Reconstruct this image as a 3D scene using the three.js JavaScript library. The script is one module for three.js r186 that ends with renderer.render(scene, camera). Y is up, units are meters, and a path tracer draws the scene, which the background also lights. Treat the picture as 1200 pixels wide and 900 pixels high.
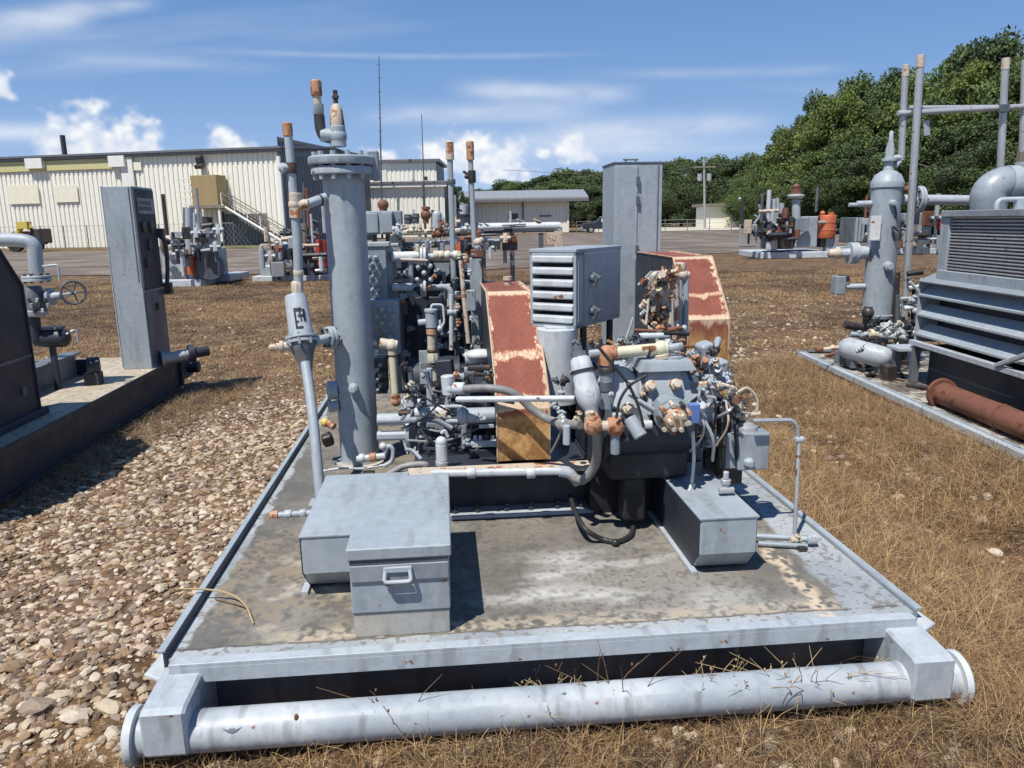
import * as THREE from 'three';
import { mergeGeometries, mergeVertices, toCreasedNormals } from 'three/addons/utils/BufferGeometryUtils.js';
import { RoundedBoxGeometry } from 'three/addons/geometries/RoundedBoxGeometry.js';

// ------------------------------------------------------------------ camera, sky, sun, exposure
const V = (x, y, z) => new THREE.Vector3(x, y, z), RAD = Math.PI / 180;
const scene = new THREE.Scene();
const camera = new THREE.PerspectiveCamera(53.13, 4 / 3, 0.05, 2000);
const EYE = V(0, 1.65, 0), TILT = 12 * RAD, ROLL = 1.0 * RAD;
const CF = V(0, -Math.sin(TILT), -Math.cos(TILT)), r0 = V(1, 0, 0), u0 = r0.clone().cross(CF);
const CR = r0.clone().multiplyScalar(Math.cos(ROLL)).addScaledVector(u0, -Math.sin(ROLL));
const CU = r0.clone().multiplyScalar(Math.sin(ROLL)).addScaledVector(u0, Math.cos(ROLL));
camera.position.copy(EYE);
camera.quaternion.setFromRotationMatrix(new THREE.Matrix4().makeBasis(CR, CU, CF.clone().negate()));
scene.add(camera);
const sight = (px, py) => CF.clone().multiplyScalar(900).addScaledVector(CR, px - 600).addScaledVector(CU, 450 - py).normalize();   // direction in which a point of the photograph lies

const SUN = V(-Math.sin(35 * RAD) * Math.cos(62 * RAD), Math.sin(62 * RAD), Math.cos(35 * RAD) * Math.cos(62 * RAD));
const sun = new THREE.DirectionalLight(new THREE.Color().setRGB(1, 0.95, 0.87), 5.0);
sun.position.copy(SUN).multiplyScalar(80); sun.castShadow = true; sun.shadow.mapSize.set(4096, 4096);
Object.assign(sun.shadow.camera, { left: -60, right: 60, top: 60, bottom: -60, near: 1, far: 300 });
scene.add(sun, sun.target);
const renderer = new THREE.WebGLRenderer({ antialias: true });
renderer.toneMapping = THREE.LinearToneMapping; renderer.toneMappingExposure = 1.15;
renderer.shadowMap.enabled = true; renderer.shadowMap.type = THREE.PCFSoftShadowMap;

// ------------------------------------------------------------------ noise
function rng(seed) { let s = seed >>> 0; return () => { s = (s + 0x6d2b79f5) | 0; let t = Math.imul(s ^ (s >>> 15), 1 | s); t = (t + Math.imul(t ^ (t >>> 7), 61 | t)) ^ t; return ((t ^ (t >>> 14)) >>> 0) / 4294967296; }; }
const hash = (x, y, s) => { let h = Math.imul(x, 374761393) ^ Math.imul(y, 668265263) ^ Math.imul(s, 2147483647 - 1274126177); h = Math.imul(h ^ (h >>> 13), 1274126177); return ((h ^ (h >>> 16)) >>> 0) / 4294967296; };
function vnoise(x, y, s, px = 0, py = 0) {                         // value noise, tiling when a period is given
  const ix = Math.floor(x), iy = Math.floor(y), fx = x - ix, fy = y - iy, u = fx * fx * (3 - 2 * fx), v = fy * fy * (3 - 2 * fy);
  const w = (a, p) => (p ? ((a % p) + p) % p : a), x0 = w(ix, px), x1 = w(ix + 1, px), y0 = w(iy, py), y1 = w(iy + 1, py);
  const a = hash(x0, y0, s), b = hash(x1, y0, s), c = hash(x0, y1, s), d = hash(x1, y1, s);
  return a + (b - a) * u + (c - a + (a - b - c + d) * u) * v;
}
function fbm(x, y, s, oct = 4, px = 0, py = 0) { let f = 0, a = 0.5, n = 0; for (let i = 0; i < oct; i++) { f += a * vnoise(x, y, s + i * 17, px, py); n += a; a *= 0.5; x *= 2; y *= 2; px *= 2; py *= 2; } return f / n; }
const clamp = (x, a = 0, b = 1) => Math.min(b, Math.max(a, x)), sst = (x, a, b) => { const t = clamp((x - a) / (b - a)); return t * t * (3 - 2 * t); };
const mix = (a, b, t) => a + (b - a) * t, mix3 = (a, b, t) => [mix(a[0], b[0], t), mix(a[1], b[1], t), mix(a[2], b[2], t)];
const toS = (l) => (l <= 0.0031308 ? 12.92 * l : 1.055 * Math.pow(l, 1 / 2.4) - 0.055);

// ------------------------------------------------------------------ sky: blue air, fair-weather cumulus near the horizon, thin high streaks
function makeSky() {
  const W = 3072, H = 1536, data = new Float32Array(W * H * 4), R = rng(11);
  const az = (px, py) => { const d = sight(px, py); return [Math.atan2(d.z, d.x), Math.asin(d.y)]; };
  const heaps = [];                                                 // [azimuth, base elevation, half width, height, seed]
  const heap = (px, py, w, h) => { const [a, e] = az(px, py); heaps.push([a, e, w / 900, h / 900, heaps.length * 7 + 3]); };
  heap(78, 178, 30, 40); heap(112, 176, 36, 50); heap(165, 180, 34, 46); heap(262, 174, 22, 26); heap(292, 178, 26, 15);
  heap(2, 108, 14, 26); heap(560, 196, 62, 40); heap(515, 190, 34, 26); heap(672, 186, 34, 26); heap(640, 182, 12, 12); heap(590, 210, 44, 26); heap(440, 200, 40, 26);
  const streaks = [], streak = (px, py, l, t, m, o) => { const [a, e] = az(px, py); streaks.push([a, e, l / 900, t / 900, m, o]); };   // thin drawn-out clouds
  streak(20, 30, 80, 11, 0.24, 0.5); streak(90, 12, 90, 7, 0.2, 0.4); streak(470, 66, 260, 2.2, 0.0, 0.2); streak(640, 108, 120, 9, -0.05, 0.5); streak(560, 132, 160, 10, 0.03, 0.35); streak(760, 150, 160, 12, 0.0, 0.4); streak(640, 170, 190, 16, 0.0, 0.4); streak(20, 155, 70, 8, 0.06, 0.6); streak(850, 85, 150, 5, -0.04, 0.2); streak(200, 75, 130, 5, 0.0, 0.15);
  for (let i = 0; i < 60; i++) { const a = (R() * 2 - 1) * Math.PI; if (Math.abs(a + Math.PI / 2) < 0.68) continue; streaks.push([a, 0.08 + R() * 0.5, 0.08 + R() * 0.25, 0.004 + R() * 0.02, (R() - 0.5) * 0.2, 0.2 + R() * 0.4]); }
  for (let i = 0; i < 46; i++) { const a = (R() * 2 - 1) * Math.PI; if (Math.abs(a + Math.PI / 2) < 0.68) continue; heaps.push([a, 0.05 + R() * 0.09, 0.03 + R() * 0.05, 0.03 + R() * 0.04, 90 + i * 5]); }
  for (let row = 0; row < H; row++) {
    const el = ((row + 0.5) / H - 0.5) * Math.PI, y = Math.sin(el);
    const near = heaps.filter(([, he, , hh]) => el > he - hh * 0.5 && el < he + hh * 1.7);
    for (let col = 0; col < W; col++) {
      const a = ((col + 0.5) / W - 0.5) * 2 * Math.PI, o = (row * W + col) * 4;
      const t = clamp(1 - Math.max(0, y)), hz = Math.pow(t, 3), h2 = Math.pow(t, 16);
      let c = [mix(0.05, 0.30, hz), mix(0.165, 0.52, hz), mix(0.44, 0.88, hz)];
      c = mix3(c, [0.68, 0.78, 0.93], h2 * 0.85);
      if (el > 0) {
        const k = 1 / (y + 0.12), cx = Math.cos(a) * Math.cos(el) * k, cz = Math.sin(a) * Math.cos(el) * k;
        let ci = fbm(cx * 0.55 + cz * 0.5 + 40, cz * 2.2 - cx * 0.4 + 9, 5, 5) * 0.65 + fbm(cx * 0.3, cz * 0.5 + 3, 51, 3) * 0.35;
        ci = sst(ci, 0.5, 0.8) * 0.4 * sst(el, 0.0, 0.06);
        c = mix3(c, [0.80, 0.87, 0.97], ci);
        for (const [sa, se, sl, st, sm, so] of streaks) {
          let da = a - sa; if (da > Math.PI) da -= 2 * Math.PI; if (da < -Math.PI) da += 2 * Math.PI;
          if (Math.abs(da) > sl) continue;
          const off = (el - se - da * sm) / st; if (Math.abs(off) > 3) continue;
          const w = Math.exp(-off * off) * sst(1 - Math.abs(da) / sl, 0, 0.6) * so * (0.35 + 1.1 * fbm(a * 30 + sa * 9, el * 90, 7, 4));
          c = mix3(c, [0.88, 0.92, 0.99], clamp(w));
        }
        for (const [ha, he, w, hh, s] of near) {
          let da = a - ha; if (da > Math.PI) da -= 2 * Math.PI; if (da < -Math.PI) da += 2 * Math.PI;
          if (Math.abs(da) > w * 1.7 || el < he - hh * 0.5 || el > he + hh * 1.7) continue;
          const X = da / w, Y = (el - he) / hh;
          const n = fbm(a * 95 + s, el * 120, s, 5), n2 = fbm(a * 48 + s, el * 60, s + 3, 3);
          const body = 1 - Math.sqrt(X * X + Math.pow(Y > 0 ? Y : Y * 3.2, 2)) + (n - 0.5) * 0.95 + (n2 - 0.5) * 0.6;
          const al = sst(body, 0.02, 0.7) * 0.88;
          if (al <= 0) continue;
          const l = clamp(0.45 + 0.5 * Y + (n - 0.5) * 1.3 - X * 0.12);
          c = mix3(c, mix3([0.55, 0.66, 0.86], [1.08, 1.07, 1.05], l), al);
        }
      }
      data[o] = c[0]; data[o + 1] = c[1]; data[o + 2] = c[2]; data[o + 3] = 1;
    }
  }
  const tex = new THREE.DataTexture(data, W, H, THREE.RGBAFormat, THREE.FloatType);
  tex.mapping = THREE.EquirectangularReflectionMapping; tex.magFilter = tex.minFilter = THREE.LinearFilter; tex.needsUpdate = true;
  return tex;
}
scene.background = scene.environment = makeSky();
scene.backgroundIntensity = scene.environmentIntensity = 0.85;

// ------------------------------------------------------------------ textures and materials
function dataTex(w, h, fn, srgb = true) {                           // fn(u, v) -> linear [r, g, b]
  const d = new Uint8Array(w * h * 4);
  for (let y = 0, o = 0; y < h; y++) for (let x = 0; x < w; x++, o += 4) { const c = fn((x + 0.5) / w, (y + 0.5) / h); for (let k = 0; k < 3; k++) d[o + k] = 255 * clamp(srgb ? toS(clamp(c[k])) : c[k]); d[o + 3] = 255; }
  const t = new THREE.DataTexture(d, w, h); t.wrapS = t.wrapT = THREE.RepeatWrapping; t.magFilter = THREE.LinearFilter; t.minFilter = THREE.LinearMipmapLinearFilter; t.generateMipmaps = true;
  if (srgb) t.colorSpace = THREE.SRGBColorSpace; t.needsUpdate = true; return t;
}
const field = (px, py, s, o, f = (x) => x) => { const a = new Float32Array(512 * 512); for (let y = 0; y < 512; y++) for (let x = 0; x < 512; x++) a[(y << 9) | x] = f(fbm(((x + 0.5) / 512) * px, ((y + 0.5) / 512) * py, s, o, px, py), x, y); return a; };
const FA = field(4, 4, 11, 5), FB = field(26, 5, 14, 4), FE = field(40, 40, 18, 3), FR = field(14, 14, 22, 5, (r, x, y) => r * 0.6 + FE[(y << 9) | x] * 0.4), RQ = Float32Array.from(FR).sort();
// weathered paint: chalky fading, grime runs, chips down to rust
function paintTex(base, { rust = 0.03, rustC = [0.2, 0.075, 0.03], fade = 0.25, dirt = 0.25, seed = 1, chalk = [0.52, 0.55, 0.57] } = {}) {
  const q = [0, 1, 2, 3].map((i) => [Math.floor(hash(seed, i, 1) * 512), Math.floor(hash(seed, i, 2) * 512)]), at = (f, k, u, v) => f[(((v * 512 + q[k][1]) & 511) << 9) | ((u * 512 + q[k][0]) & 511)], cut = RQ[Math.min(RQ.length - 1, Math.floor((1 - rust) * RQ.length))];
  return dataTex(512, 512, (u, v) => {
    const a = at(FA, 0, u, v), b = at(FB, 1, u, v), e = at(FE, 2, u, v), rr = at(FR, 3, u, v);
    let c = mix3(base, chalk, fade * sst(a, 0.35, 0.85));
    c = mix3(c, [base[0] * 0.45, base[1] * 0.42, base[2] * 0.38], dirt * sst(b, 0.55, 0.8));
    c = c.map((x) => x * (0.9 + 0.2 * e));
    c = mix3(c, [base[0] * 0.6, base[1] * 0.57, base[2] * 0.52], dirt * 0.45 * sst(at(FE, 0, u, v), 0.56, 0.78));
    const edge = rust > 0 ? sst(rr, cut - 0.01, cut + 0.035) : 0;
    return mix3(c, [rustC[0] * (0.6 + e), rustC[1] * (0.6 + e), rustC[2] * (0.6 + e)], edge);
  });
}
const bumpN = dataTex(512, 512, (u, v) => { const a = fbm(u * 12, v * 12, 77, 4, 12, 12) * 0.6 + fbm(u * 70, v * 70, 78, 2, 70, 70) * 0.4; return [a, a, a]; }, false);
const roughN = dataTex(256, 256, (u, v) => { const a = 0.5 + 0.5 * fbm(u * 8, v * 8, 31, 4, 8, 8); return [a, a, a]; }, false);
function mat(name, map, rough = 0.6, metal = 0, bump = 0.0012, color) {
  const m = new THREE.MeshStandardMaterial({ map, roughness: rough, metalness: metal, bumpMap: bump ? bumpN : null, bumpScale: bump, roughnessMap: roughN });
  if (color) m.color.setRGB(...color); m.name = name; return m;
}
const M = {
  grey: mat('grey paint', paintTex([0.305, 0.35, 0.385], { rust: 0.0015, fade: 0.16, dirt: 0.3, seed: 3 }), 0.62),
  mid: mat('mid grey paint', paintTex([0.22, 0.255, 0.285], { rust: 0.005, fade: 0.25, seed: 5 }), 0.6),
  pale: mat('pale paint', paintTex([0.38, 0.425, 0.46], { rust: 0.004, fade: 0.2, dirt: 0.45, seed: 9, chalk: [0.5, 0.53, 0.55] }), 0.62),
  white: mat('whitened paint', paintTex([0.49, 0.525, 0.55], { rust: 0.006, dirt: 0.3, fade: 0.3, seed: 13, chalk: [0.66, 0.67, 0.66] }), 0.62),
  navy: mat('dark navy paint', paintTex([0.022, 0.028, 0.042], { rust: 0.003, fade: 0.04, dirt: 0.4, seed: 17, rustC: [0.06, 0.03, 0.02], chalk: [0.2, 0.22, 0.26] }), 0.7),
  slate: mat('slate paint', paintTex([0.085, 0.10, 0.12], { rust: 0.01, fade: 0.15, dirt: 0.4, seed: 19 }), 0.6),
  dusty: mat('dusty grey paint', paintTex([0.36, 0.36, 0.34], { rust: 0.02, fade: 0.6, dirt: 0.5, seed: 21, chalk: [0.5, 0.44, 0.35], rustC: [0.3, 0.18, 0.1] }), 0.8),
  pipe: mat('chalky blue grey pipe paint', paintTex([0.315, 0.355, 0.39], { rust: 0.0008, fade: 0.5, dirt: 0.6, seed: 15, chalk: [0.58, 0.6, 0.6] }), 0.65),
  peeled: mat('peeled pale rust', paintTex([0.45, 0.34, 0.23], { rust: 0.25, fade: 0.3, seed: 25, chalk: [0.55, 0.46, 0.34], rustC: [0.28, 0.11, 0.05] }), 0.85),
  rusty: mat('rusted fitting', paintTex([0.42, 0.205, 0.105], { rust: 0.25, fade: 0.5, seed: 23, chalk: [0.62, 0.46, 0.33], rustC: [0.2, 0.07, 0.03] }), 0.85, 0, 0.002),
  tanned: mat('rust bleached paint', paintTex([0.5, 0.43, 0.34], { rust: 0.14, fade: 0.4, seed: 29, chalk: [0.68, 0.62, 0.5], rustC: [0.3, 0.12, 0.05] }), 0.8, 0, 0.002),
  yellowed: mat('yellowed paint', paintTex([0.60, 0.58, 0.42], { rust: 0.05, fade: 0.3, seed: 37, chalk: [0.72, 0.7, 0.58] }), 0.7),
  iron: mat('dark iron', paintTex([0.045, 0.043, 0.043], { rust: 0.08, fade: 0.12, seed: 41, rustC: [0.14, 0.06, 0.03], chalk: [0.3, 0.28, 0.26] }), 0.6, 0.3),
  brown: mat('brown rusted pipe', paintTex([0.165, 0.068, 0.04], { rust: 0.06, fade: 0.2, seed: 43, chalk: [0.3, 0.14, 0.08], rustC: [0.1, 0.03, 0.015] }), 0.85, 0, 0.002),
  rubber: mat('black rubber', paintTex([0.02, 0.02, 0.022], { rust: 0, fade: 0.1, seed: 47, chalk: [0.12, 0.12, 0.12] }), 0.7, 0, 0.0008),
  hose: mat('braided grey hose', paintTex([0.2, 0.2, 0.195], { rust: 0.02, fade: 0.35, dirt: 0.5, seed: 48, chalk: [0.42, 0.41, 0.39] }), 0.75, 0, 0.001),
  black: mat('black opening', paintTex([0.012, 0.012, 0.014], { rust: 0, fade: 0.04, seed: 51 }), 0.8),
  orange: mat('faded orange plastic', paintTex([0.52, 0.13, 0.055], { rust: 0, fade: 0.25, seed: 53, chalk: [0.6, 0.25, 0.14] }), 0.6),
  red: mat('red paint', paintTex([0.45, 0.045, 0.04], { rust: 0.01, fade: 0.2, seed: 55, chalk: [0.5, 0.2, 0.17] }), 0.6),
  yellowPaint: mat('yellow plastic', paintTex([0.62, 0.46, 0.04], { rust: 0.02, fade: 0.2, seed: 57 }), 0.6),
  blue: mat('blue plastic', paintTex([0.10, 0.17, 0.42], { rust: 0, fade: 0.2, seed: 59 }), 0.5),
  label: mat('white plate', paintTex([0.72, 0.72, 0.70], { rust: 0.01, fade: 0.2, dirt: 0.15, seed: 61 }), 0.5),
  cream: mat('cream siding', paintTex([0.85, 0.83, 0.73], { rust: 0, fade: 0.2, dirt: 0.22, seed: 63, chalk: [0.84, 0.82, 0.74] }), 0.6, 0, 0.001),
  creamTrim: mat('white trim', paintTex([0.8, 0.79, 0.74], { rust: 0, fade: 0.2, dirt: 0.2, seed: 64 }), 0.6),
  olive: mat('yellowed translucent sheet', paintTex([0.58, 0.54, 0.27], { rust: 0, fade: 0.2, seed: 67, chalk: [0.56, 0.52, 0.3] }), 0.6),
  patch: mat('yellowed siding', paintTex([0.82, 0.78, 0.63], { rust: 0, fade: 0.3, seed: 68, chalk: [0.66, 0.62, 0.48] }), 0.6),
  ply: mat('weathered plywood', paintTex([0.34, 0.25, 0.125], { rust: 0.02, fade: 0.2, seed: 71, chalk: [0.46, 0.34, 0.17] }), 0.8),
  roof: mat('dull metal roof', paintTex([0.17, 0.175, 0.18], { rust: 0.01, fade: 0.2, seed: 73, chalk: [0.3, 0.3, 0.3] }), 0.5, 0.2),
  roofPale: mat('pale metal roof', paintTex([0.33, 0.33, 0.32], { rust: 0.01, fade: 0.2, seed: 75 }), 0.5, 0.2),
  shade: mat('dark grey siding', paintTex([0.13, 0.14, 0.155], { rust: 0, fade: 0.1, seed: 79 }), 0.6),  // cladding darkened in colour for shaded walls; also cores and a downspout
  wood: mat('grey timber', paintTex([0.2, 0.17, 0.135], { rust: 0, fade: 0.3, seed: 81, chalk: [0.33, 0.3, 0.26] }), 0.85),
  galv: mat('galvanised steel', paintTex([0.42, 0.43, 0.43], { rust: 0.01, fade: 0.3, seed: 83 }), 0.45, 0.35),
  glass: mat('dark window glass', paintTex([0.02, 0.025, 0.03], { rust: 0, fade: 0, dirt: 0, seed: 85 }), 0.15, 0, 0),
};

// ------------------------------------------------------------------ geometry helpers (all in the coordinates of the current frame)
const finish = (g) => { if (!g.attributes.normal) g.computeVertexNormals(); for (const k of Object.keys(g.attributes)) if (!['position', 'normal', 'uv', 'color'].includes(k)) g.deleteAttribute(k); return g.index ? g.toNonIndexed() : g; };
function meterUV(g) {                                               // uv in metres by the main direction of each face
  const p = g.attributes.position, n = p.count, uv = new Float32Array(n * 2), a = V(), b = V(), c = V();
  for (let i = 0; i < n; i += 3) {
    a.fromBufferAttribute(p, i); b.fromBufferAttribute(p, i + 1).sub(a); c.fromBufferAttribute(p, i + 2).sub(a); b.cross(c);
    const x = Math.abs(b.x), y = Math.abs(b.y), z = Math.abs(b.z);
    for (let k = 0; k < 3; k++) { const q = [p.getX(i + k), p.getY(i + k), p.getZ(i + k)], j = (i + k) * 2;
      if (y >= x && y >= z) { uv[j] = q[0]; uv[j + 1] = q[2]; } else if (x >= z) { uv[j] = q[2]; uv[j + 1] = q[1]; } else { uv[j] = q[0]; uv[j + 1] = q[1]; } }
  }
  g.setAttribute('uv', new THREE.BufferAttribute(uv, 2)); return g;
}
function bx(x0, x1, y0, y1, z0, z1, bev = 0.004) {                  // box between corners, edges rounded
  const w = Math.abs(x1 - x0), h = Math.abs(y1 - y0), d = Math.abs(z1 - z0), r = Math.min(bev, w / 2.2, h / 2.2, d / 2.2);
  const g = r > 0.0008 ? new RoundedBoxGeometry(w, h, d, 1, r) : new THREE.BoxGeometry(w, h, d);
  return finish(g).translate((x0 + x1) / 2, (y0 + y1) / 2, (z0 + z1) / 2);
}
const cbx = (c, w, h, d, rot = [0, 0, 0], bev = 0.004) => { const g = bx(-w / 2, w / 2, -h / 2, h / 2, -d / 2, d / 2, bev); g.applyMatrix4(new THREE.Matrix4().makeRotationFromEuler(new THREE.Euler(...rot, 'YXZ'))); return g.translate(c.x, c.y, c.z); };
function rev(p, dir, prof, seg = 16) {                              // profile [[along, radius], ...] turned about the line through p
  const pts = prof.map(([t, r]) => new THREE.Vector2(Math.max(r, 1e-4), t)), g0 = new THREE.LatheGeometry(pts, seg);
  const g = toCreasedNormals(finish(g0), 0.7), q = new THREE.Quaternion().setFromUnitVectors(V(0, 1, 0), dir.clone().normalize());
  return g.applyMatrix4(new THREE.Matrix4().compose(p, q, V(1, 1, 1)));
}
function cyl(p, q, r, r2 = r, seg = 14) { const d = q.clone().sub(p), L = d.length(), e = Math.min(0.003, r * 0.2); return rev(p, d, [[0, 0], [0, r - e], [e, r], [L - e, r2], [L, r2 - e], [L, 0]], seg); }
function sph(p, r, sx = 1, sy = 1, sz = 1, seg = 14) { return finish(new THREE.SphereGeometry(r, seg, Math.round(seg * 0.7)).scale(sx, sy, sz)).translate(p.x, p.y, p.z); }
function sweep(pts, r, seg = 10) {                                  // round bar along a list of points
  const n = pts.length, pos = [], idx = [], t = V(), N = V(), B = V(); let last = null;
  for (let i = 0; i < n; i++) {
    t.copy(pts[Math.min(i + 1, n - 1)]).sub(pts[Math.max(i - 1, 0)]).normalize();
    if (!last) { last = Math.abs(t.y) < 0.9 ? V(0, 1, 0) : V(1, 0, 0); }
    N.copy(last).addScaledVector(t, -last.dot(t)).normalize(); last = N.clone(); B.crossVectors(t, N);
    const rr = Array.isArray(r) ? r[i] : r;
    for (let k = 0; k < seg; k++) { const a = (k / seg) * 2 * Math.PI, c = Math.cos(a) * rr, s = Math.sin(a) * rr; pos.push(pts[i].x + N.x * c + B.x * s, pts[i].y + N.y * c + B.y * s, pts[i].z + N.z * c + B.z * s); }
  }
  for (let i = 0; i + 1 < n; i++) for (let k = 0; k < seg; k++) { const a = i * seg + k, b = i * seg + ((k + 1) % seg), c = a + seg, d = b + seg; idx.push(a, b, c, b, d, c); }
  for (const [i, f] of [[0, 1], [n - 1, 0]]) { const c = pos.length / 3; pos.push(pts[i].x, pts[i].y, pts[i].z); for (let k = 0; k < seg; k++) { const a = i * seg + k, b = i * seg + ((k + 1) % seg); f ? idx.push(c, b, a) : idx.push(c, a, b); } }
  const g = new THREE.BufferGeometry(); g.setAttribute('position', new THREE.Float32BufferAttribute(pos, 3)); g.setIndex(idx);
  return toCreasedNormals(g.toNonIndexed(), 0.9);
}
function bent(pts, f) {                                             // rounds the corners of a run
  const out = [pts[0]];
  for (let i = 1; i + 1 < pts.length; i++) {
    const a = pts[i - 1], b = pts[i], c = pts[i + 1], l = Math.min(f, b.distanceTo(a) * 0.48, b.distanceTo(c) * 0.48), p = b.clone().add(a.clone().sub(b).setLength(l)), q = b.clone().add(c.clone().sub(b).setLength(l));
    for (let k = 0; k <= 5; k++) { const t = k / 5; out.push(p.clone().multiplyScalar((1 - t) ** 2).addScaledVector(b, 2 * t * (1 - t)).addScaledVector(q, t * t)); }
  }
  out.push(pts[pts.length - 1]); return out;
}
const pipe = (pts, r, f = r * 3, seg = 12) => sweep(bent(pts, f), r, seg);
const hose = (pts, r, seg = 8) => sweep(new THREE.CatmullRomCurve3(pts, false, 'centripetal').getPoints(pts.length * 7), r, seg);
function prismX(poly, x0, x1, bev = 0.006) {                        // outline [[z, y], ...] carried along x
  const s = new THREE.Shape(poly.map(([z, y]) => new THREE.Vector2(-z, y))), w = x1 - x0;
  const g = new THREE.ExtrudeGeometry(s, { depth: w - 2 * bev, bevelEnabled: bev > 0, bevelThickness: bev, bevelSize: bev, bevelOffset: -bev, bevelSegments: 1 });
  return finish(g).applyMatrix4(new THREE.Matrix4().makeBasis(V(0, 0, -1), V(0, 1, 0), V(1, 0, 0))).translate(x0 + bev, 0, 0);
}
function prismY(poly, y0, y1, bev = 0.004) {                        // outline [[x, z], ...] carried upwards
  const s = new THREE.Shape(poly.map(([x, z]) => new THREE.Vector2(x, -z)));
  const g = new THREE.ExtrudeGeometry(s, { depth: y1 - y0 - 2 * bev, bevelEnabled: bev > 0, bevelThickness: bev, bevelSize: bev, bevelOffset: -bev, bevelSegments: 1 });
  return finish(g).rotateX(-Math.PI / 2).translate(0, y0 + bev, 0);
}
const lerpV = (a, b, t) => a.clone().lerp(b, t);
const add = (v, x, y, z) => v.clone().add(V(x, y, z));
const XA = V(1, 0, 0), YA = V(0, 1, 0), ZA = V(0, 0, 1);

// a frame: where a machine stands and how it is turned; its methods turn a point of the photograph into a point at a known depth, height or side
function frame(ox, oz, yaw) {
  const q = new THREE.Quaternion().setFromAxisAngle(YA, yaw * RAD), m = new THREE.Matrix4().compose(V(ox, 0, oz), q, V(1, 1, 1)), inv = m.clone().invert();
  const hit = (px, py, axis, val) => { const o = EYE.clone().applyMatrix4(inv), d = sight(px, py).transformDirection(inv); return o.addScaledVector(d, (val - o[axis]) / d[axis]); };
  return { m, q, d: (px, py, d) => hit(px, py, 'z', -d), y: (px, py, y) => hit(px, py, 'y', y), x: (px, py, x) => hit(px, py, 'x', x) };
}
const Wd = frame(0, 0, 0), S = frame(-1.07, -2.12, 4.9), L = frame(-3.08, -4.43, 5.1), Rr = frame(3.015, -4.33, 0);
let F = S, T = null;
const names = new Map();
const numbered = (n) => { const k = names.get(n) || 0; names.set(n, k + 1); return k ? n + '_' + String(k).padStart(3, '0') : n; };
function thing(name, label, category, base, group) {               // a Group at the thing's base; its parts are added with part()
  const o = new THREE.Group(); o.name = numbered(name);
  o.position.copy(base).applyMatrix4(F.m); o.quaternion.copy(F.q);
  Object.assign(o.userData, { label, category }); if (group) o.userData.group = group;
  scene.add(o); T = { o, base: base.clone() }; return o;
}
function part(name, geos, m, parent = T.o) {
  const g = meterUV(mergeGeometries([].concat(geos).map((x) => { const y = finish(x).clone(); if (y.attributes.uv) y.deleteAttribute('uv'); return y; })));
  g.translate(-T.base.x, -T.base.y, -T.base.z);
  const o = new THREE.Mesh(g, m); o.name = name; o.castShadow = o.receiveShadow = true; parent.add(o); return o;
}
function ready(name, g, m, parent = T.o) { const o = new THREE.Mesh(g, m); o.name = name; o.castShadow = o.receiveShadow = true; parent.add(o); return o; }
function structure(name, o) { o.name = name; o.userData.kind = 'structure'; scene.add(o); return o; }
const ringBolts = (c, dir, R, n, r, h, turn = 0) => { const q = new THREE.Quaternion().setFromUnitVectors(YA, dir.clone().normalize()), out = []; for (let i = 0; i < n; i++) { const a = turn + (i / n) * 2 * Math.PI, p = V(Math.cos(a) * R, 0, Math.sin(a) * R).applyQuaternion(q).add(c); out.push(rev(p.clone().addScaledVector(dir, -h / 2), dir, [[0, 0], [0, r], [h, r], [h, 0]], 6)); } return out; };
// two bolted discs on a pipe
function flangePair(c, dir, R, t, nb, m, parent, name = 'flange') {
  dir = dir.clone().normalize(); const a = c.clone().addScaledVector(dir, -t * 1.1), b = c.clone().addScaledVector(dir, t * 0.1);
  part(name, cyl(a, a.clone().addScaledVector(dir, t), R, R, 20), m, parent); part(name, cyl(b, b.clone().addScaledVector(dir, t), R, R, 20), m, parent);
  if (nb) for (const g of ringBolts(c, dir, R * 0.8, nb, R * 0.1, t * 3.4)) part('bolt', g, M.iron, parent);
}
// globe valve: body on a pipe, bonnet, stem, handwheel
function valve(c, along, up, s, m, wheel = true, mw = M.iron) {
  along = along.clone().normalize(); up = up.clone().normalize();
  const b = part('valve_body', [sph(c, s * 0.62), rev(c.clone().addScaledVector(along, -s), along, [[0, 0], [0, s * 0.55], [s * 0.3, s * 0.6], [s * 0.5, s * 0.4], [s * 1.5, s * 0.4], [s * 1.7, s * 0.6], [s * 2, s * 0.55], [s * 2, 0]], 8)], m);
  part('bonnet', rev(c, up, [[0, s * 0.4], [s * 0.7, s * 0.4], [s * 0.75, s * 0.52], [s * 0.95, s * 0.52], [s, s * 0.25], [s * 1.25, s * 0.2], [s * 1.25, 0]], 8), m, b);
  part('stem', rev(c, up, [[s, s * 0.1], [s * 1.9, s * 0.1], [s * 1.9, 0]], 6), M.iron, b);
  if (wheel) handwheel(c.clone().addScaledVector(up, s * 1.8), up, s * 0.85, mw, b);
}
function handwheel(c, up, R, m, parent, name = 'handwheel') {
  const q = new THREE.Quaternion().setFromUnitVectors(ZA, up.clone().normalize()), g = [finish(new THREE.TorusGeometry(R, R * 0.1, 6, 20))];
  for (let i = 0; i < 5; i++) { const a = (i / 5) * 2 * Math.PI; g.push(cyl(V(0, 0, 0), V(Math.cos(a) * R, Math.sin(a) * R, 0), R * 0.07, R * 0.06, 6)); }
  g.push(cyl(V(0, 0, -R * 0.12), V(0, 0, R * 0.12), R * 0.2, R * 0.2, 8));
  part(name, g.map((x) => { x = finish(x); if (x.attributes.uv) x.deleteAttribute('uv'); return x.applyMatrix4(new THREE.Matrix4().compose(c, q, V(1, 1, 1))); }), m, parent);
}
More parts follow.
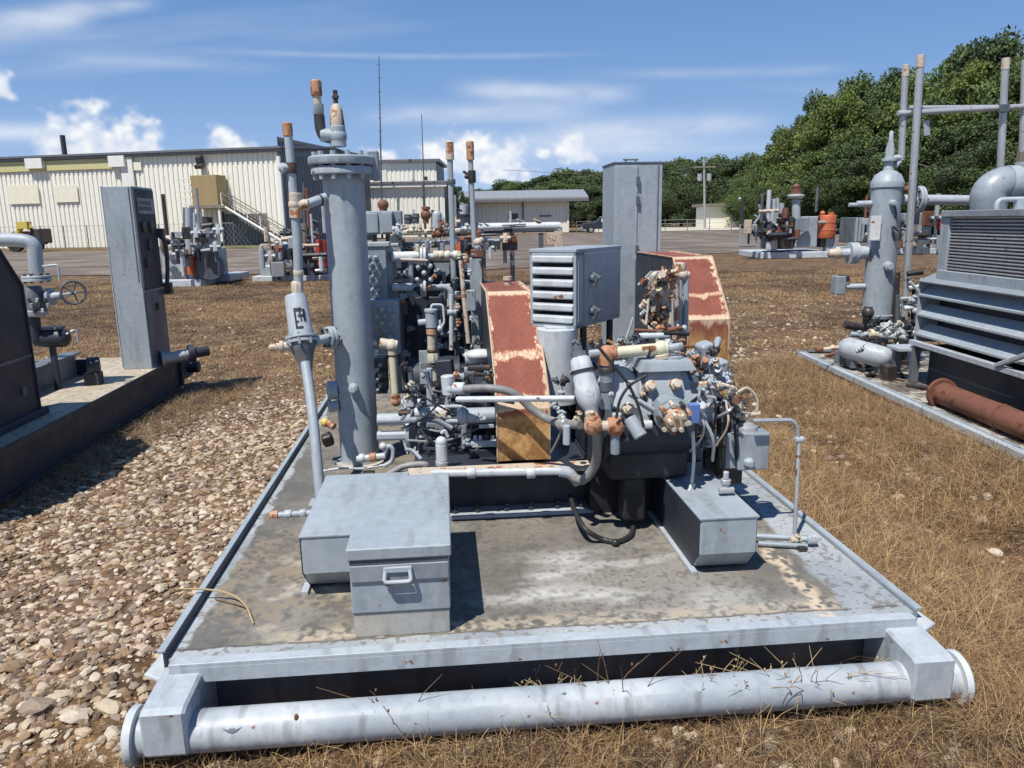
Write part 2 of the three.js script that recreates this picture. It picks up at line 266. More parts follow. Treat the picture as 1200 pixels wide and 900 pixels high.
const coupling = (c, dir, r, l, m, name = 'coupling', parent) => { dir = dir.clone().normalize(); return part(name, rev(c.clone().addScaledVector(dir, -l / 2), dir, [[0, 0], [0, r * 0.94], [l * 0.12, r], [l * 0.88, r], [l, r * 0.94], [l, 0]], 12), m, parent); };

// ------------------------------------------------------------------ ground: brown dirt and dead grass, gravel lot beyond
const stoneCover = (x, z) => {                                      // how thickly stones lie
  const d = -z, n = fbm(x * 0.9, z * 0.9, 201, 3);
  const leftBand = sst(x, -0.75, -1.2) * sst(d, 9.5, 4.0);
  const midLeft = sst(x, 0.5, -0.6) * sst(d, 13, 6) * 0.34;
  const front = sst(d, 2.3, 1.7) * 0.3;
  return clamp(Math.max(leftBand, midLeft, front, 0.17 * sst(d, 20, 6)) * (0.55 + 0.9 * n));
};
const bump2 = (x, z) => { const r = Math.hypot(x, z + 4); return r < 16 ? ((fbm(x * 1.3, z * 1.3, 5, 3) - 0.5) * 0.05 + (fbm(x * 5, z * 5, 8, 2) - 0.5) * 0.02) * sst(r, 16, 9) : 0; };
const SI = S.m.clone().invert(), gq = V();
const heap = (x, z) => {                                            // the earth has built up round the skids
  gq.set(x, 0, z).applyMatrix4(SI); const a = Math.hypot(Math.max(-0.05 - gq.x, 0, gq.x - 2.45), Math.max(gq.z - 0.45, 0, -4.2 - gq.z)), b = Math.hypot(Math.max(3.03 - x, 0, x - 5.4), Math.max(z + 2, 0, -8 - z));
  return Math.max(0.115 * (1 - sst(a, 0.05, 1.3)), 0.14 * (1 - sst(b, 0.0, 1.0)));
};
const groundY = (x, z) => bump2(x, z) - 0.005 + heap(x, z);
{
  const tex = dataTex(1024, 1024, (u, v) => {
    const a = fbm(u * 10, v * 10, 301, 5, 10, 10), b = fbm(u * 60, v * 60, 303, 4, 60, 60), c = fbm(u * 24, v * 24, 305, 4, 24, 24), f = fbm(u * 160, v * 160, 307, 2, 160, 160);
    let k = mix3([0.06, 0.033, 0.016], [0.155, 0.094, 0.046], sst(a * 0.5 + b * 0.5, 0.34, 0.68));
    k = mix3(k, [0.33, 0.22, 0.11], sst(c * 0.4 + f * 0.6, 0.56, 0.70) * 0.8);
    k = mix3(k, [0.045, 0.026, 0.014], sst(b * 0.6 + f * 0.4, 0.44, 0.3) * 0.7);
    return k;
  });
  const bmp = dataTex(1024, 1024, (u, v) => { const a = fbm(u * 40, v * 40, 311, 5, 40, 40) * 0.6 + fbm(u * 150, v * 150, 313, 2, 150, 150) * 0.4; return [a, a, a]; }, false);
  const NX = 190, NZ = 210, pos = [], uv = [], col = [], idx = [];
  const sx = (i) => { const t = (i / NX) * 2 - 1; return Math.sign(t) * (14 * Math.abs(t) + 900 * Math.pow(Math.abs(t), 7)); }, sz = (j) => { const t = j / NZ; return 6 - 26 * t - 1100 * Math.pow(t, 7); };
  for (let j = 0; j <= NZ; j++) for (let i = 0; i <= NX; i++) {
    const x = sx(i), z = sz(j); pos.push(x, groundY(x, z), z); uv.push(x / 3.3, z / 3.3);
    const n = fbm(x * 0.35 + 3, z * 0.35, 401, 4), g = fbm(x * 0.06, z * 0.06, 403, 3), s = stoneCover(x, z), far = sst(-z, 24, 60);
    let c = [0.8 + 0.45 * n, 0.8 + 0.45 * n, 0.8 + 0.45 * n]; c = mix3(c, [1.0, 0.9, 0.72], 0.5 * g); c = mix3(c, [0.95, 0.86, 0.78], s * 0.6);
    c = mix3(c, [1.02, 1.05, 0.95], far); if (-z > 118) c = mix3(c, [1.3, 1.45, 1.0], 0.6); col.push(...c);
  }
  for (let j = 0; j < NZ; j++) for (let i = 0; i < NX; i++) { const a = j * (NX + 1) + i, b = a + 1, c = a + NX + 1, d = c + 1; idx.push(a, b, c, b, d, c); }
  const g = new THREE.BufferGeometry(); g.setAttribute('position', new THREE.Float32BufferAttribute(pos, 3)); g.setAttribute('uv', new THREE.Float32BufferAttribute(uv, 2)); g.setAttribute('color', new THREE.Float32BufferAttribute(col, 3)); g.setIndex(idx); g.computeVertexNormals();
  const m = new THREE.MeshStandardMaterial({ map: tex, bumpMap: bmp, bumpScale: 0.02, roughness: 1, vertexColors: true }); m.name = 'dry earth';
  var ground = structure('ground', new THREE.Mesh(g, m)); ground.receiveShadow = true;
}
// a flat irregular sheet lying on the ground
function sheet(name, pts, y, m, label) {
  const s = new THREE.Shape(), P = []; const R = rng(pts.length * 31 + Math.round(Math.abs(pts[0][0]) * 10));
  pts.forEach((p, i) => { const q = pts[(i + 1) % pts.length]; for (let k = 0; k < 14; k++) { const t = k / 14, w = Math.min(1.6, Math.abs(p[1]) * 0.018); P.push(new THREE.Vector2(mix(p[0], q[0], t) + (R() - 0.5) * w, -(mix(p[1], q[1], t) + (R() - 0.5) * w * 1.5))); } });
  s.setFromPoints(P); const g = finish(new THREE.ShapeGeometry(s)).rotateX(-Math.PI / 2).translate(0, y, 0);
  const o = structure(name, new THREE.Mesh(meterUV(g), m)); o.receiveShadow = true; if (label) o.userData.label = label; return o;
}
const scaleMap = (m, s) => { for (const k of ['map', 'bumpMap']) if (m[k]) { m[k] = m[k].clone(); m[k].repeat.set(s, s); m[k].needsUpdate = true; } return m; };
{
  const gtex = dataTex(512, 512, (u, v) => { const a = fbm(u * 6, v * 6, 331, 5, 6, 6), b = fbm(u * 60, v * 60, 333, 3, 60, 60), c = fbm(u * 3, v * 14, 337, 3, 3, 14); let k = mix3([0.135, 0.105, 0.078], [0.225, 0.182, 0.14], sst(a, 0.3, 0.7)); k = mix3(k, [0.1, 0.068, 0.04], sst(c, 0.5, 0.7) * 0.7); return k.map((x) => x * (0.75 + 0.5 * b)); });
  const ptex = dataTex(512, 512, (u, v) => { const a = fbm(u * 6, v * 6, 341, 5, 6, 6), b = fbm(u * 50, v * 50, 343, 3, 50, 50); return mix3([0.40, 0.36, 0.27], [0.52, 0.49, 0.40], a).map((x) => x * (0.85 + 0.3 * b)); });
  const gm = scaleMap(mat('lot gravel', gtex, 0.95, 0, 0.012), 0.11), pm = scaleMap(mat('pale caliche', ptex, 0.95, 0, 0.006), 0.1);
  const sodT = dataTex(512, 512, (u, v) => { const a = fbm(u * 8, v * 8, 351, 5, 8, 8), b = fbm(u * 70, v * 70, 353, 3, 70, 70); return mix3([0.09, 0.10, 0.035], [0.17, 0.16, 0.06], a).map((x) => x * (0.7 + 0.6 * b)); });
  const sod = scaleMap(mat('thin green grass', sodT, 1, 0, 0.02), 0.12);
  sheet('gravel_road', [[-60, -27], [-12, -27.5], [-4, -25], [3, -29], [6.5, -36], [22, -38], [60, -44], [60, -100], [10, -97], [-12, -86], [-19, -56], [-46, -58]], 0.02, gm);
  sheet('pale_apron', [[11, -100], [60, -104], [80, -118], [70, -150], [20, -146], [10, -120]], 0.03, pm);
  sheet('grass_verge', [[-27, -59], [-18.6, -58], [-16, -62], [-17, -64.5], [-28, -65.5]], 0.024, sod, 'thin green grass below the outside stair');
}
// ------------------------------------------------------------------ loose stones: the 300 that show largest one by one, the rest as one mass
{
  const R = rng(77), kinds = [];
  for (let k = 0; k < 6; k++) {
    const g = mergeVertices(new THREE.IcosahedronGeometry(1, 1).deleteAttribute('uv').deleteAttribute('normal')), p = g.attributes.position, v = V();
    const fl = [0.42, 0.55, 0.36, 0.6, 0.48, 0.4][k];
    for (let i = 0; i < p.count; i++) { v.fromBufferAttribute(p, i); const n = 0.72 + 0.55 * vnoise(v.x * 1.7 + 9 * k, v.y * 1.7 + v.z * 1.9 + 5, 61 + k); v.multiplyScalar(n * (0.9 + 0.2 * hash(i, k, 9))); p.setXYZ(i, v.x, v.y * fl, v.z * (0.62 + 0.08 * (k % 4))); }
    kinds.push(meterUV(toCreasedNormals(g.toNonIndexed(), 0.35)));
  }
  const stex = dataTex(256, 256, (u, v) => { const a = fbm(u * 5, v * 5, 361, 5, 5, 5), b = fbm(u * 30, v * 30, 363, 2, 30, 30), k = (0.62 + 0.5 * a) * (0.8 + 0.3 * b); return [k * 0.95, k * 0.92, k * 0.88]; });
  const tones = [[0.47, 0.36, 0.25], [0.34, 0.235, 0.15], [0.58, 0.48, 0.36], [0.23, 0.152, 0.098], [0.33, 0.265, 0.215], [0.17, 0.118, 0.082], [0.64, 0.56, 0.45]];
  const smats = tones.map((t, i) => { const m = new THREE.MeshStandardMaterial({ map: stex, roughness: 0.95 }); m.color.setRGB(...t); m.name = 'limestone ' + i; return m; });
  const bare = new THREE.MeshStandardMaterial({ map: stex, roughness: 0.95 }); bare.name = 'limestone';
  const all = [], inv = S.m.clone().invert(), q = V();
  const clear = (x, z) => { q.set(x, 0, z).applyMatrix4(inv); if (q.x > -0.02 && q.x < 2.42 && q.z < 0.06 && q.z > -4.2) return false; if (x < -3.3 && z < -4.2 && z > -8) return false; return true; };
  const scatter = (n, x0, x1, d0, d1, r0, r1, pw) => { for (let i = 0; i < n; i++) { const x = mix(x0, x1, R()), d = mix(d0, d1, Math.pow(R(), pw)), z = -d; if (R() > stoneCover(x, z) || !clear(x, z)) continue; const t = R(), r = mix(r0, r1, t * t * t); all.push({ x, z, r, k: Math.floor(R() * 6), c: Math.floor(R() * tones.length), a: R() * 6.28, b: (R() - 0.5) * 0.5, e: (R() - 0.5) * 0.5, s: 0.8 + 0.5 * R() }); } };
  scatter(70000, -4.6, -0.5, 0.85, 8.5, 0.005, 0.022, 1.0); scatter(9000, -4.6, -0.5, 0.85, 6, 0.016, 0.03, 1.0);
  scatter(1500, -4.6, -0.5, 0.9, 7, 0.02, 0.036, 1.0);
  scatter(14000, -6, 1.2, 4, 15, 0.01, 0.036, 1.0);
  scatter(9000, -1.2, 3.2, 0.9, 2.4, 0.008, 0.036, 1);
  scatter(80000, 0.5, 9, 1.2, 18, 0.01, 0.038, 1.0);
  scatter(7000, -12, 12, 8, 26, 0.02, 0.06, 1.0);
  // large pale stones seen along the lower edge of the photograph
  for (const [px, py, r, c] of [[95, 880, 0.05, 6], [48, 865, 0.06, 4], [133, 868, 0.045, 2], [960, 850, 0.055, 2], [870, 880, 0.045, 2], [545, 885, 0.035, 2], [640, 888, 0.04, 0], [75, 850, 0.035, 2], [20, 800, 0.05, 1], [125, 580, 0.05, 3], [735, 862, 0.03, 2], [1165, 655, 0.04, 6], [1150, 620, 0.045, 6], [1085, 625, 0.035, 2], [1180, 580, 0.03, 6], [945, 655, 0.03, 0]]) {
    const p = Wd.y(px, py, 0); all.push({ x: p.x, z: p.z, r, k: c % 6, c, a: R() * 6, b: 0, e: 0, s: 1.1, big: 1 });
  }
  const eyeInv = new THREE.Matrix4().makeBasis(CR, CU, CF.clone().negate()).setPosition(EYE).invert();
  for (const s of all) { q.set(s.x, 0, s.z).applyMatrix4(eyeInv); const w = -q.z, vx = (q.x / w) * 900, vy = (q.y / w) * 900; s.show = w > 0.1 && Math.abs(vx) < 600 && Math.abs(vy) < 450 ? (s.big ? 9 : 1) * s.r / w : 0; }
  all.sort((a, b) => b.show - a.show);
  const e = new THREE.Euler(), qq = new THREE.Quaternion(), p3 = V(), s3 = V(), m4 = new THREE.Matrix4();
  const place = (s) => { e.set(s.b, s.a, s.e); qq.setFromEuler(e); p3.set(s.x, groundY(s.x, s.z) + s.r * 0.16, s.z); s3.set(s.r, s.r * s.s, s.r); };
  all.slice(0, 300).forEach((s) => { place(s); const o = new THREE.Mesh(kinds[s.k], smats[s.c]); o.name = numbered('stone'); o.position.copy(p3); o.quaternion.copy(qq); o.scale.copy(s3); o.castShadow = o.receiveShadow = true; ground.add(o); });
  const rest = all.slice(300), grp = new THREE.Group(); grp.name = 'gravel'; Object.assign(grp.userData, { kind: 'stuff', label: 'loose cream and tan stones strewn over the brown ground' }); scene.add(grp);
  for (let k = 0; k < 6; k++) {
    const mine = rest.filter((s) => s.k === k), im = new THREE.InstancedMesh(kinds[k], bare, mine.length), c = new THREE.Color(); im.name = 'small_stone'; im.userData.kind = 'stuff';
    mine.forEach((s, i) => { place(s); im.setMatrixAt(i, m4.compose(p3, qq, s3)); const t = tones[s.c], v = 0.85 + 0.3 * hash(i, k, 5); im.setColorAt(i, c.setRGB(t[0] * v, t[1] * v, t[2] * v)); });
    im.castShadow = im.receiveShadow = true; grp.add(im);
  }
  console.log('stones', all.length);
}
// ------------------------------------------------------------------ dead grass
{
  const R = rng(131);
  const tuft = (n, h, lean, w, spread) => {
    const pos = [], up = [0.2, 0.9];
    for (let i = 0; i < n; i++) {
      const a = R() * 6.28, l = lean * (0.2 + R()), H = h * (0.45 + 0.65 * R()), bx0 = (R() - 0.5) * spread, bz0 = (R() - 0.5) * spread, ca = Math.cos(a), sa = Math.sin(a), wx = -sa * w, wz = ca * w, S3 = [];
      for (let k = 0; k <= 3; k++) { const t = k / 3, o = l * H * t * t, y = H * (t - 0.25 * l * t * t); S3.push([bx0 + ca * o, y, bz0 + sa * o, 1 - t * 0.85]); }
      for (let k = 0; k < 3; k++) { const [x, y, z, s] = S3[k], [X, Y, Z, s2] = S3[k + 1]; pos.push(x - wx * s, y, z - wz * s, x + wx * s, y, z + wz * s, X + wx * s2, Y, Z + wz * s2); if (k < 2) pos.push(x - wx * s, y, z - wz * s, X + wx * s2, Y, Z + wz * s2, X - wx * s2, Y, Z - wz * s2); }
    }
    const g = new THREE.BufferGeometry(); g.setAttribute('position', new THREE.Float32BufferAttribute(pos, 3)); g.computeVertexNormals(); return g;
  };
  const types = [tuft(9, 0.08, 1.7, 0.0016, 0.08), tuft(11, 0.14, 1.5, 0.0016, 0.08), tuft(12, 0.045, 2.2, 0.002, 0.11), tuft(14, 0.2, 1.7, 0.0016, 0.1), tuft(16, 0.085, 1.8, 0.0036, 0.24), tuft(12, 0.03, 3.0, 0.0026, 0.14)];
  const m = new THREE.MeshPhysicalMaterial({ roughness: 0.9, side: THREE.DoubleSide, transmission: 0.25, thickness: 0 }); m.name = 'dead grass';
  const tones = [[0.34, 0.205, 0.086], [0.205, 0.117, 0.048], [0.51, 0.355, 0.173], [0.11, 0.061, 0.027], [0.275, 0.158, 0.062], [0.06, 0.034, 0.0175]];
  const lists = types.map(() => []), inv = S.m.clone().invert(), q = V();
  const blocked = (x, z, tall) => { q.set(x, 0, z).applyMatrix4(inv); if (q.x > 0 && q.x < 2.4 && q.z < 0.05 && q.z > -4.2) return true; if (x < -3.28 && z < -4.0 && z > -8.2) return true; if (x > 3.05 && z < -3 && z > -8) return true; return false; };
  const put = (x, z, k, s, tone) => { if (blocked(x, z)) return; lists[k].push([x, z, s * (0.7 + 0.6 * R()), R() * 6.28, tone ?? Math.floor(R() * 6), 0.8 + 0.4 * R()]); };
  const spread = (n, x0, x1, d0, d1, fn) => { for (let i = 0; i < n; i++) { const x = mix(x0, x1, R()), d = mix(d0, d1, R()); fn(x, -d, 1 - stoneCover(x, -d), fbm(x * 0.8, d * 0.8, 77, 3)); } };
  // short cover everywhere near
  spread(62000, -5, 8, 0.7, 9, (x, z, c, n) => { if (R() < c * (0.25 + 1.0 * n) * (x < -0.7 ? 0.75 : 0.85)) { const t = R(); const m2 = fbm(x * 1.7, z * 1.7, 88, 3) + (R() - 0.5) * 0.25; put(x, z, t < 0.22 ? 0 : t < 0.6 ? 2 : 5, t < 0.22 ? 0.7 : 0.8, m2 > 0.52 ? [0, 2, 4, 0][Math.floor(R() * 4)] : m2 > 0.42 ? Math.floor(R() * 6) : [3, 5, 1, 3][Math.floor(R() * 4)]); } });
  spread(9000, -5, 8, 0.7, 9, (x, z, c, n) => { if (R() < c * sst(n, 0.5, 0.7) * (x < -0.7 ? 0.25 : 0.8)) put(x, z, 1, 0.75, R() < 0.5 ? 2 : 0); });
  spread(52000, -13, 16, 7, 24, (x, z, c, n) => { if (R() < 0.35 + 0.9 * n) { const m2 = fbm(x * 0.7, z * 0.7, 89, 3) + (R() - 0.5) * 0.3; put(x, z, R() < 0.5 ? 4 : R() < 0.6 ? 5 : 2, (0.95 + 0.02 * -z) * 0.72, m2 > 0.55 ? [0, 2, 4][Math.floor(R() * 3)] : m2 < 0.42 ? [3, 5, 1][Math.floor(R() * 3)] : undefined); } });
  // taller straw along the edges of the skids
  for (let i = 0; i < 2500; i++) { const d = Math.pow(R(), 1.2) * 3.6 - 0.1, o = Math.pow(R(), 1.5) * 1.0, p = V(2.42 + o, 0, -d + 0.25).applyMatrix4(S.m); put(p.x, p.z, R() < 0.45 * (1 - o) ? 3 : 1, 0.9, [0, 2, 0, 2, 4, 1][Math.floor(R() * 6)]); }
  for (let i = 0; i < 2200; i++) { const z = -3.6 - R() * 4.6, x = 3.04 - Math.pow(R(), 1.7) * 0.8; put(x, z, R() < 0.35 ? 3 : 1, 0.9, [0, 2, 2, 4, 1, 0][Math.floor(R() * 6)]); }
  for (let i = 0; i < 900; i++) { const z = -4.3 - R() * 3.7, x = -3.26 + Math.pow(R(), 1.5) * 0.45; put(x + (z + 5) * -0.05, z, R() < 0.4 ? 3 : 1, 0.75); }
  for (let i = 0; i < 2600; i++) { const x = R() * 3.0 - 0.3, o = Math.pow(R(), 1.3) * 0.5, p = V(x, 0, 0.12 + o).applyMatrix4(S.m); put(p.x, p.z, R() < 0.3 ? 1 : R() < 0.5 ? 0 : 2, 0.85); }
  const grp = new THREE.Group(); grp.name = 'dead_grass'; Object.assign(grp.userData, { kind: 'stuff', label: 'short brown dead grass and straw covering the yard' }); scene.add(grp);
  const e = new THREE.Euler(), qq = new THREE.Quaternion(), m4 = new THREE.Matrix4(), c = new THREE.Color(); let total = 0;
  lists.forEach((l, k) => {
    const im = new THREE.InstancedMesh(types[k], m, l.length); im.name = 'grass_tuft'; im.userData.kind = 'stuff'; total += l.length;
    l.forEach(([x, z, s, a, t, v], i) => { qq.setFromEuler(e.set(0, a, 0)); im.setMatrixAt(i, m4.compose(V(x, groundY(x, z) - 0.004, z), qq, V(s, s, s))); const o = tones[t]; im.setColorAt(i, c.setRGB(o[0] * v, o[1] * v, o[2] * v)); });
    im.castShadow = im.receiveShadow = true; grp.add(im);
  });
  console.log('tufts', total);
}

// ================================================================== the compressor skid in the middle
F = S; const DY = 0.36;
{ // base: plate, side channels, front beam, drag pipe
  thing('skid_base', 'wide weathered steel skid base with a round pipe across its front', 'skid', V(1.2, 0, -2));
  const deckT = dataTex(1024, 1536, (u, v) => {                      // u across 2.4 m, v into the depth 3.6 m
    const x = u * 2.4, d = v * 3.6, a = fbm(u * 7, v * 10, 501, 5), b = fbm(u * 34, v * 50, 503, 4), f = fbm(u * 130, v * 190, 505, 3), s = fbm(u * 5 + 2, v * 26, 507, 4), e = fbm(u * 11, v * 4, 511, 4);
    let c = mix3([0.125, 0.117, 0.102], [0.25, 0.238, 0.212], sst(a * 0.35 + b * 0.35 + f * 0.3, 0.38, 0.62));
    c = mix3(c, [0.085, 0.075, 0.062], sst(b * 0.3 + f * 0.7, 0.48, 0.7) * 0.8);
    c = mix3(c, [0.10, 0.088, 0.072], sst(e, 0.4, 0.75) * 0.5 * sst(x, 0.2, 0.8) * sst(x, 1.5, 0.9));
    c = mix3(c, [0.085, 0.088, 0.084], 0.7 * sst(x, 0.36, 0.15) * sst(a * 0.6 + f * 0.4, 0.36, 0.56));
    c = mix3(c, [0.33, 0.255, 0.165], sst(fbm(u * 6 + 7, v * 9, 513, 5) * 0.4 + f * 0.4 + b * 0.2, 0.44, 0.68) * 0.5 * Math.max(sst(d, 0.9, 1.4), sst(x, 1.2, 0.5), 0.25));
    const scuff = sst(fbm(u * 9, v * 30, 517, 4) * 0.5 + 0.5 * fbm(u * 3, v * 5, 519, 3), 0.40, 0.6) * sst(Math.hypot((x - 1.5) / 0.72, (d - 0.36) / 0.36), 1.1, 0.3);
    c = mix3(c, [0.50, 0.495, 0.465], 0.8 * clamp(scuff * 1.2) * (0.55 + 0.45 * sst(f, 0.3, 0.6)));
    const scL = sst(fbm(u * 20, v * 26, 521, 4), 0.5, 0.7) * sst(Math.hypot((x - 0.34) / 0.2, (d - 0.42) / 0.45), 1.1, 0.3); c = mix3(c, [0.50, 0.46, 0.38], scL * 0.9);
    const chalkF = sst(d, 0.16, 0.09) * sst(x, 0.2, 0.4) * sst(f * 0.7 + b * 0.3, 0.34, 0.66); c = mix3(c, [0.52, 0.44, 0.32], chalkF * 0.55);
    const wob = (fbm(u * 30, v * 40, 523, 3) - 0.5) * 0.06;
    const bare = Math.max(sst(d + wob * 0.3, 0.05, 0.04), sst(x + wob * 0.6, 2.17 + 0.06 * d, 2.2 + 0.06 * d), sst(x + wob, 0.05, 0.03));
    let p = mix3([0.27, 0.30, 0.32], [0.37, 0.395, 0.41], sst(a, 0.35, 0.7)); p = mix3(p, [0.13, 0.12, 0.105], sst(b * 0.3 + f * 0.7, 0.55, 0.66) * 0.75);
    c = mix3(c, p, bare * 0.95); c = mix3(c, [0.58, 0.47, 0.33], 0.75 * sst(Math.abs(x + wob - 2.10 - 0.05 * d), 0.05, 0.01) * sst(d, 0.75, 0.55) * sst(f, 0.36, 0.55));
    c = mix3(c, [0.05, 0.045, 0.04], 0.7 * (sst(Math.abs(d + wob * 0.3 - 0.048), 0.008, 0.003)) * sst(f, 0.35, 0.5));
    return c.map((k) => k * (0.82 + 0.36 * f));
  });
  deckT.wrapS = deckT.wrapT = THREE.MirroredRepeatWrapping;
  const dm = new THREE.MeshStandardMaterial({ map: deckT, roughness: 0.85, bumpMap: bumpN, bumpScale: 0.002 }); dm.name = 'stained deck';
  const pg = bx(0, 2.4, DY - 0.02, DY, -4.0, 0, 0.003), P0 = part('deck_plate', pg, dm), uv = P0.geometry.attributes.uv, pp = P0.geometry.attributes.position;
  for (let i = 0; i < uv.count; i++) uv.setXY(i, (pp.getX(i) + 1.2) / 2.4, -(pp.getZ(i) - 2) / 3.6 );
  for (const [x, s] of [[0, -1], [2.4, 1]]) {
    part('side_channel', [bx(x - 0.006, x + 0.006, DY - 0.2, DY + (s < 0 ? 0.026 : 0.014), -4.0, 0.005, 0.002), bx(x, x + s * 0.05, DY - 0.2, DY - 0.188, -4.0, 0, 0.002)], s < 0 ? M.navy : M.mid); part('channel_rim', bx(x, x + s * 0.024, DY + (s < 0 ? 0.018 : 0.006), DY + (s < 0 ? 0.029 : 0.016), -4.0, 0.0, 0.002), M.grey);  // left channel is navy: the shade of its inner face, painted in
    part('corner_plate', prismY(s < 0 ? [[-0.045, -0.12], [0.05, 0.03], [0.05, 0.09], [-0.06, 0.02]] : [[2.445, -0.12], [2.35, 0.03], [2.35, 0.09], [2.46, 0.02]], DY - 0.045, DY - 0.03), M.white);
  }
  part('front_lip', [bx(0.02, 2.38, DY - 0.012, DY + 0.004, 0.0, 0.042, 0.003), bx(0.02, 2.38, DY - 0.06, DY - 0.01, 0.034, 0.042, 0.002)], M.pale);
  part('front_web', [bx(0.04, 2.36, 0.1, DY - 0.02, -0.1, -0.085, 0.002), bx(0.02, 2.38, 0.06, 0.075, -0.1, 0.02, 0.003)], M.slate);
  // the end boxes and the pipe they carry
  const py0 = 0.206, pz = 0.14, pr = 0.061;
  const dp = part('drag_pipe', [cyl(V(-0.055, py0, pz), V(2.46, py0, pz), pr, pr, 32)], M.pipe);
  part('scuff_mark', (() => { const sh = new THREE.Shape([[-1, 0.25], [-0.4, 0.05], [-0.15, 0.3], [0, 0.1], [0.18, 0.28], [0.45, 0.05], [1, 0.3], [0.5, -0.2], [0, -0.35], [-0.45, -0.22]].map(([x, y]) => new THREE.Vector2(x * 0.026, y * 0.022))); const g = finish(new THREE.ExtrudeGeometry(sh, { depth: 0.003, bevelEnabled: false })); g.rotateX(-0.55); return g.translate(0.235, py0 + pr * 0.5 , pz + pr * 0.855); })(), M.slate, dp);
  part('rust_streak', [sph(V(0.415, py0 + pr * 0.74, pz + pr * 0.64), 0.013, 0.55, 1.2, 0.5, 8)], M.brown, dp);
  for (const s of [0, 1]) {
    const x0 = s ? 2.275 : -0.01, x1 = s ? 2.405 : 0.115;
    part('end_box', [prismX([[-0.08, 0.09], [-0.08, 0.34], [0.0, 0.336], [0.19, 0.322], [0.212, 0.312], [0.212, 0.186], [0.2, 0.172], [0.05, 0.12]], x0, x1, 0.008)], M.pale);
    const ex = s ? 2.455 : -0.05, es = s ? 1 : -1;
    part('pipe_end_ring', rev(V(ex - es * 0.005, py0, pz), V(es, 0, 0), [[-0.004, pr], [-0.004, 0.082], [0.014, 0.086], [0.02, 0.08], [0.02, 0.06], [0.004, 0.055], [0.004, 0]], 28), M.white);
  }
  part('wear_spot', [sph(V(1.2, py0 + pr * 0.9, pz + pr * 0.4), 0.006, 1.4, 0.5, 1, 7)], M.slate);
}
{ // tool box
  thing('tool_box', 'upright grey steel tool box with a hinged lid and drop handle', 'tool box', V(0.715, DY, -0.4));
  part('body', [bx(0.56, 0.87, DY + 0.085, 0.625, -0.735, -0.05, 0.005)], M.grey);
  part('skirt', bx(0.564, 0.866, DY, DY + 0.083, -0.73, -0.056, 0.003), M.dusty);
  const lid = part('lid', [bx(0.553, 0.878, 0.628, 0.668, -0.742, -0.04, 0.006)], M.grey);
  part('front_band', bx(0.562, 0.868, 0.555, 0.61, -0.0495, -0.042, 0.003), M.mid);
  part('lid_seam', bx(0.562, 0.868, 0.612, 0.628, -0.051, -0.047, 0), M.slate, lid);
  const h = part('handle', pipe([V(0.672, 0.592, -0.036), V(0.668, 0.562, -0.02), V(0.752, 0.562, -0.02), V(0.748, 0.592, -0.036)], 0.0065, 0.012), M.pale);
  part('handle_plate', bx(0.665, 0.755, 0.585, 0.604, -0.044, -0.034, 0.003), M.pale, h);
  part('latch_shadow_plate', bx(0.668, 0.752, 0.54, 0.55, -0.044, -0.036, 0.002), M.slate, h);
}
function bin(label, x0, x1, d0, d1, y1, yk, inn) {                   // sheet-metal box whose lower front slopes back
  thing('metal_bin', label, 'metal bin', V((x0 + x1) / 2, DY, -(d0 + d1) / 2), 'sheet metal bins on the skid deck');
  part('body', prismX([[-d0, y1], [-d0, yk], [-d0 - inn, DY + 0.012], [-d1, DY + 0.012], [-d1, y1]], x0, x1, 0.006), M.grey);
  part('shade_panel', prismX([[-d0 - 0.004, y1 - 0.006], [-d0 - 0.004, yk], [-d0 - inn - 0.003, DY + 0.014], [-d1 + 0.004, DY + 0.014], [-d1 + 0.004, y1 - 0.006]], x0 - 0.003, x0 + 0.001, 0), M.navy);  // navy sheet stands in for the shadow on the bin's left face
  part('lid_edge', bx(x0 - 0.004, x1 + 0.004, y1 - 0.002, y1 + 0.006, -d1, -d0 + 0.004, 0.002), M.grey);
  part('foot_rail', [bx(x0 - 0.02, x0 + 0.005, DY, DY + 0.014, -d1, -d0 - inn * 0.4, 0.002)], M.pale);
}
bin('grey sheet metal bin with a sloping underside, tucked behind the tool box', 0.36, 0.70, 0.33, 0.98, 0.595, 0.46, 0.10);
bin('grey sheet metal bin with a sloping underside, standing alone before the compressor', 1.775, 1.99, 0.33, 0.97, 0.585, 0.45, 0.07);
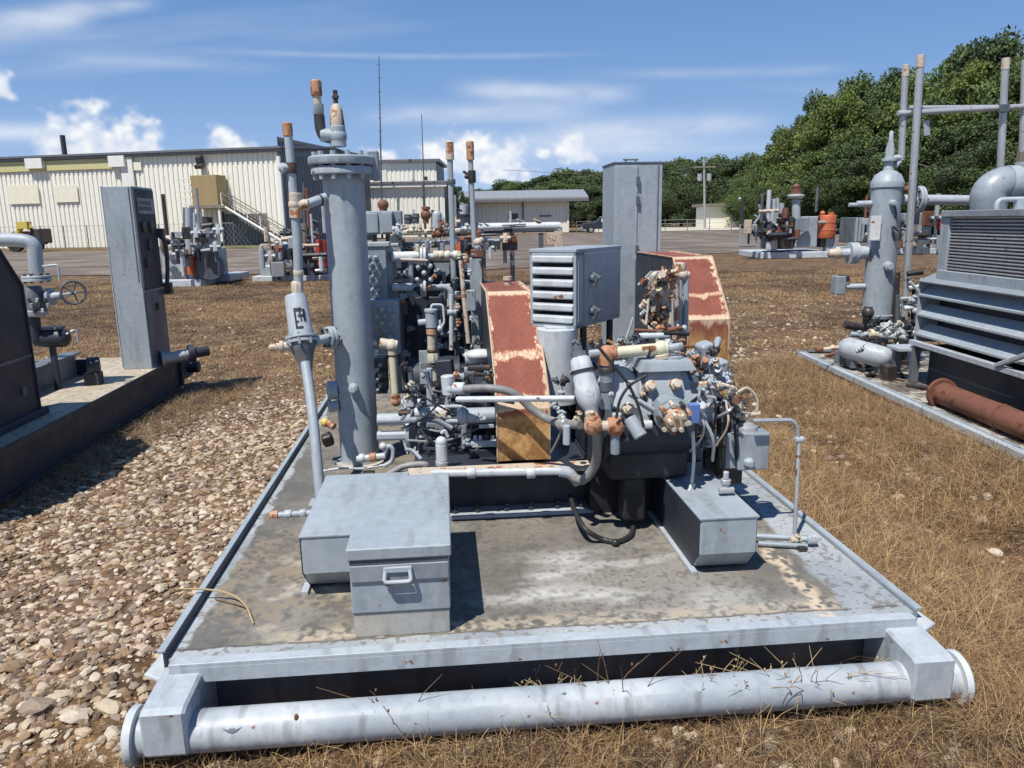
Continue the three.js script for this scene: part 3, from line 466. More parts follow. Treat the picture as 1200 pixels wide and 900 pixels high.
{ // scrubber vessel
  const c = V(0.393, DY, -1.9), r = 0.104, top = 1.89;
  thing('scrubber_vessel', 'tall grey upright pressure vessel with a thick bolted flange on top', 'pressure vessel', c);
  const sh = part('shell', cyl(c, V(c.x, top, c.z), r, r, 40), M.grey);
  part('base_ring', rev(V(c.x, DY, c.z), YA, [[0, 0.13], [0.015, 0.13], [0.018, 0.106], [0.03, 0.104]], 32), M.dusty);
  const f1 = part('lower_flange', rev(V(c.x, top, c.z), YA, [[0, 0], [0, 0.152], [0.006, 0.158], [0.034, 0.158], [0.04, 0.154], [0.04, 0]], 40), M.grey);
  const f2 = part('blind_flange', rev(V(c.x, top + 0.048, c.z), YA, [[0, 0], [0, 0.165], [0.006, 0.17], [0.036, 0.17], [0.043, 0.163], [0.043, 0]], 40), M.grey);
  ringBolts(V(c.x, top + 0.045, c.z), YA, 0.138, 12, 0.014, 0.135, 0.2).forEach((g) => part('bolt', g, M.grey, f2));
  part('davit_lug', [bx(c.x + 0.145, c.x + 0.185, top - 0.03, top + 0.12, c.z - 0.03, c.z + 0.04, 0.01)], M.mid, f1);
  const n1 = S.d(414, 455, 1.79); part('plug_boss', rev(V(n1.x, n1.y, c.z + r - 0.006), ZA, [[0, 0.026], [0.03, 0.024], [0.032, 0.016], [0.05, 0.016], [0.052, 0]], 14), M.pale, sh);
  part('side_boss', rev(V(c.x - r + 0.01, 0.78, c.z + 0.02), V(-1, 0, 0.1), [[0, 0.05], [0.05, 0.05], [0.055, 0.04], [0.06, 0]], 18), M.pale, sh);
  part('side_boss', rev(V(c.x - r + 0.01, 0.70, c.z + 0.05), V(-1, 0, 0.3), [[0, 0.03], [0.05, 0.03], [0.055, 0]], 14), M.pale, sh);
}
{ // relief piping on the vessel's lid
  const d = 1.9, cT = S.d(396, 160, d), base = S.d(396, 183, d);
  thing('relief_valve', 'rust streaked relief valve and capped elbow on the tall vessel lid', 'valve', base);
  part('lower_nipple', cyl(add(base, 0, -0.03, 0), add(base, 0, 0.03, 0), 0.026), M.iron);
  const b = part('tee', [sph(cT, 0.046), cyl(add(cT, 0, -0.05, 0), add(cT, 0, 0.05, 0), 0.04), cyl(cT, lerpV(cT, S.d(376, 158, d), 1), 0.034)], M.grey);
  part('bonnet', rev(add(cT, 0, 0.04, 0), YA, [[0, 0.034], [0.02, 0.036], [0.05, 0.034], [0.1, 0.026], [0.115, 0.016], [0.12, 0]], 14), M.tanned, b);
  part('rust_flank', [cyl(add(cT, 0.021, 0.045, 0.004), add(cT, 0.016, 0.13, 0.004), 0.018, 0.014, 10)], M.brown, b);
  part('stem', rev(add(cT, 0, 0.15, 0), YA, [[0, 0.012], [0.03, 0.012], [0.032, 0.017], [0.045, 0.017], [0.047, 0.011], [0.07, 0.012], [0.072, 0]], 10), M.iron, b);
  const e0 = S.d(388, 162, d), e1 = S.d(375, 150, d), e2 = S.d(374, 135, d), e3 = S.d(370, 104, d);
  part('elbow', pipe([e0, S.d(379, 160, d), e1, e2], 0.027, 0.05), M.iron);
  part('riser', pipe([e2, lerpV(e2, e3, 0.8)], 0.020), M.tanned);
  coupling(lerpV(e2, e3, 0.22), YA, 0.027, 0.05, M.mid);
  part('rust_cap', rev(lerpV(e2, e3, 0.72), YA, [[0, 0.024], [0.004, 0.028], [0.07, 0.028], [0.076, 0.022], [0.078, 0]], 10), M.rusty);
}
{ // filter standpipe
  const dep = (y) => mix(1.72, 1.32, sst(y, 330, 585)), d = 1.3, p = (x, y) => S.d(x, y, dep(y)), bot = S.d(376, 592, d);
  thing('filter_standpipe', 'slender grey standpipe with a lettered filter canister and rust capped top', 'standpipe', V(bot.x, DY, -d));
  const topP = p(336, 140), ax = (y) => lerpV(p(350, 345), topP, (345 - y) / 205);
  part('upper_pipe', pipe([p(350, 345), p(349, 290), p(345, 240)], 0.023), M.grey);
  part('riser', pipe([p(345, 245), p(341, 195), p(337, 150)], 0.0205), M.pale);
  part('rust_cap', rev(p(337.5, 160), YA, [[0, 0.02], [0.004, 0.024], [0.06, 0.024], [0.064, 0.019], [0.066, 0]], 10), M.rusty);
  coupling(p(341, 197), YA, 0.029, 0.05, M.iron); part('plug', [cyl(p(341, 197), add(p(331, 197), 0, 0, 0.02), 0.022), sph(p(332, 197), 0.025)], M.pale);
  const t = part('tee', [cyl(p(347, 256), p(346, 226), 0.031), sph(p(346, 240), 0.034), cyl(p(346, 240), p(362, 240), 0.027)], M.tanned);
  coupling(p(350, 320), YA, 0.027, 0.03, M.tanned, 'union');
  part('branch_pipe', cyl(p(358, 240), V(0.32, 1.787, -1.86), 0.023), M.pale); part('clamp', cyl(lerpV(p(358, 240), V(0.32, 1.787, -1.86), 0.55), lerpV(p(358, 240), V(0.32, 1.787, -1.86), 0.62), 0.028), M.iron);
  part('union', rev(p(349, 346), YA, [[0, 0.028], [0.02, 0.03], [0.06, 0.03], [0.07, 0.024], [0.075, 0]], 8), M.tanned);
  const h0 = p(354, 398), h1 = p(346, 345), ah = h1.clone().sub(h0);
  const can = part('canister', rev(h0, ah, [[0, 0], [0, 0.056], [0.004, 0.06], [ah.length() - 0.02, 0.054], [ah.length() - 0.004, 0.05], [ah.length(), 0.03], [ah.length() + 0.01, 0]], 28), M.pale);
  { // the letters run up the canister: heavy strokes standing a hair proud of it
    const strokes = [[0, 0, 0.16, 1], [0.16, 0.86, 0.7, 1], [0.78, 0.34, 1, 0.94], [0.3, 0.56, 0.78, 0.68], [0.16, 0.0, 0.66, 0.12], [0.42, 0.72, 0.56, 0.86], [0.16, 0.30, 0.34, 0.4], [0.5, 0.34, 0.62, 0.5]], gs = [], u = ah.clone().normalize(), q = new THREE.Quaternion().setFromUnitVectors(YA, u);
    for (const [a, b, c2, e] of strokes) { const n = 4, g = new THREE.CylinderGeometry(0.0596, 0.0608, (e - b) * 0.1, n + 1, 1, false, 0, 1); g.dispose(); const t0 = -0.16 + a * 0.92, dt = (c2 - a) * 0.92, hy = (e - b) * 0.105, cy = 0.045 + ((b + e) / 2) * 0.105; const w = new THREE.CylinderGeometry(0.0592, 0.0602, hy, 6, 1, true, t0, dt); w.translate(0, cy, 0).applyQuaternion(q).translate(h0.x, h0.y, h0.z); gs.push(finish(w)); }
    part('lettering', gs, M.black, can);
  }
  const cl = part('clamp_flange', [rev(add(h0, 0, 0.004, 0), ah, [[0, 0.055], [0, 0.076], [0.004, 0.08], [0.014, 0.08], [0.016, 0.062]], 28), rev(add(h0, 0, -0.016, 0), ah, [[0, 0.055], [0, 0.078], [0.014, 0.08], [0.017, 0.07]], 28)], M.pale);
  ringBolts(add(h0, 0, 0.0, 0), ah.clone().normalize(), 0.071, 8, 0.007, 0.06).forEach((g) => part('bolt', g, M.mid, cl));
  part('lower_bowl', rev(add(h0, 0, -0.02, 0), ah.clone().negate(), [[0, 0.066], [0.02, 0.064], [0.05, 0.05], [0.09, 0.038], [0.11, 0.034], [0.14, 0.031], [0.15, 0]], 24), M.slate);
  part('lower_pipe', pipe([p(358, 425), p(366, 480), p(372, 545), V(bot.x, DY + 0.004, -d)], 0.025, 0.2), M.grey);
  const nz = add(h0, -0.05, -0.03, 0.01); part('nozzle', [cyl(nz, add(nz, -0.05, 0.0, 0.01), 0.024), rev(add(nz, -0.04, 0, 0.01), V(-1, 0, 0.15), [[0, 0.03], [0.016, 0.032], [0.018, 0.02], [0.06, 0.02], [0.066, 0.016], [0.067, 0]], 12)], M.tanned);
  part('foot_plate', bx(bot.x - 0.05, bot.x + 0.05, DY, DY + 0.01, -d - 0.05, -d + 0.05, 0.002), M.grey);
  const q0 = add(h0, 0.06, -0.012, 0); flangePair(lerpV(q0, V(0.33, q0.y, -1.86), 0.6), V(1, 0, -0.8), 0.058, 0.018, 6, M.grey, T.o, 'side_flange');
  part('side_pipe', cyl(q0, V(0.33, q0.y, -1.86), 0.024), M.pale);
}
{ // drain at the edge of the deck
  const d = 1.15, a = S.d(318, 604, d), b = S.d(362, 601, d);
  thing('drain_valve', 'small grey drain pipe with an orange rusted end lying at the deck edge', 'valve', V((a.x + b.x) / 2, DY, -d));
  part('rust_cap', rev(a, XA, [[-0.005, 0], [-0.005, 0.02], [0.03, 0.022], [0.032, 0.015]], 10), M.rusty);
  part('drain_pipe', pipe([add(a, 0.02, 0, 0), add(b, 0.12, 0, 0)], 0.015), M.grey); coupling(lerpV(a, b, 0.45), XA, 0.021, 0.03, M.pale, 'union'); coupling(lerpV(a, b, 0.85), XA, 0.02, 0.025, M.pale, 'union');
  part('valve_lever', [pipe([add(lerpV(a, b, 0.6), 0, -0.01, 0.03), add(lerpV(a, b, 0.3), 0, -0.03, 0.05)], 0.008)], M.iron);
  part('support', bx(b.x - 0.02, b.x + 0.02, DY, b.y - 0.01, -d - 0.015, -d + 0.015, 0.002), M.mid);
}

// ------------------------------------------------------------------ compressor bed, guards, compressor
{ // dark sub-frame that carries the machinery
  thing('compressor_bed', 'dark steel beam bed under the compressor with pale top flange', 'machine bed', V(1.45, DY, -1.6));
  part('front_web', [bx(0.72, 2.02, DY + 0.02, 0.575, -1.12, -1.105, 0.002)], M.navy);
  part('top_flange', [bx(0.70, 1.50, 0.575, 0.592, -1.06, -0.96, 0.003)], M.tanned);
  part('bottom_flange', [bx(0.84, 1.52, DY + 0.001, DY + 0.018, -1.2, -1.0, 0.003)], M.pale);
  for (const x of [0.72, 2.0]) part('side_web', bx(x, x + 0.015, DY + 0.02, 0.575, -2.6, -1.105, 0.002), M.navy);
  part('rear_deck', [bx(0.72, 2.0, 0.56, 0.574, -2.7, -1.02, 0.003), bx(1.5, 2.0, 0.575, 0.592, -2.6, -0.99, 0.003)], M.navy);
  for (const x of [0.9, 1.0, 1.13, 1.24, 1.36, 1.47]) part('bolt', rev(V(x, DY + 0.018, -1.045), YA, [[0, 0], [0, 0.015], [0.018, 0.014], [0.02, 0.007], [0.034, 0.007], [0.034, 0]], 6), M.navy);
}
function guard(label, x0, x1, d0, dTop, y0, yk, yt, dEnd, seed, mids = []) {     // octagonal sheet-metal guard over a pulley
  const cy = (y0 + yt) / 2, sl = dTop - d0;
  thing('belt_guard', label, 'belt guard', V((x0 + x1) / 2, y0, -(d0 + dEnd) / 2), 'rusted belt guards of the compressor');
  const gt = dataTex(256, 1024, (u, v) => {                          // v runs along the wrap: 0 foot, 0.28 first crease, 0.72 second crease
    const a = fbm(u * 4, v * 12, seed, 5), b = fbm(u * 18, v * 50, seed + 3, 4), f = fbm(u * 60, v * 160, seed + 5, 3);
    let c = mix3([0.17, 0.048, 0.03], [0.26, 0.085, 0.058], a);
    const cr = Math.max(sst(Math.abs(v - 0.29 - (a - 0.5) * 0.04), 0.035, 0.008), sst(Math.abs(v - 0.45 - (a - 0.5) * 0.06), 0.03, 0.006) * 0.8, sst(Math.abs(v - 0.72), 0.03, 0.006)), edge = Math.max(sst(u + (b - 0.5) * 0.2, 0.06, 0.0), sst(u + (b - 0.5) * 0.3, 0.84, 1.0));
    const w = clamp(Math.max(cr, edge) * 1.0 - 0.05 + (b - 0.5) * 0.35 + (f - 0.5) * 0.5);
    c = mix3(c, mix3([0.40, 0.17, 0.08], [0.56, 0.44, 0.31], sst(w, 0.35, 1.0)), sst(w, 0.12, 0.75));
    const low = sst(v, 0.27, 0.22); c = mix3(c, mix3([0.30, 0.15, 0.05], [0.52, 0.32, 0.12], sst(a * 0.6 + b * 0.4, 0.35, 0.65)), low * 0.92);
    return c.map((k) => k * (0.75 + 0.5 * f));
  });
  const m = new THREE.MeshStandardMaterial({ map: gt, roughness: 0.85, bumpMap: bumpN, bumpScale: 0.001 }); m.name = 'rusted guard sheet';
  const ring = [[-d0, y0], [-d0, yk], ...mids, [-dTop, yt], [-dEnd + sl, yt], [-dEnd, yt - sl], [-dEnd, y0]];
  // wrap sheet with its own uv along the outline
  const pos = [], uv = [], th = 0.006, lens = [0]; for (let i = 1; i < ring.length; i++) lens.push(lens[i - 1] + Math.hypot(ring[i][0] - ring[i - 1][0], ring[i][1] - ring[i - 1][1]));
  const l3 = lens[2 + mids.length], vv = lens.map((l) => (l <= l3 ? (l / lens[1] <= 1 ? (l / lens[1]) * 0.28 : 0.28 + ((l - lens[1]) / (l3 - lens[1])) * 0.44) : 0.72 + ((l - l3) / 3)));
  const quad = (a, b, c, d, ua, ub, va, vb) => { pos.push(...a, ...b, ...c, ...a, ...c, ...d); uv.push(ua, va, ub, va, ub, vb, ua, va, ub, vb, ua, vb); };
  for (let i = 0; i + 1 < ring.length; i++) { const [za, ya] = ring[i], [zb, yb] = ring[i + 1]; quad([x0, ya, za], [x1, ya, za], [x1, yb, zb], [x0, yb, zb], 0, 1, vv[i], vv[i + 1]); }
  const g = new THREE.BufferGeometry(); g.setAttribute('position', new THREE.Float32BufferAttribute(pos, 3)); g.setAttribute('uv', new THREE.Float32BufferAttribute(uv, 2)); g.computeVertexNormals(); g.translate(-T.base.x, -T.base.y, -T.base.z);
  const w = ready('wrapper_sheet', g, m);
  const inner = ring.map(([z, y]) => { const cz = -(d0 + dEnd) / 2; return [cz + (z - cz) * 0.995, cy + (y - cy) * 0.995]; });
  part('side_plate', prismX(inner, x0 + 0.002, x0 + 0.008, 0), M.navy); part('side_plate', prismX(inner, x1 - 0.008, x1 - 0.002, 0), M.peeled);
  for (const x of [x0, x1]) for (let i = 0; i < 3 + mids.length; i++) { const a = V(x, ring[i][1], ring[i][0]), b = V(x, ring[i + 1][1], ring[i + 1][0]); part('edge_bead', sweep([a, b], 0.005, 6), M.peeled, w); }
}
guard('low rust red belt guard, its foot bleached orange, beside the dark engine', 1.098, 1.335, 1.1, 1.72, 0.592, 0.83, 1.295, 3.0, 611, [[-1.13, 0.885], [-1.24, 0.985], [-1.40, 1.09], [-1.56, 1.195]]);
guard('rust red belt guard with a pale peeling edge, behind the rusty valve cluster', 2.25, 2.49, 2.0, 2.33, 0.40, 1.085, 1.42, 3.5, 641);
{ const p = S.d(595, 333, 2.15); thing('breather_cap', 'small pale capped stub on top of the low rust red belt guard', 'cap', p); part('stub', cyl(add(p, 0, -0.05, 0), add(p, 0, 0.02, 0), 0.02), M.tanned); part('cap', cyl(add(p, 0, 0.02, 0), add(p, 0, 0.045, 0), 0.026), M.tanned); }
{ // louvered box
  const A0 = S.d(675, 386, 1.35), a = Math.atan2(1, 1), top = 0.43;
  const e1 = S.d(622, 378, 1.5), e2 = S.d(742, 372, 1.68);
  const l = V(e1.x - A0.x, 0, e1.z - A0.z), r = V(e2.x - A0.x, 0, e2.z - A0.z);
  const Lw = 0.25, Rw = 0.5, yb = A0.y, yt = S.d(672, 293, 1.35).y; l.setLength(Lw); const rn = V(-l.z, 0, l.x).setLength(Rw); if (rn.dot(r) < 0) rn.negate();
  const C = (s, t, y) => V(A0.x, y, A0.z).addScaledVector(l, s).addScaledVector(rn, t);
  thing('louvered_box', 'grey steel box with white louvers on one face and a hinged plain door', 'louvered box', C(0.5, 0.5, yb));
  const yaw = Math.atan2(-l.z, l.x), lb = (s0, s1, t0, t1, y0, y1, bev = 0.003) => { const g = bx(s0 * Lw, s1 * Lw, y0, y1, t0 * Rw, t1 * Rw, bev), m4 = new THREE.Matrix4().makeBasis(l.clone().normalize(), YA, rn.clone().normalize()).setPosition(A0.x, 0, A0.z); if (m4.determinant() < 0) { g.applyMatrix4(m4); const p = g.attributes.position, n = g.attributes.normal; for (let i = 0; i < p.count; i += 3) for (const at of [p, n]) { const x = at.getX(i + 1), y = at.getY(i + 1), z = at.getZ(i + 1); at.setXYZ(i + 1, at.getX(i + 2), at.getY(i + 2), at.getZ(i + 2)); at.setXYZ(i + 2, x, y, z); } return g; } return g.applyMatrix4(m4); };
  const H = yt - yb, bk = part('casing', [lb(0, 1, 0.16, 1, yb, yt, 0.005), lb(-0.01, 1.01, -0.005, 1.005, yt - 0.012, yt + 0.004, 0.003), lb(0, 0.06, 0, 0.17, yb, yt), lb(0.94, 1, 0, 0.17, yb, yt), lb(0, 1, 0, 0.17, yb, yb + 0.02), lb(0, 1, 0, 0.17, yt - 0.03, yt)], M.grey);
  part('dark_core', lb(0.05, 0.95, 0.145, 0.165, yb + 0.02, yt - 0.02, 0), M.black);
  for (let i = 0; i < 6; i++) { const y = yb + 0.025 + (i / 5) * (H - 0.085); part('louver', [lb(0.055, 0.945, -0.02, 0.03, y, y + 0.032, 0.008), lb(0.055, 0.945, 0.0, 0.10, y + 0.026, y + 0.036, 0.002)], M.white); }
  part('door', lb(-0.014, -0.001, 0.16, 0.97, yb + 0.02, yt - 0.02, 0.004), M.grey);
  for (const y of [yt - 0.14, yb + 0.07]) { const c = C(-0.05, 0.3, y); part('door_latch', [cbx(c, 0.035, 0.035, 0.03, [0, yaw, 0], 0.006), sph(c, 0.022, 1, 1, 1, 8), cbx(add(c, 0.02, 0.012, 0.0), 0.05, 0.012, 0.02, [0, yaw, 0.5], 0.003), cbx(add(c, 0.012, -0.018, 0.01), 0.014, 0.045, 0.016, [0.2, yaw, 0.3], 0.003)], M.slate); }
  part('hinge_strip', lb(-0.012, 0.0, 0.04, 0.13, yb + 0.03, yt - 0.03, 0.002), M.grey);
  const c0 = C(0.4, 0.45, yb);
  { const pc = S.d(653, 400, 1.42); part('pedestal', [cyl(V(pc.x, 0.78, pc.z), V(pc.x, yb, pc.z), 0.1, 0.1, 24), bx(pc.x - 0.06, pc.x + 0.06, yb - 0.02, yb + 0.01, pc.z - 0.1, pc.z + 0.04)], M.white); }
  for (const [s, t] of [[0.1, 0.25], [0.1, 0.85]]) { const f = C(s, t, yb); part('leg', cyl(V(f.x, 0.6, f.z), V(f.x, yb, f.z), 0.017), M.iron); }
}
{ // tall panel at the back
  const d = 3.25, x0 = S.d(720, 192, d).x, x1 = S.d(777, 190, d).x, yt = S.d(740, 191, d).y;
  thing('panel_cabinet', 'tall narrow grey control cabinet standing behind the louvered box', 'cabinet', V((x0 + x1) / 2, DY, -d - 0.2));
  part('shell', bx(x0, x1, DY, yt, -d - 0.4, -d, 0.006), M.grey);
  part('corner_strip', bx(x1 - 0.035, x1 - 0.028, DY + 0.02, yt - 0.004, -d - 0.001, -d + 0.006, 0.001), M.slate);
  part('door_leaf', bx(x0 + 0.005, x0 + 0.165, DY + 0.06, yt - 0.02, -d - 0.001, -d + 0.01, 0.003), M.grey);
  for (const py of [212, 235, 292, 312]) { const p = S.d(744, py, d); part('latch', [bx(x0 + 0.155, x0 + 0.178, p.y - 0.03, p.y + 0.03, -d, -d + 0.025, 0.004)], M.slate); }
  part('top_cap', bx(x0 - 0.006, x1 + 0.006, yt - 0.002, yt + 0.008, -d - 0.406, -d + 0.006, 0.002), M.slate);
  const e = S.d(740, 184, d + 0.1); part('top_eyes', [cyl(V(e.x - 0.04, yt, -d - 0.1), V(e.x - 0.04, yt + 0.03, -d - 0.1), 0.006), cyl(V(e.x + 0.03, yt, -d - 0.1), V(e.x + 0.03, yt + 0.03, -d - 0.1), 0.006), cyl(V(e.x - 0.06, yt + 0.03, -d - 0.1), V(e.x + 0.05, yt + 0.03, -d - 0.1), 0.006)], M.slate);
}
{ // compressor: casing, covers, head
  const p = (x, y, d) => S.d(x, y, d);
  thing('compressor', 'pale blue grey gas compressor with angular cover plates and a bolted rusty head', 'compressor', V(1.7, 0.592, -1.3));
  const fr = 0.72;                                                      // depth of its front
  const cast = (pts, z, t, bev = 0.01, k = 0.45) => { const q = pts.map(([x, y]) => p(x, y, z)), yb = Math.min(...q.map((v) => v.y)), sh = new THREE.Shape(q.map((v) => new THREE.Vector2(v.x, v.y))); const g = finish(new THREE.ExtrudeGeometry(sh, { depth: t - 2 * bev, bevelEnabled: true, bevelThickness: bev, bevelSize: bev * 0.8, bevelSegments: 2 })).translate(0, 0, -z - t + bev), at = g.attributes.position; for (let i = 0; i < at.count; i++) at.setZ(i, at.getZ(i) - (at.getY(i) - yb) * k); g.deleteAttribute('normal'); return toCreasedNormals(g, 0.6); };   // a casting whose face leans back
  const arc = (cx, cy, rx, ry, n, a0 = 0, a1 = 360) => Array.from({ length: n + 1 }, (_, i) => { const a = (a0 + ((a1 - a0) * i) / n) * RAD; return [cx + rx * Math.cos(a), cy - ry * Math.sin(a)]; });
  const nk = p(784, 424, fr + 0.1); part('upper_neck', [rev(V(nk.x, nk.y - 0.04, nk.z), YA, [[0, 0.05], [0.03, 0.042], [0.05, 0.042], [0.053, 0.056], [0.066, 0.056], [0.068, 0.03], [0.07, 0]], 22)], M.grey);
  const cr = part('crankcase', cast([[712, 506], [716, 470], [734, 444], [758, 428], [806, 426], [826, 450], [832, 484], [812, 510]], fr + 0.03, 0.26), M.slate);
  part('round_cover', cast(arc(735, 478, 24, 40, 22), fr, 0.05, 0.012), M.pale); part('cover_rim', cast(arc(735, 478, 29, 45, 22), fr + 0.035, 0.03), M.grey);
  part('center_casting', cast([[764, 484], [766, 446], [772, 428], [797, 428], [803, 448], [806, 484]], fr - 0.03, 0.12, 0.014), M.grey);
  part('web_rib', cast([[752, 496], [758, 436], [764, 436], [762, 496]], fr - 0.01, 0.06, 0.006), M.pale); part('web_rib', cast([[808, 496], [806, 440], [812, 444], [818, 496]], fr - 0.01, 0.06, 0.006), M.grey);
  part('side_casting', cast([[810, 492], [810, 450], [826, 458], [832, 484], [826, 498]], fr, 0.09, 0.012), M.grey); part('top_flange', cast([[752, 436], [756, 426], [810, 424], [816, 434]], fr + 0.01, 0.16, 0.006, 0.1), M.grey);
  for (const [x, y] of [[758, 430], [772, 428], [796, 427], [808, 430], [716, 462], [718, 496], [733, 515], [753, 462], [754, 500], [822, 452], [828, 476]]) { const c = p(x, y, fr - 0.02 + (500 - y) * 0.0009), dir = V(0, 0.4, 1).normalize(); part('nut', rev(c.addScaledVector(dir, -0.02), dir, [[0, 0.011], [0.028, 0.011], [0.03, 0.006], [0.042, 0.006], [0.042, 0]], 6), [M.tanned, M.slate, M.pale][x % 3], cr); }
  for (const [x, y] of [[763, 452], [793, 450], [737, 478]]) { const c = p(x, y, fr + (490 - y) * 0.001 - 0.05), dir = V(-0.05, 0.4, 1).normalize(); part('bolt_boss', rev(c.addScaledVector(dir, -0.05), dir, [[0, 0.026], [0.05, 0.024], [0.054, 0.017], [0.068, 0.017], [0.07, 0.01], [0.072, 0]], 8), M.tanned, cr); part('boss_shadow_cap', rev(add(c, 0, -0.045, -0.02), dir, [[0, 0.022], [0.05, 0.02], [0.052, 0]], 8), M.iron, cr); }
  for (const [a, b] of [[[737, 462], [776, 486]], [[746, 470], [783, 494]]]) part('tie_rod', cyl(p(a[0], a[1], fr - 0.06), p(b[0], b[1], fr - 0.1), 0.008), M.pale, cr);
  // round head facing the viewer, lower front
  const hc = p(781, 478, fr - 0.04), hd = V(0.0, -0.12, 1).normalize();
  const hd0 = part('head_barrel', rev(hc, hd, [[0, 0.06], [0.06, 0.06], [0.065, 0.07], [0.085, 0.07], [0.09, 0.06], [0.115, 0.053], [0.12, 0]], 24), M.mid);
  part('head_cover', rev(hc.clone().addScaledVector(hd, 0.118), hd, [[0, 0.048], [0.02, 0.042], [0.026, 0.03], [0.04, 0.026], [0.044, 0]], 16), M.peeled, hd0);
  ringBolts(hc.clone().addScaledVector(hd, 0.1), hd, 0.057, 9, 0.010, 0.06, 0.3).forEach((g, i) => part('bolt', g, [M.tanned, M.iron, M.rusty][i % 3], hd0));
  ringBolts(hc.clone().addScaledVector(hd, 0.15), hd, 0.03, 6, 0.009, 0.04, 0.1).forEach((g, i) => part('bolt', g, M.tanned, hd0));
  part('lower_casing', [prismX([[-0.78, 0.9], [-0.7, 0.84], [-0.7, 0.76], [-0.8, 0.66], [-1.02, 0.60], [-1.55, 0.60], [-1.55, 0.9]], 1.5, 1.88, 0.012)], M.navy);
  part('shadow_blocks', [bx(1.53, 1.86, 0.60, 0.72, -1.1, -0.74, 0.02), bx(1.60, 1.7, 0.40, 0.6, -0.9, -0.78, 0.02), bx(1.5, 1.9, DY, 0.6, -1.1, -1.0, 0.004)], M.black);  // black blocks added to fill and cast the shadow under the compressor
  for (const [x, y, r] of [[723, 490, 0.02], [664, 504, 0.015]]) { const c = p(x, y, fr - 0.02); part('stud', cyl(add(c, 0, -0.06, 0), add(c, 0, 0.02, 0), r), M.pale, cr); }
  const ft = p(745, 500, 0.64); part('strut_foot', [pipe([add(ft, -0.02, 0.03, -0.02), add(ft, 0.015, -0.035, 0.02)], 0.028)], M.grey);
  // cylinder block behind, so that the machine has a body up to the guard
  part('frame_block', [bx(1.55, 2.12, 0.6, 0.92, -2.3, -1.3, 0.03)], M.navy);
  part('blue_tag', bx(p(808, 484, 0.6).x, p(821, 484, 0.6).x, p(810, 497, 0.6).y, p(810, 474, 0.6).y, -0.64, -0.6, 0.006), M.blue);
}
{ // oil filter canister, slanting
  const d = 0.74, a = S.d(679, 418, d + 0.06), b = S.d(692, 476, d), ax = b.clone().sub(a), Ln = ax.length();
  thing('filter_canister', 'white slanting filter canister with a dark clamp band beside the compressor', 'filter', b);
  part('can', rev(a, ax, [[0, 0], [0, 0.03], [0.012, 0.04], [0.045, 0.044], [Ln * 0.6, 0.046], [Ln * 0.66, 0.051], [Ln * 0.9, 0.048], [Ln, 0.035], [Ln + 0.02, 0.026], [Ln + 0.025, 0]], 28), M.white);
  part('clamp_band', rev(lerpV(a, b, 0.26), ax, [[0, 0.044], [0, 0.0495], [0.012, 0.0495], [0.012, 0.044]], 24), M.rubber);
  part('head_plug', rev(a, ax.clone().negate(), [[0, 0.032], [0.02, 0.03], [0.022, 0.02], [0.045, 0.02], [0.047, 0]], 10), M.slate);
  part('neck', rev(b, ax, [[0, 0.03], [0.02, 0.026], [0.05, 0.026], [0.052, 0.0]], 12), M.tanned);
  part('pressed_boss', rev(lerpV(a, b, 0.74).add(V(0, 0.01, 0.044)), V(-0.1, 0.2, 1), [[0, 0.018], [0.006, 0.014], [0.007, 0]], 14), M.white);
}
{ // tee pipe with orange rusted fittings
  const d = 0.66, p = (x, y) => S.d(x, y, d);
  thing('rusted_tee_pipe', 'whitish pipe with two orange rusted tees in front of the compressor', 'pipe', p(710, 505));
  const t1 = part('rusted_tee', [rev(p(686, 498), XA, [[0, 0], [0, 0.028], [0.008, 0.033], [0.05, 0.033], [0.058, 0.028], [0.058, 0]], 12), sph(p(694, 500), 0.034), rev(p(694, 498), V(-0.1, 1, 0), [[0, 0.026], [0.03, 0.028], [0.036, 0.025], [0.036, 0]], 12)], M.rusty);
  const t2 = part('rusted_tee', [rev(p(712, 499), XA, [[0, 0], [0, 0.03], [0.008, 0.034], [0.046, 0.034], [0.054, 0.03], [0.054, 0]], 12), sph(p(721, 501), 0.036)], M.rusty);
  part('pipe_run', [cyl(p(735, 499), p(764, 497), 0.018)], M.white); part('nipple', cyl(p(700, 499), p(713, 499), 0.02), M.tanned);
  part('down_pipe', [cyl(p(721, 503), p(721, 532), 0.019)], M.mid); part('up_pipe', cyl(p(693, 497), p(691, 482), 0.02), M.tanned);
}
{ // yellowed pipe above
  const d = 0.8, p = (x, y) => S.d(x, y, d);
  thing('yellowed_pipe', 'yellowed pipe with a rusty elbow lying across the top of the compressor', 'pipe', p(740, 412));
  part('long_pipe', cyl(p(714, 414), p(770, 409), 0.024), M.yellowed); part('thin_pipe', cyl(p(690, 415), p(706, 413), 0.016), M.pale);
  part('rusty_elbow', [sph(p(711, 414), 0.034), cyl(p(711, 414), p(710, 428), 0.033), cyl(p(709, 414), p(722, 413), 0.031)], M.rusty);
  part('down_pipe', [cyl(p(711, 428), p(712, 490), 0.027)], M.mid); part('collar', cyl(p(711, 430), p(711, 436), 0.035), M.iron); part('collar', cyl(p(711, 446), p(711, 458), 0.03), M.slate);
  part('amber_tee', [sph(p(775, 408), 0.032), cyl(p(775, 408), p(777, 423), 0.026), cyl(p(770, 409), p(782, 408), 0.03)], M.yellowed); part('amber_ring', cyl(p(775, 414), p(776, 420), 0.036), M.tanned);
  part('flange_ring', cyl(p(775, 424), p(775, 429), 0.055, 0.055, 18), M.slate);
  part('right_pipe', cyl(p(783, 408), p(800, 405), 0.015), M.pale); part('ring', cyl(p(758, 411), p(761, 411), 0.027), M.iron);
}
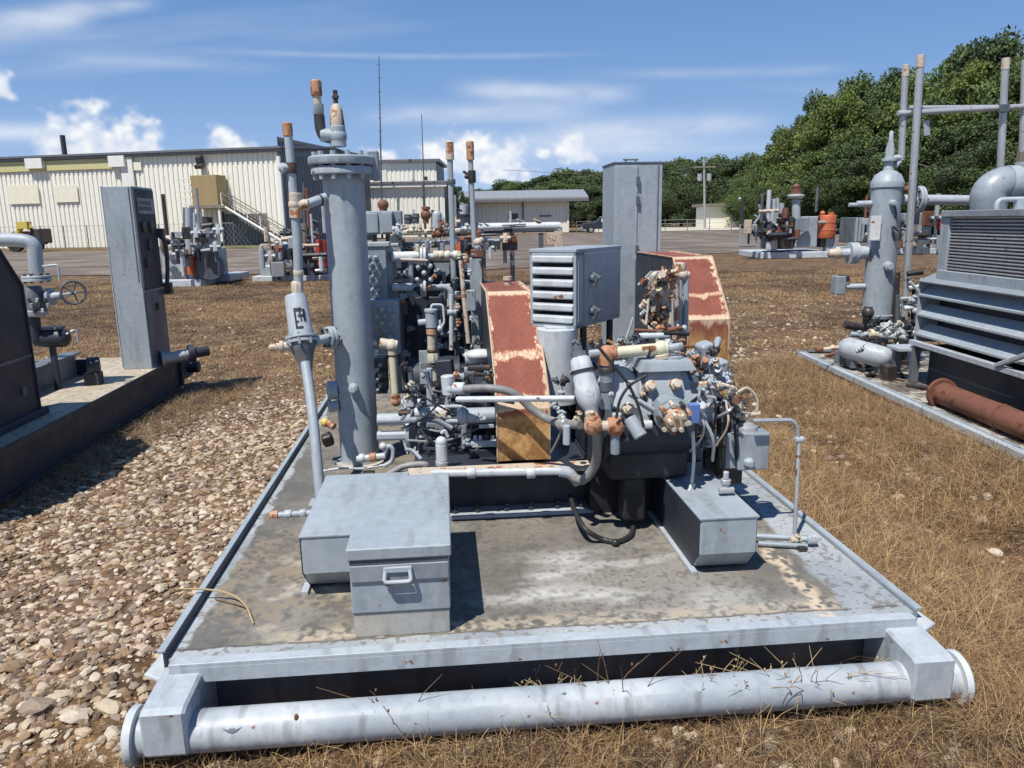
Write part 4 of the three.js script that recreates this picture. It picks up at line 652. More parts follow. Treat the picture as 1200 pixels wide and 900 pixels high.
{ // rusty valve cluster and gauge pipes above the compressor
  const R = rng(9), p = (x, y, d = 1.45) => S.d(x, y, d);
  thing('valve_cluster', 'rust stained cluster of small valves, nipples and tubing above the compressor', 'valve', p(785, 405));
  const trunk = [[770, 402], [772, 365], [775, 330], [778, 312]], tr2 = [[758, 400], [760, 370], [764, 338]];
  part('manifold_body', [cbx(p(779, 355, 1.55), 0.13, 0.27, 0.09, [0, 0.3, 0], 0.02), cbx(p(770, 330, 1.5), 0.08, 0.1, 0.08, [0, 0.5, 0.1], 0.02)], M.tanned);
  part('riser', pipe(trunk.map(([x, y]) => p(x, y)), 0.011), M.rusty); part('riser', pipe(tr2.map(([x, y]) => p(x, y)), 0.009), M.iron);
  part('riser', pipe([p(785, 405), p(786, 352), p(788, 325)], 0.01), M.tanned);
  for (let i = 0; i < 34; i++) valve(p(752 + R() * 40, 314 + R() * 88, 1.36 + R() * 0.12), V(R() - 0.5, R() * 0.6, 0.2), V(R() - 0.5, 0.7, 0.4), 0.011 + R() * 0.014, [M.tanned, M.rusty, M.iron, M.brown, M.pale, M.tanned][i % 6], false);
  for (const [x, y, s, m] of [[764, 345, 0.028, M.tanned], [773, 332, 0.024, M.iron], [779, 322, 0.026, M.tanned], [762, 372, 0.024, M.rusty], [777, 372, 0.03, M.iron], [770, 386, 0.022, M.rusty], [786, 350, 0.02, M.rusty], [757, 392, 0.02, M.tanned], [788, 334, 0.022, M.rusty], [753, 356, 0.018, M.rusty]]) valve(p(x, y, 1.42), V(R() - 0.5, R() * 0.6, 0.2), V(R() - 0.5, 0.7, 0.4), s, m, false);
  part('cap', rev(p(796, 318, 1.5), YA, [[0, 0.03], [0.02, 0.034], [0.04, 0.03], [0.045, 0]], 14), M.tanned);
  for (const [a, b, r, m] of [[[756, 338], [772, 318], 0.006, M.pale], [[748, 334], [764, 318], 0.006, M.pale], [[742, 372], [732, 402], 0.006, M.galv], [[788, 350], [789, 420], 0.005, M.galv], [[760, 350], [757, 380], 0.006, M.tanned], [[752, 375], [766, 390], 0.007, M.tanned], [[795, 380], [790, 402], 0.007, M.tanned]]) part('tube', sweep([p(a[0], a[1], 1.38), lerpV(p(a[0], a[1], 1.38), p(b[0], b[1], 1.36), 0.5), p(b[0], b[1], 1.36)], r, 7), m);
}
{ const p = (x, y, d = 1.62) => S.d(x, y, d);
  thing('gauge_column', 'twin grey upright tubes of a level gauge beside the rusty valves', 'gauge', p(802, 395));
  part('tube', cyl(p(796, 390), p(797, 328), 0.013), M.grey); part('tube', cyl(p(803, 390), p(804, 325), 0.015), M.grey);
  part('top_cap', [sph(p(800, 322), 0.028), cyl(p(794, 320), p(808, 322), 0.016)], M.tanned); part('foot_plug', sph(p(801, 385, 1.58), 0.02), M.pale);
  for (const y of [345, 365]) part('clip', cyl(p(794, y), p(806, y), 0.007), M.slate); }
{ // right-hand manifold: dark valves and tubing
  const R = rng(21), p = (x, y, d = 0.8) => S.d(x, y, d);
  thing('control_manifold', 'crowded manifold of dark and silver valves beside the small grey instrument box', 'manifold', p(840, 540));
  part('back_plate', [bx(p(824, 560, 0.9).x, p(868, 560, 0.9).x, p(845, 566, 0.9).y, p(845, 470, 0.9).y, -0.92, -0.88, 0.006)], M.iron);
  part('upright_body', [cyl(p(832, 515), p(831, 455), 0.028), cyl(p(832, 522), p(832, 512), 0.036), cyl(p(832, 470), p(832, 476), 0.036)], M.grey);
  part('upright_body', [cyl(p(846, 560), p(846, 470), 0.02)], M.iron); part('upright_body', [cyl(p(858, 545), p(858, 480), 0.016)], M.slate);
  part('silver_bowl', [sph(p(818, 478, 0.7), 0.03), cyl(p(816, 482, 0.7), p(822, 474, 0.65), 0.02)], M.white);
  part('reel', [finish(new THREE.TorusGeometry(0.04, 0.012, 8, 20)).rotateX(1.2).translate(p(823, 452).x, p(823, 452).y, p(823, 452).z)], M.tanned);
  for (let i = 0; i < 26; i++) { const x = 812 + R() * 62, y = 442 + R() * 46, s = 0.012 + R() * 0.016, m = [M.iron, M.slate, M.grey, M.tanned, M.pale, M.brown, M.rubber][Math.floor(R() * 7)]; valve(p(x, y, 0.7 + R() * 0.2), V(R() - 0.5, R() - 0.5, R() - 0.5), V(R() - 0.5, 0.6, R() * 0.6), s, m, i % 5 === 0); }
  for (let i = 0; i < 9; i++) { const x = 822 + R() * 34, y = 500 + R() * 40; valve(p(x, y, 0.75 + R() * 0.12), V(R() - 0.5, 1, 0), V(R() - 0.5, 0.2, 0.8), 0.013 + R() * 0.012, [M.iron, M.slate, M.brown, M.rubber][i % 4], false); }
  for (let i = 0; i < 9; i++) { const x0 = 812 + R() * 50, y0 = 445 + R() * 40, q = p(x0, y0, 0.68), e = p(x0 + (R() - 0.5) * 40, y0 + 10 + R() * 50, 0.72), mid = lerpV(q, e, 0.5).add(V(0.02 - R() * 0.04, 0.03 * R(), 0.05)); part('tube', hose([q, mid, e], 0.004 + R() * 0.003, 6), [M.galv, M.rubber, M.galv, M.tanned][i % 4]); }
  part('loop_tube', hose([p(862, 462), p(875, 455), p(887, 468), p(884, 486), p(868, 490)], 0.007), M.tanned); part('stand_tube', cyl(p(868, 492), p(868, 470), 0.006), M.yellowed);
  part('side_strut', [cyl(p(824, 446, 1.3), p(850, 470, 1.05), 0.01)], M.tanned);
  part('upper_block', [cbx(p(838, 432, 1.0), 0.1, 0.08, 0.08, [0.1, 0.2, 0.1], 0.015), cbx(p(826, 412, 1.05), 0.07, 0.09, 0.08, [0.1, 0.2, 0.2], 0.02), cbx(p(840, 447, 0.95), 0.1, 0.05, 0.1, [0.3, 0.2, 0.3], 0.012)], M.grey);
  for (let i = 0; i < 12; i++) { const x = 802 + R() * 44, y = 405 + R() * 40; valve(p(x, y, 0.85 + R() * 0.15), V(R() - 0.5, R() - 0.5, 0.3), V(R() - 0.5, 0.7, 0.3), 0.014 + R() * 0.014, [M.iron, M.tanned, M.slate, M.rusty, M.grey][i % 5], false); }
  part('inclined_tube', cyl(p(842, 398, 1.75), p(832, 428, 1.35), 0.018), M.grey);
  part('white_tube', hose([p(812, 506, 0.6), p(813, 540, 0.62), p(810, 572, 0.64)], 0.007), M.white); part('white_fitting', cyl(p(806, 580, 0.62), p(812, 566, 0.64), 0.012), M.galv);
  for (const [a, b] of [[[848, 475], [842, 548]], [[860, 478], [864, 546]], [[850, 500], [846, 560]]]) part('black_cable', hose([p(a[0], a[1], 0.74), lerpV(p(a[0], a[1], 0.7), p(b[0], b[1], 0.72), 0.5), p(b[0], b[1], 0.78)], 0.007), M.rubber);
}
{ const d = 0.74, p = (x, y) => S.d(x, y, d), a = p(864, 552), b = p(903, 507);
  thing('instrument_box', 'small grey instrument box with a round knob, hung at the deck edge', 'instrument box', V((a.x + b.x) / 2, a.y, -d - 0.06));
  part('case', bx(a.x, b.x, a.y, b.y, -d - 0.12, -d, 0.006), M.mid); part('flange_strip', bx(a.x - 0.045, a.x + 0.002, a.y + 0.004, b.y - 0.004, -d - 0.12, -d - 0.02, 0.004), M.mid);
  const k = p(877, 542); part('knob', rev(V(k.x, k.y, -d), ZA, [[0, 0.022], [0.016, 0.022], [0.02, 0.018], [0.03, 0.012], [0.031, 0]], 18), M.grey);
  const h = p(881, 504); part('hood', [rev(V(h.x, b.y - 0.005, -d - 0.06), YA, [[0, 0.05], [0.02, 0.046], [0.035, 0.025], [0.04, 0.015], [0.055, 0.015], [0.056, 0]], 18)], M.galv); part('top_valve', [sph(V(h.x - 0.01, b.y + 0.06, -d - 0.06), 0.02), cyl(V(h.x - 0.05, b.y + 0.062, -d - 0.06), V(h.x + 0.06, b.y + 0.066, -d - 0.06), 0.01)], M.tanned);
  part('bracket', bx(a.x - 0.03, a.x, a.y - 0.21, a.y + 0.02, -d - 0.1, -d - 0.085, 0.002), M.iron);
}
{ const d = 0.7, p = (x, y) => S.d(x, y, d), e = S.d(931, 628, 0.62);
  thing('bent_conduit', 'thin galvanised conduit bent down to the deck past the grey instrument box', 'conduit', V(e.x, DY, e.z));
  part('tube', pipe([p(882, 493), p(933, 492), lerpV(p(937, 520), S.d(936, 520, 0.7), 0.7), V(e.x, DY + 0.02, e.z)], 0.0085, 0.04), M.galv); part('clip', cyl(lerpV(p(936, 515), S.d(936, 515, 0.7), 0.7).add(V(-0.015, 0, 0)), lerpV(p(936, 515), S.d(936, 515, 0.7), 0.7).add(V(0.02, 0, 0)), 0.013), M.pale); }
{ const a = S.y(884, 628, DY + 0.03), b = S.y(948, 632, DY + 0.03);
  thing('deck_pipe', 'thin grey pipes with a small valve lying across the deck corner', 'pipe', V((a.x + b.x) / 2, DY, b.z));
  part('pipe_run', pipe([a, b], 0.012), M.grey); part('pipe_run', pipe([add(a, 0, -0.015, 0.04), add(b, -0.02, -0.015, 0.03)], 0.011), M.mid);
  valve(add(S.y(930, 630, DY + 0.035), 0, 0, 0.02), XA, V(0.2, 1, 0.3), 0.022, M.tanned, false); part('end_cap', cyl(add(b, -0.01, 0, 0), add(b, 0.03, 0, 0), 0.02), M.pale); part('pipe_foot', bx(b.x - 0.06, b.x - 0.03, DY, DY + 0.02, b.z - 0.01, b.z + 0.05, 0.002), M.iron); }
{ const p = S.y(850, 577, 0.6); thing('foot_valve', 'short white valve standing on the far end of the lone metal bin', 'valve', V(p.x, 0.59, p.z));
  part('body', [cyl(add(p, 0, 0.0, 0), add(p, 0, 0.04, 0), 0.015), cyl(add(p, 0, 0.035, 0), add(p, 0, 0.055, 0), 0.02), cyl(add(p, -0.03, 0.012, 0.01), add(p, 0.03, 0.012, 0.01), 0.013)], M.galv); part('cap', cyl(add(p, 0, 0.055, 0), add(p, 0, 0.085, 0), 0.011), M.pale); }
{ // cross pipe along the bed's front and its hose
  const d = 0.9, p = (x, y, dd = d) => S.d(x, y, dd);
  thing('cross_pipe', 'white pipe with couplings running along the front of the dark bed', 'pipe', p(590, 556));
  part('pipe_run', cyl(p(505, 555), p(660, 552), 0.0165), M.white); for (const x of [552, 622]) coupling(p(x, 554), XA, 0.024, 0.035, M.white);
  part('elbow', pipe([p(656, 552), p(670, 555), p(678, 566)], 0.024, 0.04), M.pale);
  part('hose_end', hose([p(672, 560), p(684, 562, 0.82), p(697, 545, 0.78), p(700, 522, 0.72), p(699, 505, 0.68)], 0.02, 10), M.hose);
}
{ const p = (x, y, d = 0.96) => S.d(x, y, d);
  thing('flex_hose', 'thick grey flexible hose sagging from a white elbow past the rusted guard', 'hose', p(640, 480));
  part('hose', hose([p(540, 456, 1.12), p(575, 455, 1.06), p(602, 461, 1.04), p(622, 478, 1.03), p(640, 490, 1.0), p(660, 496, 0.85), p(680, 498, 0.76)], 0.018, 12), M.hose);
  part('elbow', [sph(p(527, 455, 1.15), 0.034), cyl(p(526, 462, 1.15), p(524, 440, 1.15), 0.03), cyl(p(527, 455, 1.15), p(545, 455, 1.12), 0.027)], M.white); part('clamp', [cyl(p(657, 497, 0.86), p(664, 498, 0.8), 0.025), sph(p(660, 490, 0.84), 0.013)], M.galv); part('tail_wire', hose([p(660, 496, 0.83), p(655, 512, 0.86), p(646, 530, 0.9)], 0.005), M.hose); }
{ const p = (x, y, d = 1.06) => S.d(x, y, d);
  thing('rod_pipe', 'long straight white pipe passing in front of the low rusted guard', 'pipe', p(610, 468)); part('pipe_run', cyl(p(535, 468), p(674, 467, 0.8), 0.013), M.white); part('black_cable', hose([p(545, 472, 1.05), p(575, 468, 1.05), p(603, 472, 1.04)], 0.008), M.rubber); }
{ const p = (x, y, d = 0.82) => S.d(x, y, d);
  thing('black_hose', 'black rubber hose looping out of the dark bed onto the deck', 'hose', S.y(720, 636, DY + 0.01));
  part('hose', hose([p(668, 580, 0.98), p(675, 602, 0.8), p(688, 622, 0.68), S.y(706, 632, DY + 0.015), S.y(722, 635, DY + 0.012), S.y(738, 628, DY + 0.012), S.y(742, 618, DY + 0.012)], 0.011, 10), M.rubber);
  part('clip', sph(S.y(721, 636, DY + 0.015), 0.016), M.rubber); }
{ const p = (x, y) => S.d(x, y, 0.62);
  thing('ignition_cable', 'pair of thin black cables crossing over the compressor cover', 'cable', p(735, 450));
  part('cable', hose([p(700, 405), p(722, 432), p(736, 450), p(748, 476), p(754, 500)], 0.006), M.rubber); part('cable', hose([p(722, 490), p(727, 468), p(738, 452), p(757, 440)], 0.006), M.rubber); part('joint', sph(p(737, 451), 0.011), M.rubber); }

// ------------------------------------------------------------------ engine side: dark block, exchangers, pipework behind the tall vessel
{ thing('engine_block', 'dark navy engine casing behind the pipework beside the tall vessel', 'engine', V(0.85, 0.58, -2.9));
  part('block', [bx(0.52, 1.06, 0.58, 1.36, -3.4, -2.62, 0.02)], M.navy); part('top_cover', bx(0.55, 1.0, 1.36, 1.44, -3.35, -2.66, 0.02), M.slate);
  part('side_cover', [bx(0.70, 0.95, 0.75, 1.2, -2.625, -2.59, 0.012)], M.navy); part('flywheel_housing', [cyl(V(0.99, 0.76, -1.45), V(1.07, 0.76, -1.45), 0.15, 0.15, 30)], M.navy); part('pump_body', [cyl(V(0.66, 0.76, -2.2), V(0.96, 0.76, -2.2), 0.13, 0.13, 22), bx(0.66, 1.08, 0.575, 0.64, -2.3, -1.75, 0.02)], M.navy); part('side_rib', [bx(0.6, 0.63, 0.62, 1.3, -2.6, -2.55, 0.006), bx(0.99, 1.03, 0.62, 1.3, -2.6, -2.55, 0.006)], M.slate);
  const p = S.d(485, 450, 2.5); part('rust_stain_plate', [cyl(add(p, -0.05, 0, 0.02), add(p, 0.06, 0.0, 0.02), 0.014)], M.rusty); }
function exchanger(label, x0, y0, x1, y1, d, cols, rows, m, py0, py1, px0, px1, mb) {   // plate studded with tube plugs; corner pixels of plate and of the plug field
  const a = S.d(x0, y1, d), b = S.d(x1, y0, d); thing('tube_plate', label, 'tube plate', V((a.x + b.x) / 2, a.y, -d), 'plug studded plates behind the tall vessel');
  const pl = part('plate', bx(a.x, b.x, a.y, b.y, -d - 0.14, -d, 0.005), m);
  for (let j = 0; j < rows; j++) for (let i = 0; i < cols; i++) { const c = S.d(mix(px0, px1, (i + 0.5) / cols) + (j % 2 ? 1.8 : -1.8), mix(py0, py1, (j + 0.5) / rows), d); part('tube_plug', rev(V(c.x, c.y, -d), ZA, [[0, 0.0125], [0.028, 0.0125], [0.031, 0.007], [0.045, 0.006], [0.045, 0]], 6), (i + j) % 2 ? mb[0] : mb[1]); }
}
exchanger('upper grey plate studded with pale plugs behind the tall vessel', 428, 288, 452, 352, 2.3, 2, 7, M.mid, 298, 350, 430, 446, [M.white, M.pale]);
exchanger('middle grey plate crowded with rust tinted plugs behind the tall vessel', 432, 352, 467, 416, 2.15, 3, 7, M.grey, 358, 414, 436, 464, [M.tanned, M.pale]);
exchanger('lowest dark plate with a column of pale plugs beside a tan pipe', 436, 420, 452, 462, 2.2, 2, 6, M.slate, 424, 460, 437, 451, [M.white, M.iron]);
{ const d = 2.3, a = S.d(452, 352, d), b = S.d(459, 288, d); thing('exchanger_shell', 'upright grey exchanger pipe beside the upper studded plate', 'exchanger', V((a.x + b.x) / 2, 0.6, -d)); part('shell', cyl(S.d(459, 420, d + 0.1), S.d(453, 290, d + 0.1), 0.036), M.grey); part('top_cap', bx(S.d(428, 287, d).x, S.d(456, 287, d).x, S.d(440, 289, d).y, S.d(440, 284, d).y, -d - 0.16, -d + 0.01, 0.004), M.pale); }
{ const d = 2.7, a = S.d(428, 275, d), b = S.d(460, 247, d); thing('junction_box', 'pale grey two-door junction box behind the tall vessel', 'junction box', V((a.x + b.x) / 2, a.y, -d - 0.08));
  part('case', bx(a.x, b.x, a.y, b.y, -d - 0.2, -d, 0.005), M.grey); part('door', bx(a.x + 0.005, S.d(443, 260, d).x, a.y + 0.01, b.y - 0.012, -d, -d + 0.012, 0.003), M.grey); part('door', bx(S.d(447, 260, d).x, b.x - 0.005, a.y + 0.01, b.y - 0.012, -d, -d + 0.012, 0.003), M.grey);
  part('side_case', bx(b.x, S.d(470, 250, d).x, S.d(465, 268, d).y, b.y, -d - 0.2, -d - 0.03, 0.006), M.mid); const v = S.d(449, 240, d + 0.1); part('top_vent', [sph(v, 0.035), cyl(add(v, 0, -0.05, 0), v, 0.025)], M.brown); part('leg', bx(a.x + 0.03, a.x + 0.06, 1.36, a.y, -d - 0.15, -d - 0.12, 0.003), M.slate); part('leg', bx(b.x - 0.06, b.x - 0.03, 1.36, a.y, -d - 0.15, -d - 0.12, 0.003), M.slate); }
{ // top header with valves
  const R = rng(33), d = 2.55, p = (x, y, q = d) => S.d(x, y, q);
  thing('valve_header', 'row of cream and rusty valves along the top of the dark engine', 'manifold', p(500, 275));
  part('header_pipe', cyl(p(460, 273), p(556, 270), 0.017), M.tanned); part('cross_pipe', cyl(p(456, 287), p(530, 284), 0.014), M.pale);
  for (const [x, y, s, m, w] of [[466, 268, 0.03, M.white, 0], [474, 267, 0.022, M.tanned, 0], [483, 270, 0.03, M.yellowed, 0], [492, 270, 0.024, M.tanned, 0], [514, 274, 0.04, M.brown, 1], [522, 268, 0.026, M.white, 0], [546, 268, 0.03, M.white, 0], [505, 270, 0.024, M.yellowed, 0], [470, 282, 0.022, M.iron, 0], [480, 292, 0.02, M.iron, 0], [498, 290, 0.022, M.tanned, 0], [510, 288, 0.02, M.iron, 0]]) valve(p(x, y, d - 0.05), V(1, 0.1 * R(), 0.1), V(R() - 0.5, 1, 0.3), s, m, !!w, M.brown);
  for (const [x, y] of [[478, 255], [487, 254]]) part('blue_canister', [cyl(p(x, y + 8), p(x, y - 4), 0.022), cyl(p(x, y - 1), p(x, y + 1), 0.027)], M.slate);
  part('rust_regulator', [sph(p(499, 252), 0.032), cyl(p(499, 262), p(499, 246), 0.018), cyl(p(499, 246), p(499, 242), 0.025)], M.brown); part('white_regulator', [cyl(p(512, 268), p(512, 252), 0.03), sph(p(512, 252), 0.03), cyl(p(512, 252), p(521, 258), 0.015)], M.pale);
  for (const [x, y0, y1] of [[463, 286, 268], [470, 300, 272], [492, 318, 275], [497, 318, 285], [502, 320, 280], [515, 300, 262], [484, 262, 245], [507, 262, 246]]) part('tube', cyl(p(x, y0), p(x, y1), 0.009), [M.pale, M.iron, M.white][(x + y0) % 3]);
  part('control_block', [cbx(p(478, 292, d + 0.02), 0.07, 0.08, 0.08, [0, 0, 0], 0.01), cbx(p(462, 282, d + 0.02), 0.05, 0.07, 0.06, [0, 0, 0], 0.01)], M.slate);
}
{ // two flanged water pipes
  const d = 2.35, p = (x, y, q = d) => S.d(x, y, q);
  for (const [lab, y, ex] of [['upper white flanged pipe bolted across the dark engine', 301, 0], ['lower white flanged pipe bolted across the dark engine', 337, 1]]) {
    thing('flanged_pipe', lab, 'pipe', p(480, y), 'flanged pipes across the dark engine');
    part('pipe_run', cyl(p(459, y), p(492, y - 0.5), ex ? 0.024 : 0.03, undefined, 16), M.white); flangePair(p(496, y), XA, 0.055, 0.016, 8, M.white, T.o);
    part('far_pipe', pipe(ex ? [p(500, y), p(528, y - 1), p(529, y + 20)] : [p(500, y), p(540, y - 3)], 0.019), M.pale);
    if (!ex) for (const x of [511, 517, 524, 534]) coupling(p(x, y - 2), XA, 0.026, 0.03, x % 2 ? M.tanned : M.yellowed);
  }
  thing('flange_bracket', 'dark bracket and links joining the two white flanged pipes', 'bracket', p(497, 320)); part('link', [cbx(p(497, 320), 0.05, 0.1, 0.05, [0, 0, 0.2], 0.01)], M.iron); for (const [x, y] of [[490, 313], [504, 312], [489, 328], [505, 328], [497, 320]]) part('nut', sph(p(x, y, d - 0.04), 0.016, 1, 1, 1, 8), M.pale);
  thing('belly_plate', 'grey scalloped bracket plate on the dark engine front', 'bracket', p(520, 315)); { const s = new THREE.Shape([[508, 308], [530, 308], [529, 318], [520, 326], [514, 318]].map(([x, y]) => { const v = p(x, y, 2.5); return new THREE.Vector2(v.x, v.y); })); part('plate', finish(new THREE.ExtrudeGeometry(s, { depth: 0.02, bevelEnabled: false })).translate(0, 0, -2.5), M.mid); }
}
function stand(label, d, px0, py0, px1, py1, r, cap, extra) {          // tall slim standpipe with a rust coloured cap
  const a = S.d(px0, py0, d), b = S.d(px1, py1, d); thing('standpipe', label, 'standpipe', a, 'slim capped standpipes on the skid');
  part('pipe_run', cyl(a, b, r), M.grey); part('rust_cap', rev(b, YA, [[-0.05, 0.016], [-0.048, r + 0.008], [0.05, r + 0.008], [0.056, r]], 10), cap); extra?.(a, b, d);
}
stand('slim grey standpipe with a yellowish cap, first of the pair behind the pipework', 2.45, 534, 400, 527, 177, 0.017, M.tanned, (a, b, d) => { const c = S.d(529, 213, d); coupling(c, YA, 0.024, 0.03, M.slate, 'collar'); coupling(S.d(532, 300, d), YA, 0.024, 0.03, M.pale, 'collar'); });
stand('slim grey standpipe with a dark collar, second of the pair behind the pipework', 2.4, 556, 290, 551, 177, 0.015, M.rusty, (a, b, d) => { const c = S.d(553, 207, d); coupling(c, YA, 0.023, 0.07, M.iron, 'collar'); part('pet_cock', [sph(add(c, -0.03, 0, 0), 0.014), cyl(add(c, -0.05, 0.03, 0), c, 0.008)], M.iron); });
{ const d = 2.35, p = (x, y, q = d) => S.d(x, y, q);
  thing('exhaust_post', 'thick grey post with a rust brown collar below the second standpipe', 'post', p(561, 410)); part('post', bx(p(553, 400).x, p(567, 400).x, 0.6, p(560, 302).y, -d - 0.05, -d + 0.02, 0.006), M.grey); part('rust_collar', [bx(p(552, 300).x, p(566, 300).x, p(560, 302).y, p(560, 292).y, -d - 0.055, -d + 0.025, 0.008)], M.brown); part('side_channel', bx(p(567, 400).x, p(569, 400).x, 0.6, p(560, 302).y, -d - 0.04, -d + 0.035, 0.002), M.iron); part('top_fitting', [sph(p(560, 284), 0.025), cyl(p(556, 284), p(566, 280), 0.014)], M.tanned); }
{ const d = 2.2, p = (x, y, q = d) => S.d(x, y, q);
  thing('tan_tube_run', 'tan tubes and fittings running down between the standpipes and the guard', 'pipe', p(545, 390));
  part('tube', pipe([p(540, 305), p(543, 340), p(549, 402)], 0.014), M.tanned); part('tube', pipe([p(529, 345), p(529, 410)], 0.013), M.white); part('tee', [sph(p(529, 366), 0.02), cyl(p(524, 366), p(535, 366), 0.016)], M.pale);
  for (const [x, y, s, m] of [[536, 360, 0.022, M.tanned], [537, 378, 0.022, M.rusty], [538, 394, 0.02, M.iron], [550, 318, 0.02, M.white], [551, 344, 0.018, M.pale], [552, 372, 0.016, M.white], [545, 302, 0.024, M.tanned], [538, 299, 0.02, M.yellowed]]) valve(p(x, y), YA, V(0.4, 0.1, 0.8), s, m, false);
  part('pale_box', [cbx(p(552, 352), 0.05, 0.12, 0.04, [0, 0, 0], 0.006)], M.grey); part('white_cowl', [sph(p(562, 416, 1.9), 0.06, 1.5, 0.55, 1), cyl(p(545, 420, 1.9), p(570, 418, 1.9), 0.035)], M.white); part('lower_cowl', [bx(p(540, 440, 1.9).x, p(572, 440, 1.9).x, p(555, 446, 1.9).y, p(555, 428, 1.9).y, -2.0, -1.88, 0.01)], M.navy); part('steel_bits', [cbx(p(548, 438, 1.85), 0.035, 0.07, 0.03), cbx(p(555, 436, 1.85), 0.015, 0.05, 0.03)], M.pale); }
{ // gas filter on a stem: pale head, rusty collars
  const d = 1.85, p = (x, y, q = d) => S.d(x, y, q);
  thing('regulator_valve', 'grey regulator on a stacked rusty stem standing before the dark engine', 'regulator', p(505, 470));
  part('head', [cyl(p(506, 384), p(505, 364), 0.032), cyl(p(505, 366), p(505, 362), 0.036)], M.grey); part('side_port', cyl(p(490, 378), p(500, 377), 0.016), M.pale); part('sense_tube', pipe([p(505, 362), p(506, 357), p(519, 357), p(521, 378), p(514, 388)], 0.006), M.white);
  part('rust_collar', cyl(p(506, 392), p(506, 385), 0.03), M.rusty); part('stem_body', cyl(p(506, 410), p(506, 392), 0.024), M.tanned); part('dark_ring', cyl(p(507, 413), p(507, 410), 0.03), M.iron); part('union', rev(p(508, 424), YA, [[0, 0.03], [0.025, 0.034], [0.05, 0.03], [0.05, 0]], 8), M.yellowed); part('dark_ring', cyl(p(508, 431), p(508, 427), 0.034), M.iron); part('lower_body', cyl(p(508, 446), p(508, 430), 0.026), M.yellowed);
  valve(p(507, 452, d - 0.03), XA, V(-0.4, 0.4, 0.8), 0.03, M.iron, false); part('side_tubes', [sph(p(515, 385), 0.018), cyl(p(515, 375), p(518, 392), 0.008)], M.white);
  part('mount_plate', bx(p(492, 440, 1.95).x, p(505, 440, 1.95).x, p(500, 450, 1.95).y, p(500, 411, 1.95).y, -1.97, -1.95, 0.002), M.grey); }
{ const d = 1.9, p = (x, y, q = d) => S.d(x, y, q);
  thing('tan_drop_pipe', 'tan upright pipe that turns into a white horizontal run below it', 'pipe', p(462, 472));
  part('drop', cyl(p(460, 418), p(463, 462), 0.0205), M.yellowed); part('top_tee', [sph(p(459, 405), 0.036), cyl(p(445, 402), p(466, 405), 0.028), cyl(p(459, 405), p(460, 416), 0.026)], M.tanned); part('rust_elbow', [sph(p(464, 470), 0.03), cyl(p(463, 462), p(464, 470), 0.026)], M.rusty); part('run', cyl(p(470, 472), p(500, 471), 0.019), M.white);
  part('rust_valve', [sph(p(509, 470), 0.028), cyl(p(503, 470), p(516, 470), 0.024), cyl(p(509, 470), p(509, 462), 0.018)], M.rusty); part('end_cap', cyl(p(517, 471), p(528, 471), 0.018), M.white); part('left_cap', [sph(p(437, 402), 0.02), sph(p(440, 412), 0.018)], M.pale); }
{ const d = 1.45, p = (x, y, q = d) => S.d(x, y, q);
  thing('pump_pipe', 'pair of pale stub pipes ending in an upright round flange beside the vessel', 'pipe', p(470, 500));
  part('stub', cyl(p(442, 492), p(478, 491), 0.03, undefined, 18), M.pale); part('stub', cyl(p(442, 511), p(478, 510), 0.024, undefined, 18), M.pale); part('round_flange', rev(p(479, 505), V(1, 0, 0.15), [[0, 0], [0, 0.09], [0.004, 0.094], [0.018, 0.094], [0.02, 0.05], [0.021, 0]], 28), M.pale); part('upper_pipe', cyl(p(486, 484), p(522, 482), 0.026), M.white); part('rust_end', [sph(p(516, 485), 0.032), cyl(p(510, 484), p(524, 485), 0.03)], M.tanned); part('lug', cbx(p(474, 484), 0.06, 0.025, 0.05, [0, 0, 0], 0.01), M.iron);
  for (const [x, y] of [[490, 492], [500, 492], [495, 511], [537, 510], [487, 531]]) part('nut', cbx(p(x, y, 1.3), 0.03, 0.014, 0.02, [0, 0, 0.1], 0.004), M.white); }
{ const d = 1.6, p = (x, y, q = d) => S.d(x, y, q);
  thing('drain_assembly', 'small valves and a looping tube at the foot of the tall vessel', 'valve', p(440, 548));
  part('valve_body', [sph(p(424, 537), 0.024), cyl(p(418, 538), p(452, 534), 0.016)], M.white); part('rust_union', cyl(p(433, 536), p(441, 535), 0.021), M.rusty); part('loop', hose([p(450, 534), p(455, 523), p(460, 526), p(459, 540), p(450, 546)], 0.012), M.pale); part('thin_tube', hose([p(377, 552), p(400, 549), p(425, 549), p(450, 545)], 0.006), M.white); part('white_cap', sph(p(449, 523), 0.02), M.white); part('dark_block', cbx(p(432, 556), 0.06, 0.03, 0.05), M.iron); }
{ const d = 1.08, p = (x, y, q = d) => S.d(x, y, q);
  thing('sight_glass', 'stubby white domed fitting standing on the bed behind the tool box', 'fitting', V(p(518, 548).x, 0.592, -d)); part('dome', [cyl(p(518, 540), p(517, 520), 0.026), sph(p(517, 518), 0.026)], M.white); part('base', cyl(V(p(518, 548).x, 0.592, -d), p(518, 540), 0.03), M.grey); part('hook', hose([p(517, 508), p(521, 505), p(525, 512)], 0.008), M.pale);
  thing('floor_hose', 'dark hose coil lying on the bed near the vessel foot', 'hose', p(478, 548)); part('hose', hose([p(455, 556), p(475, 546), p(500, 545), p(492, 552), p(468, 556)], 0.014), M.hose); }
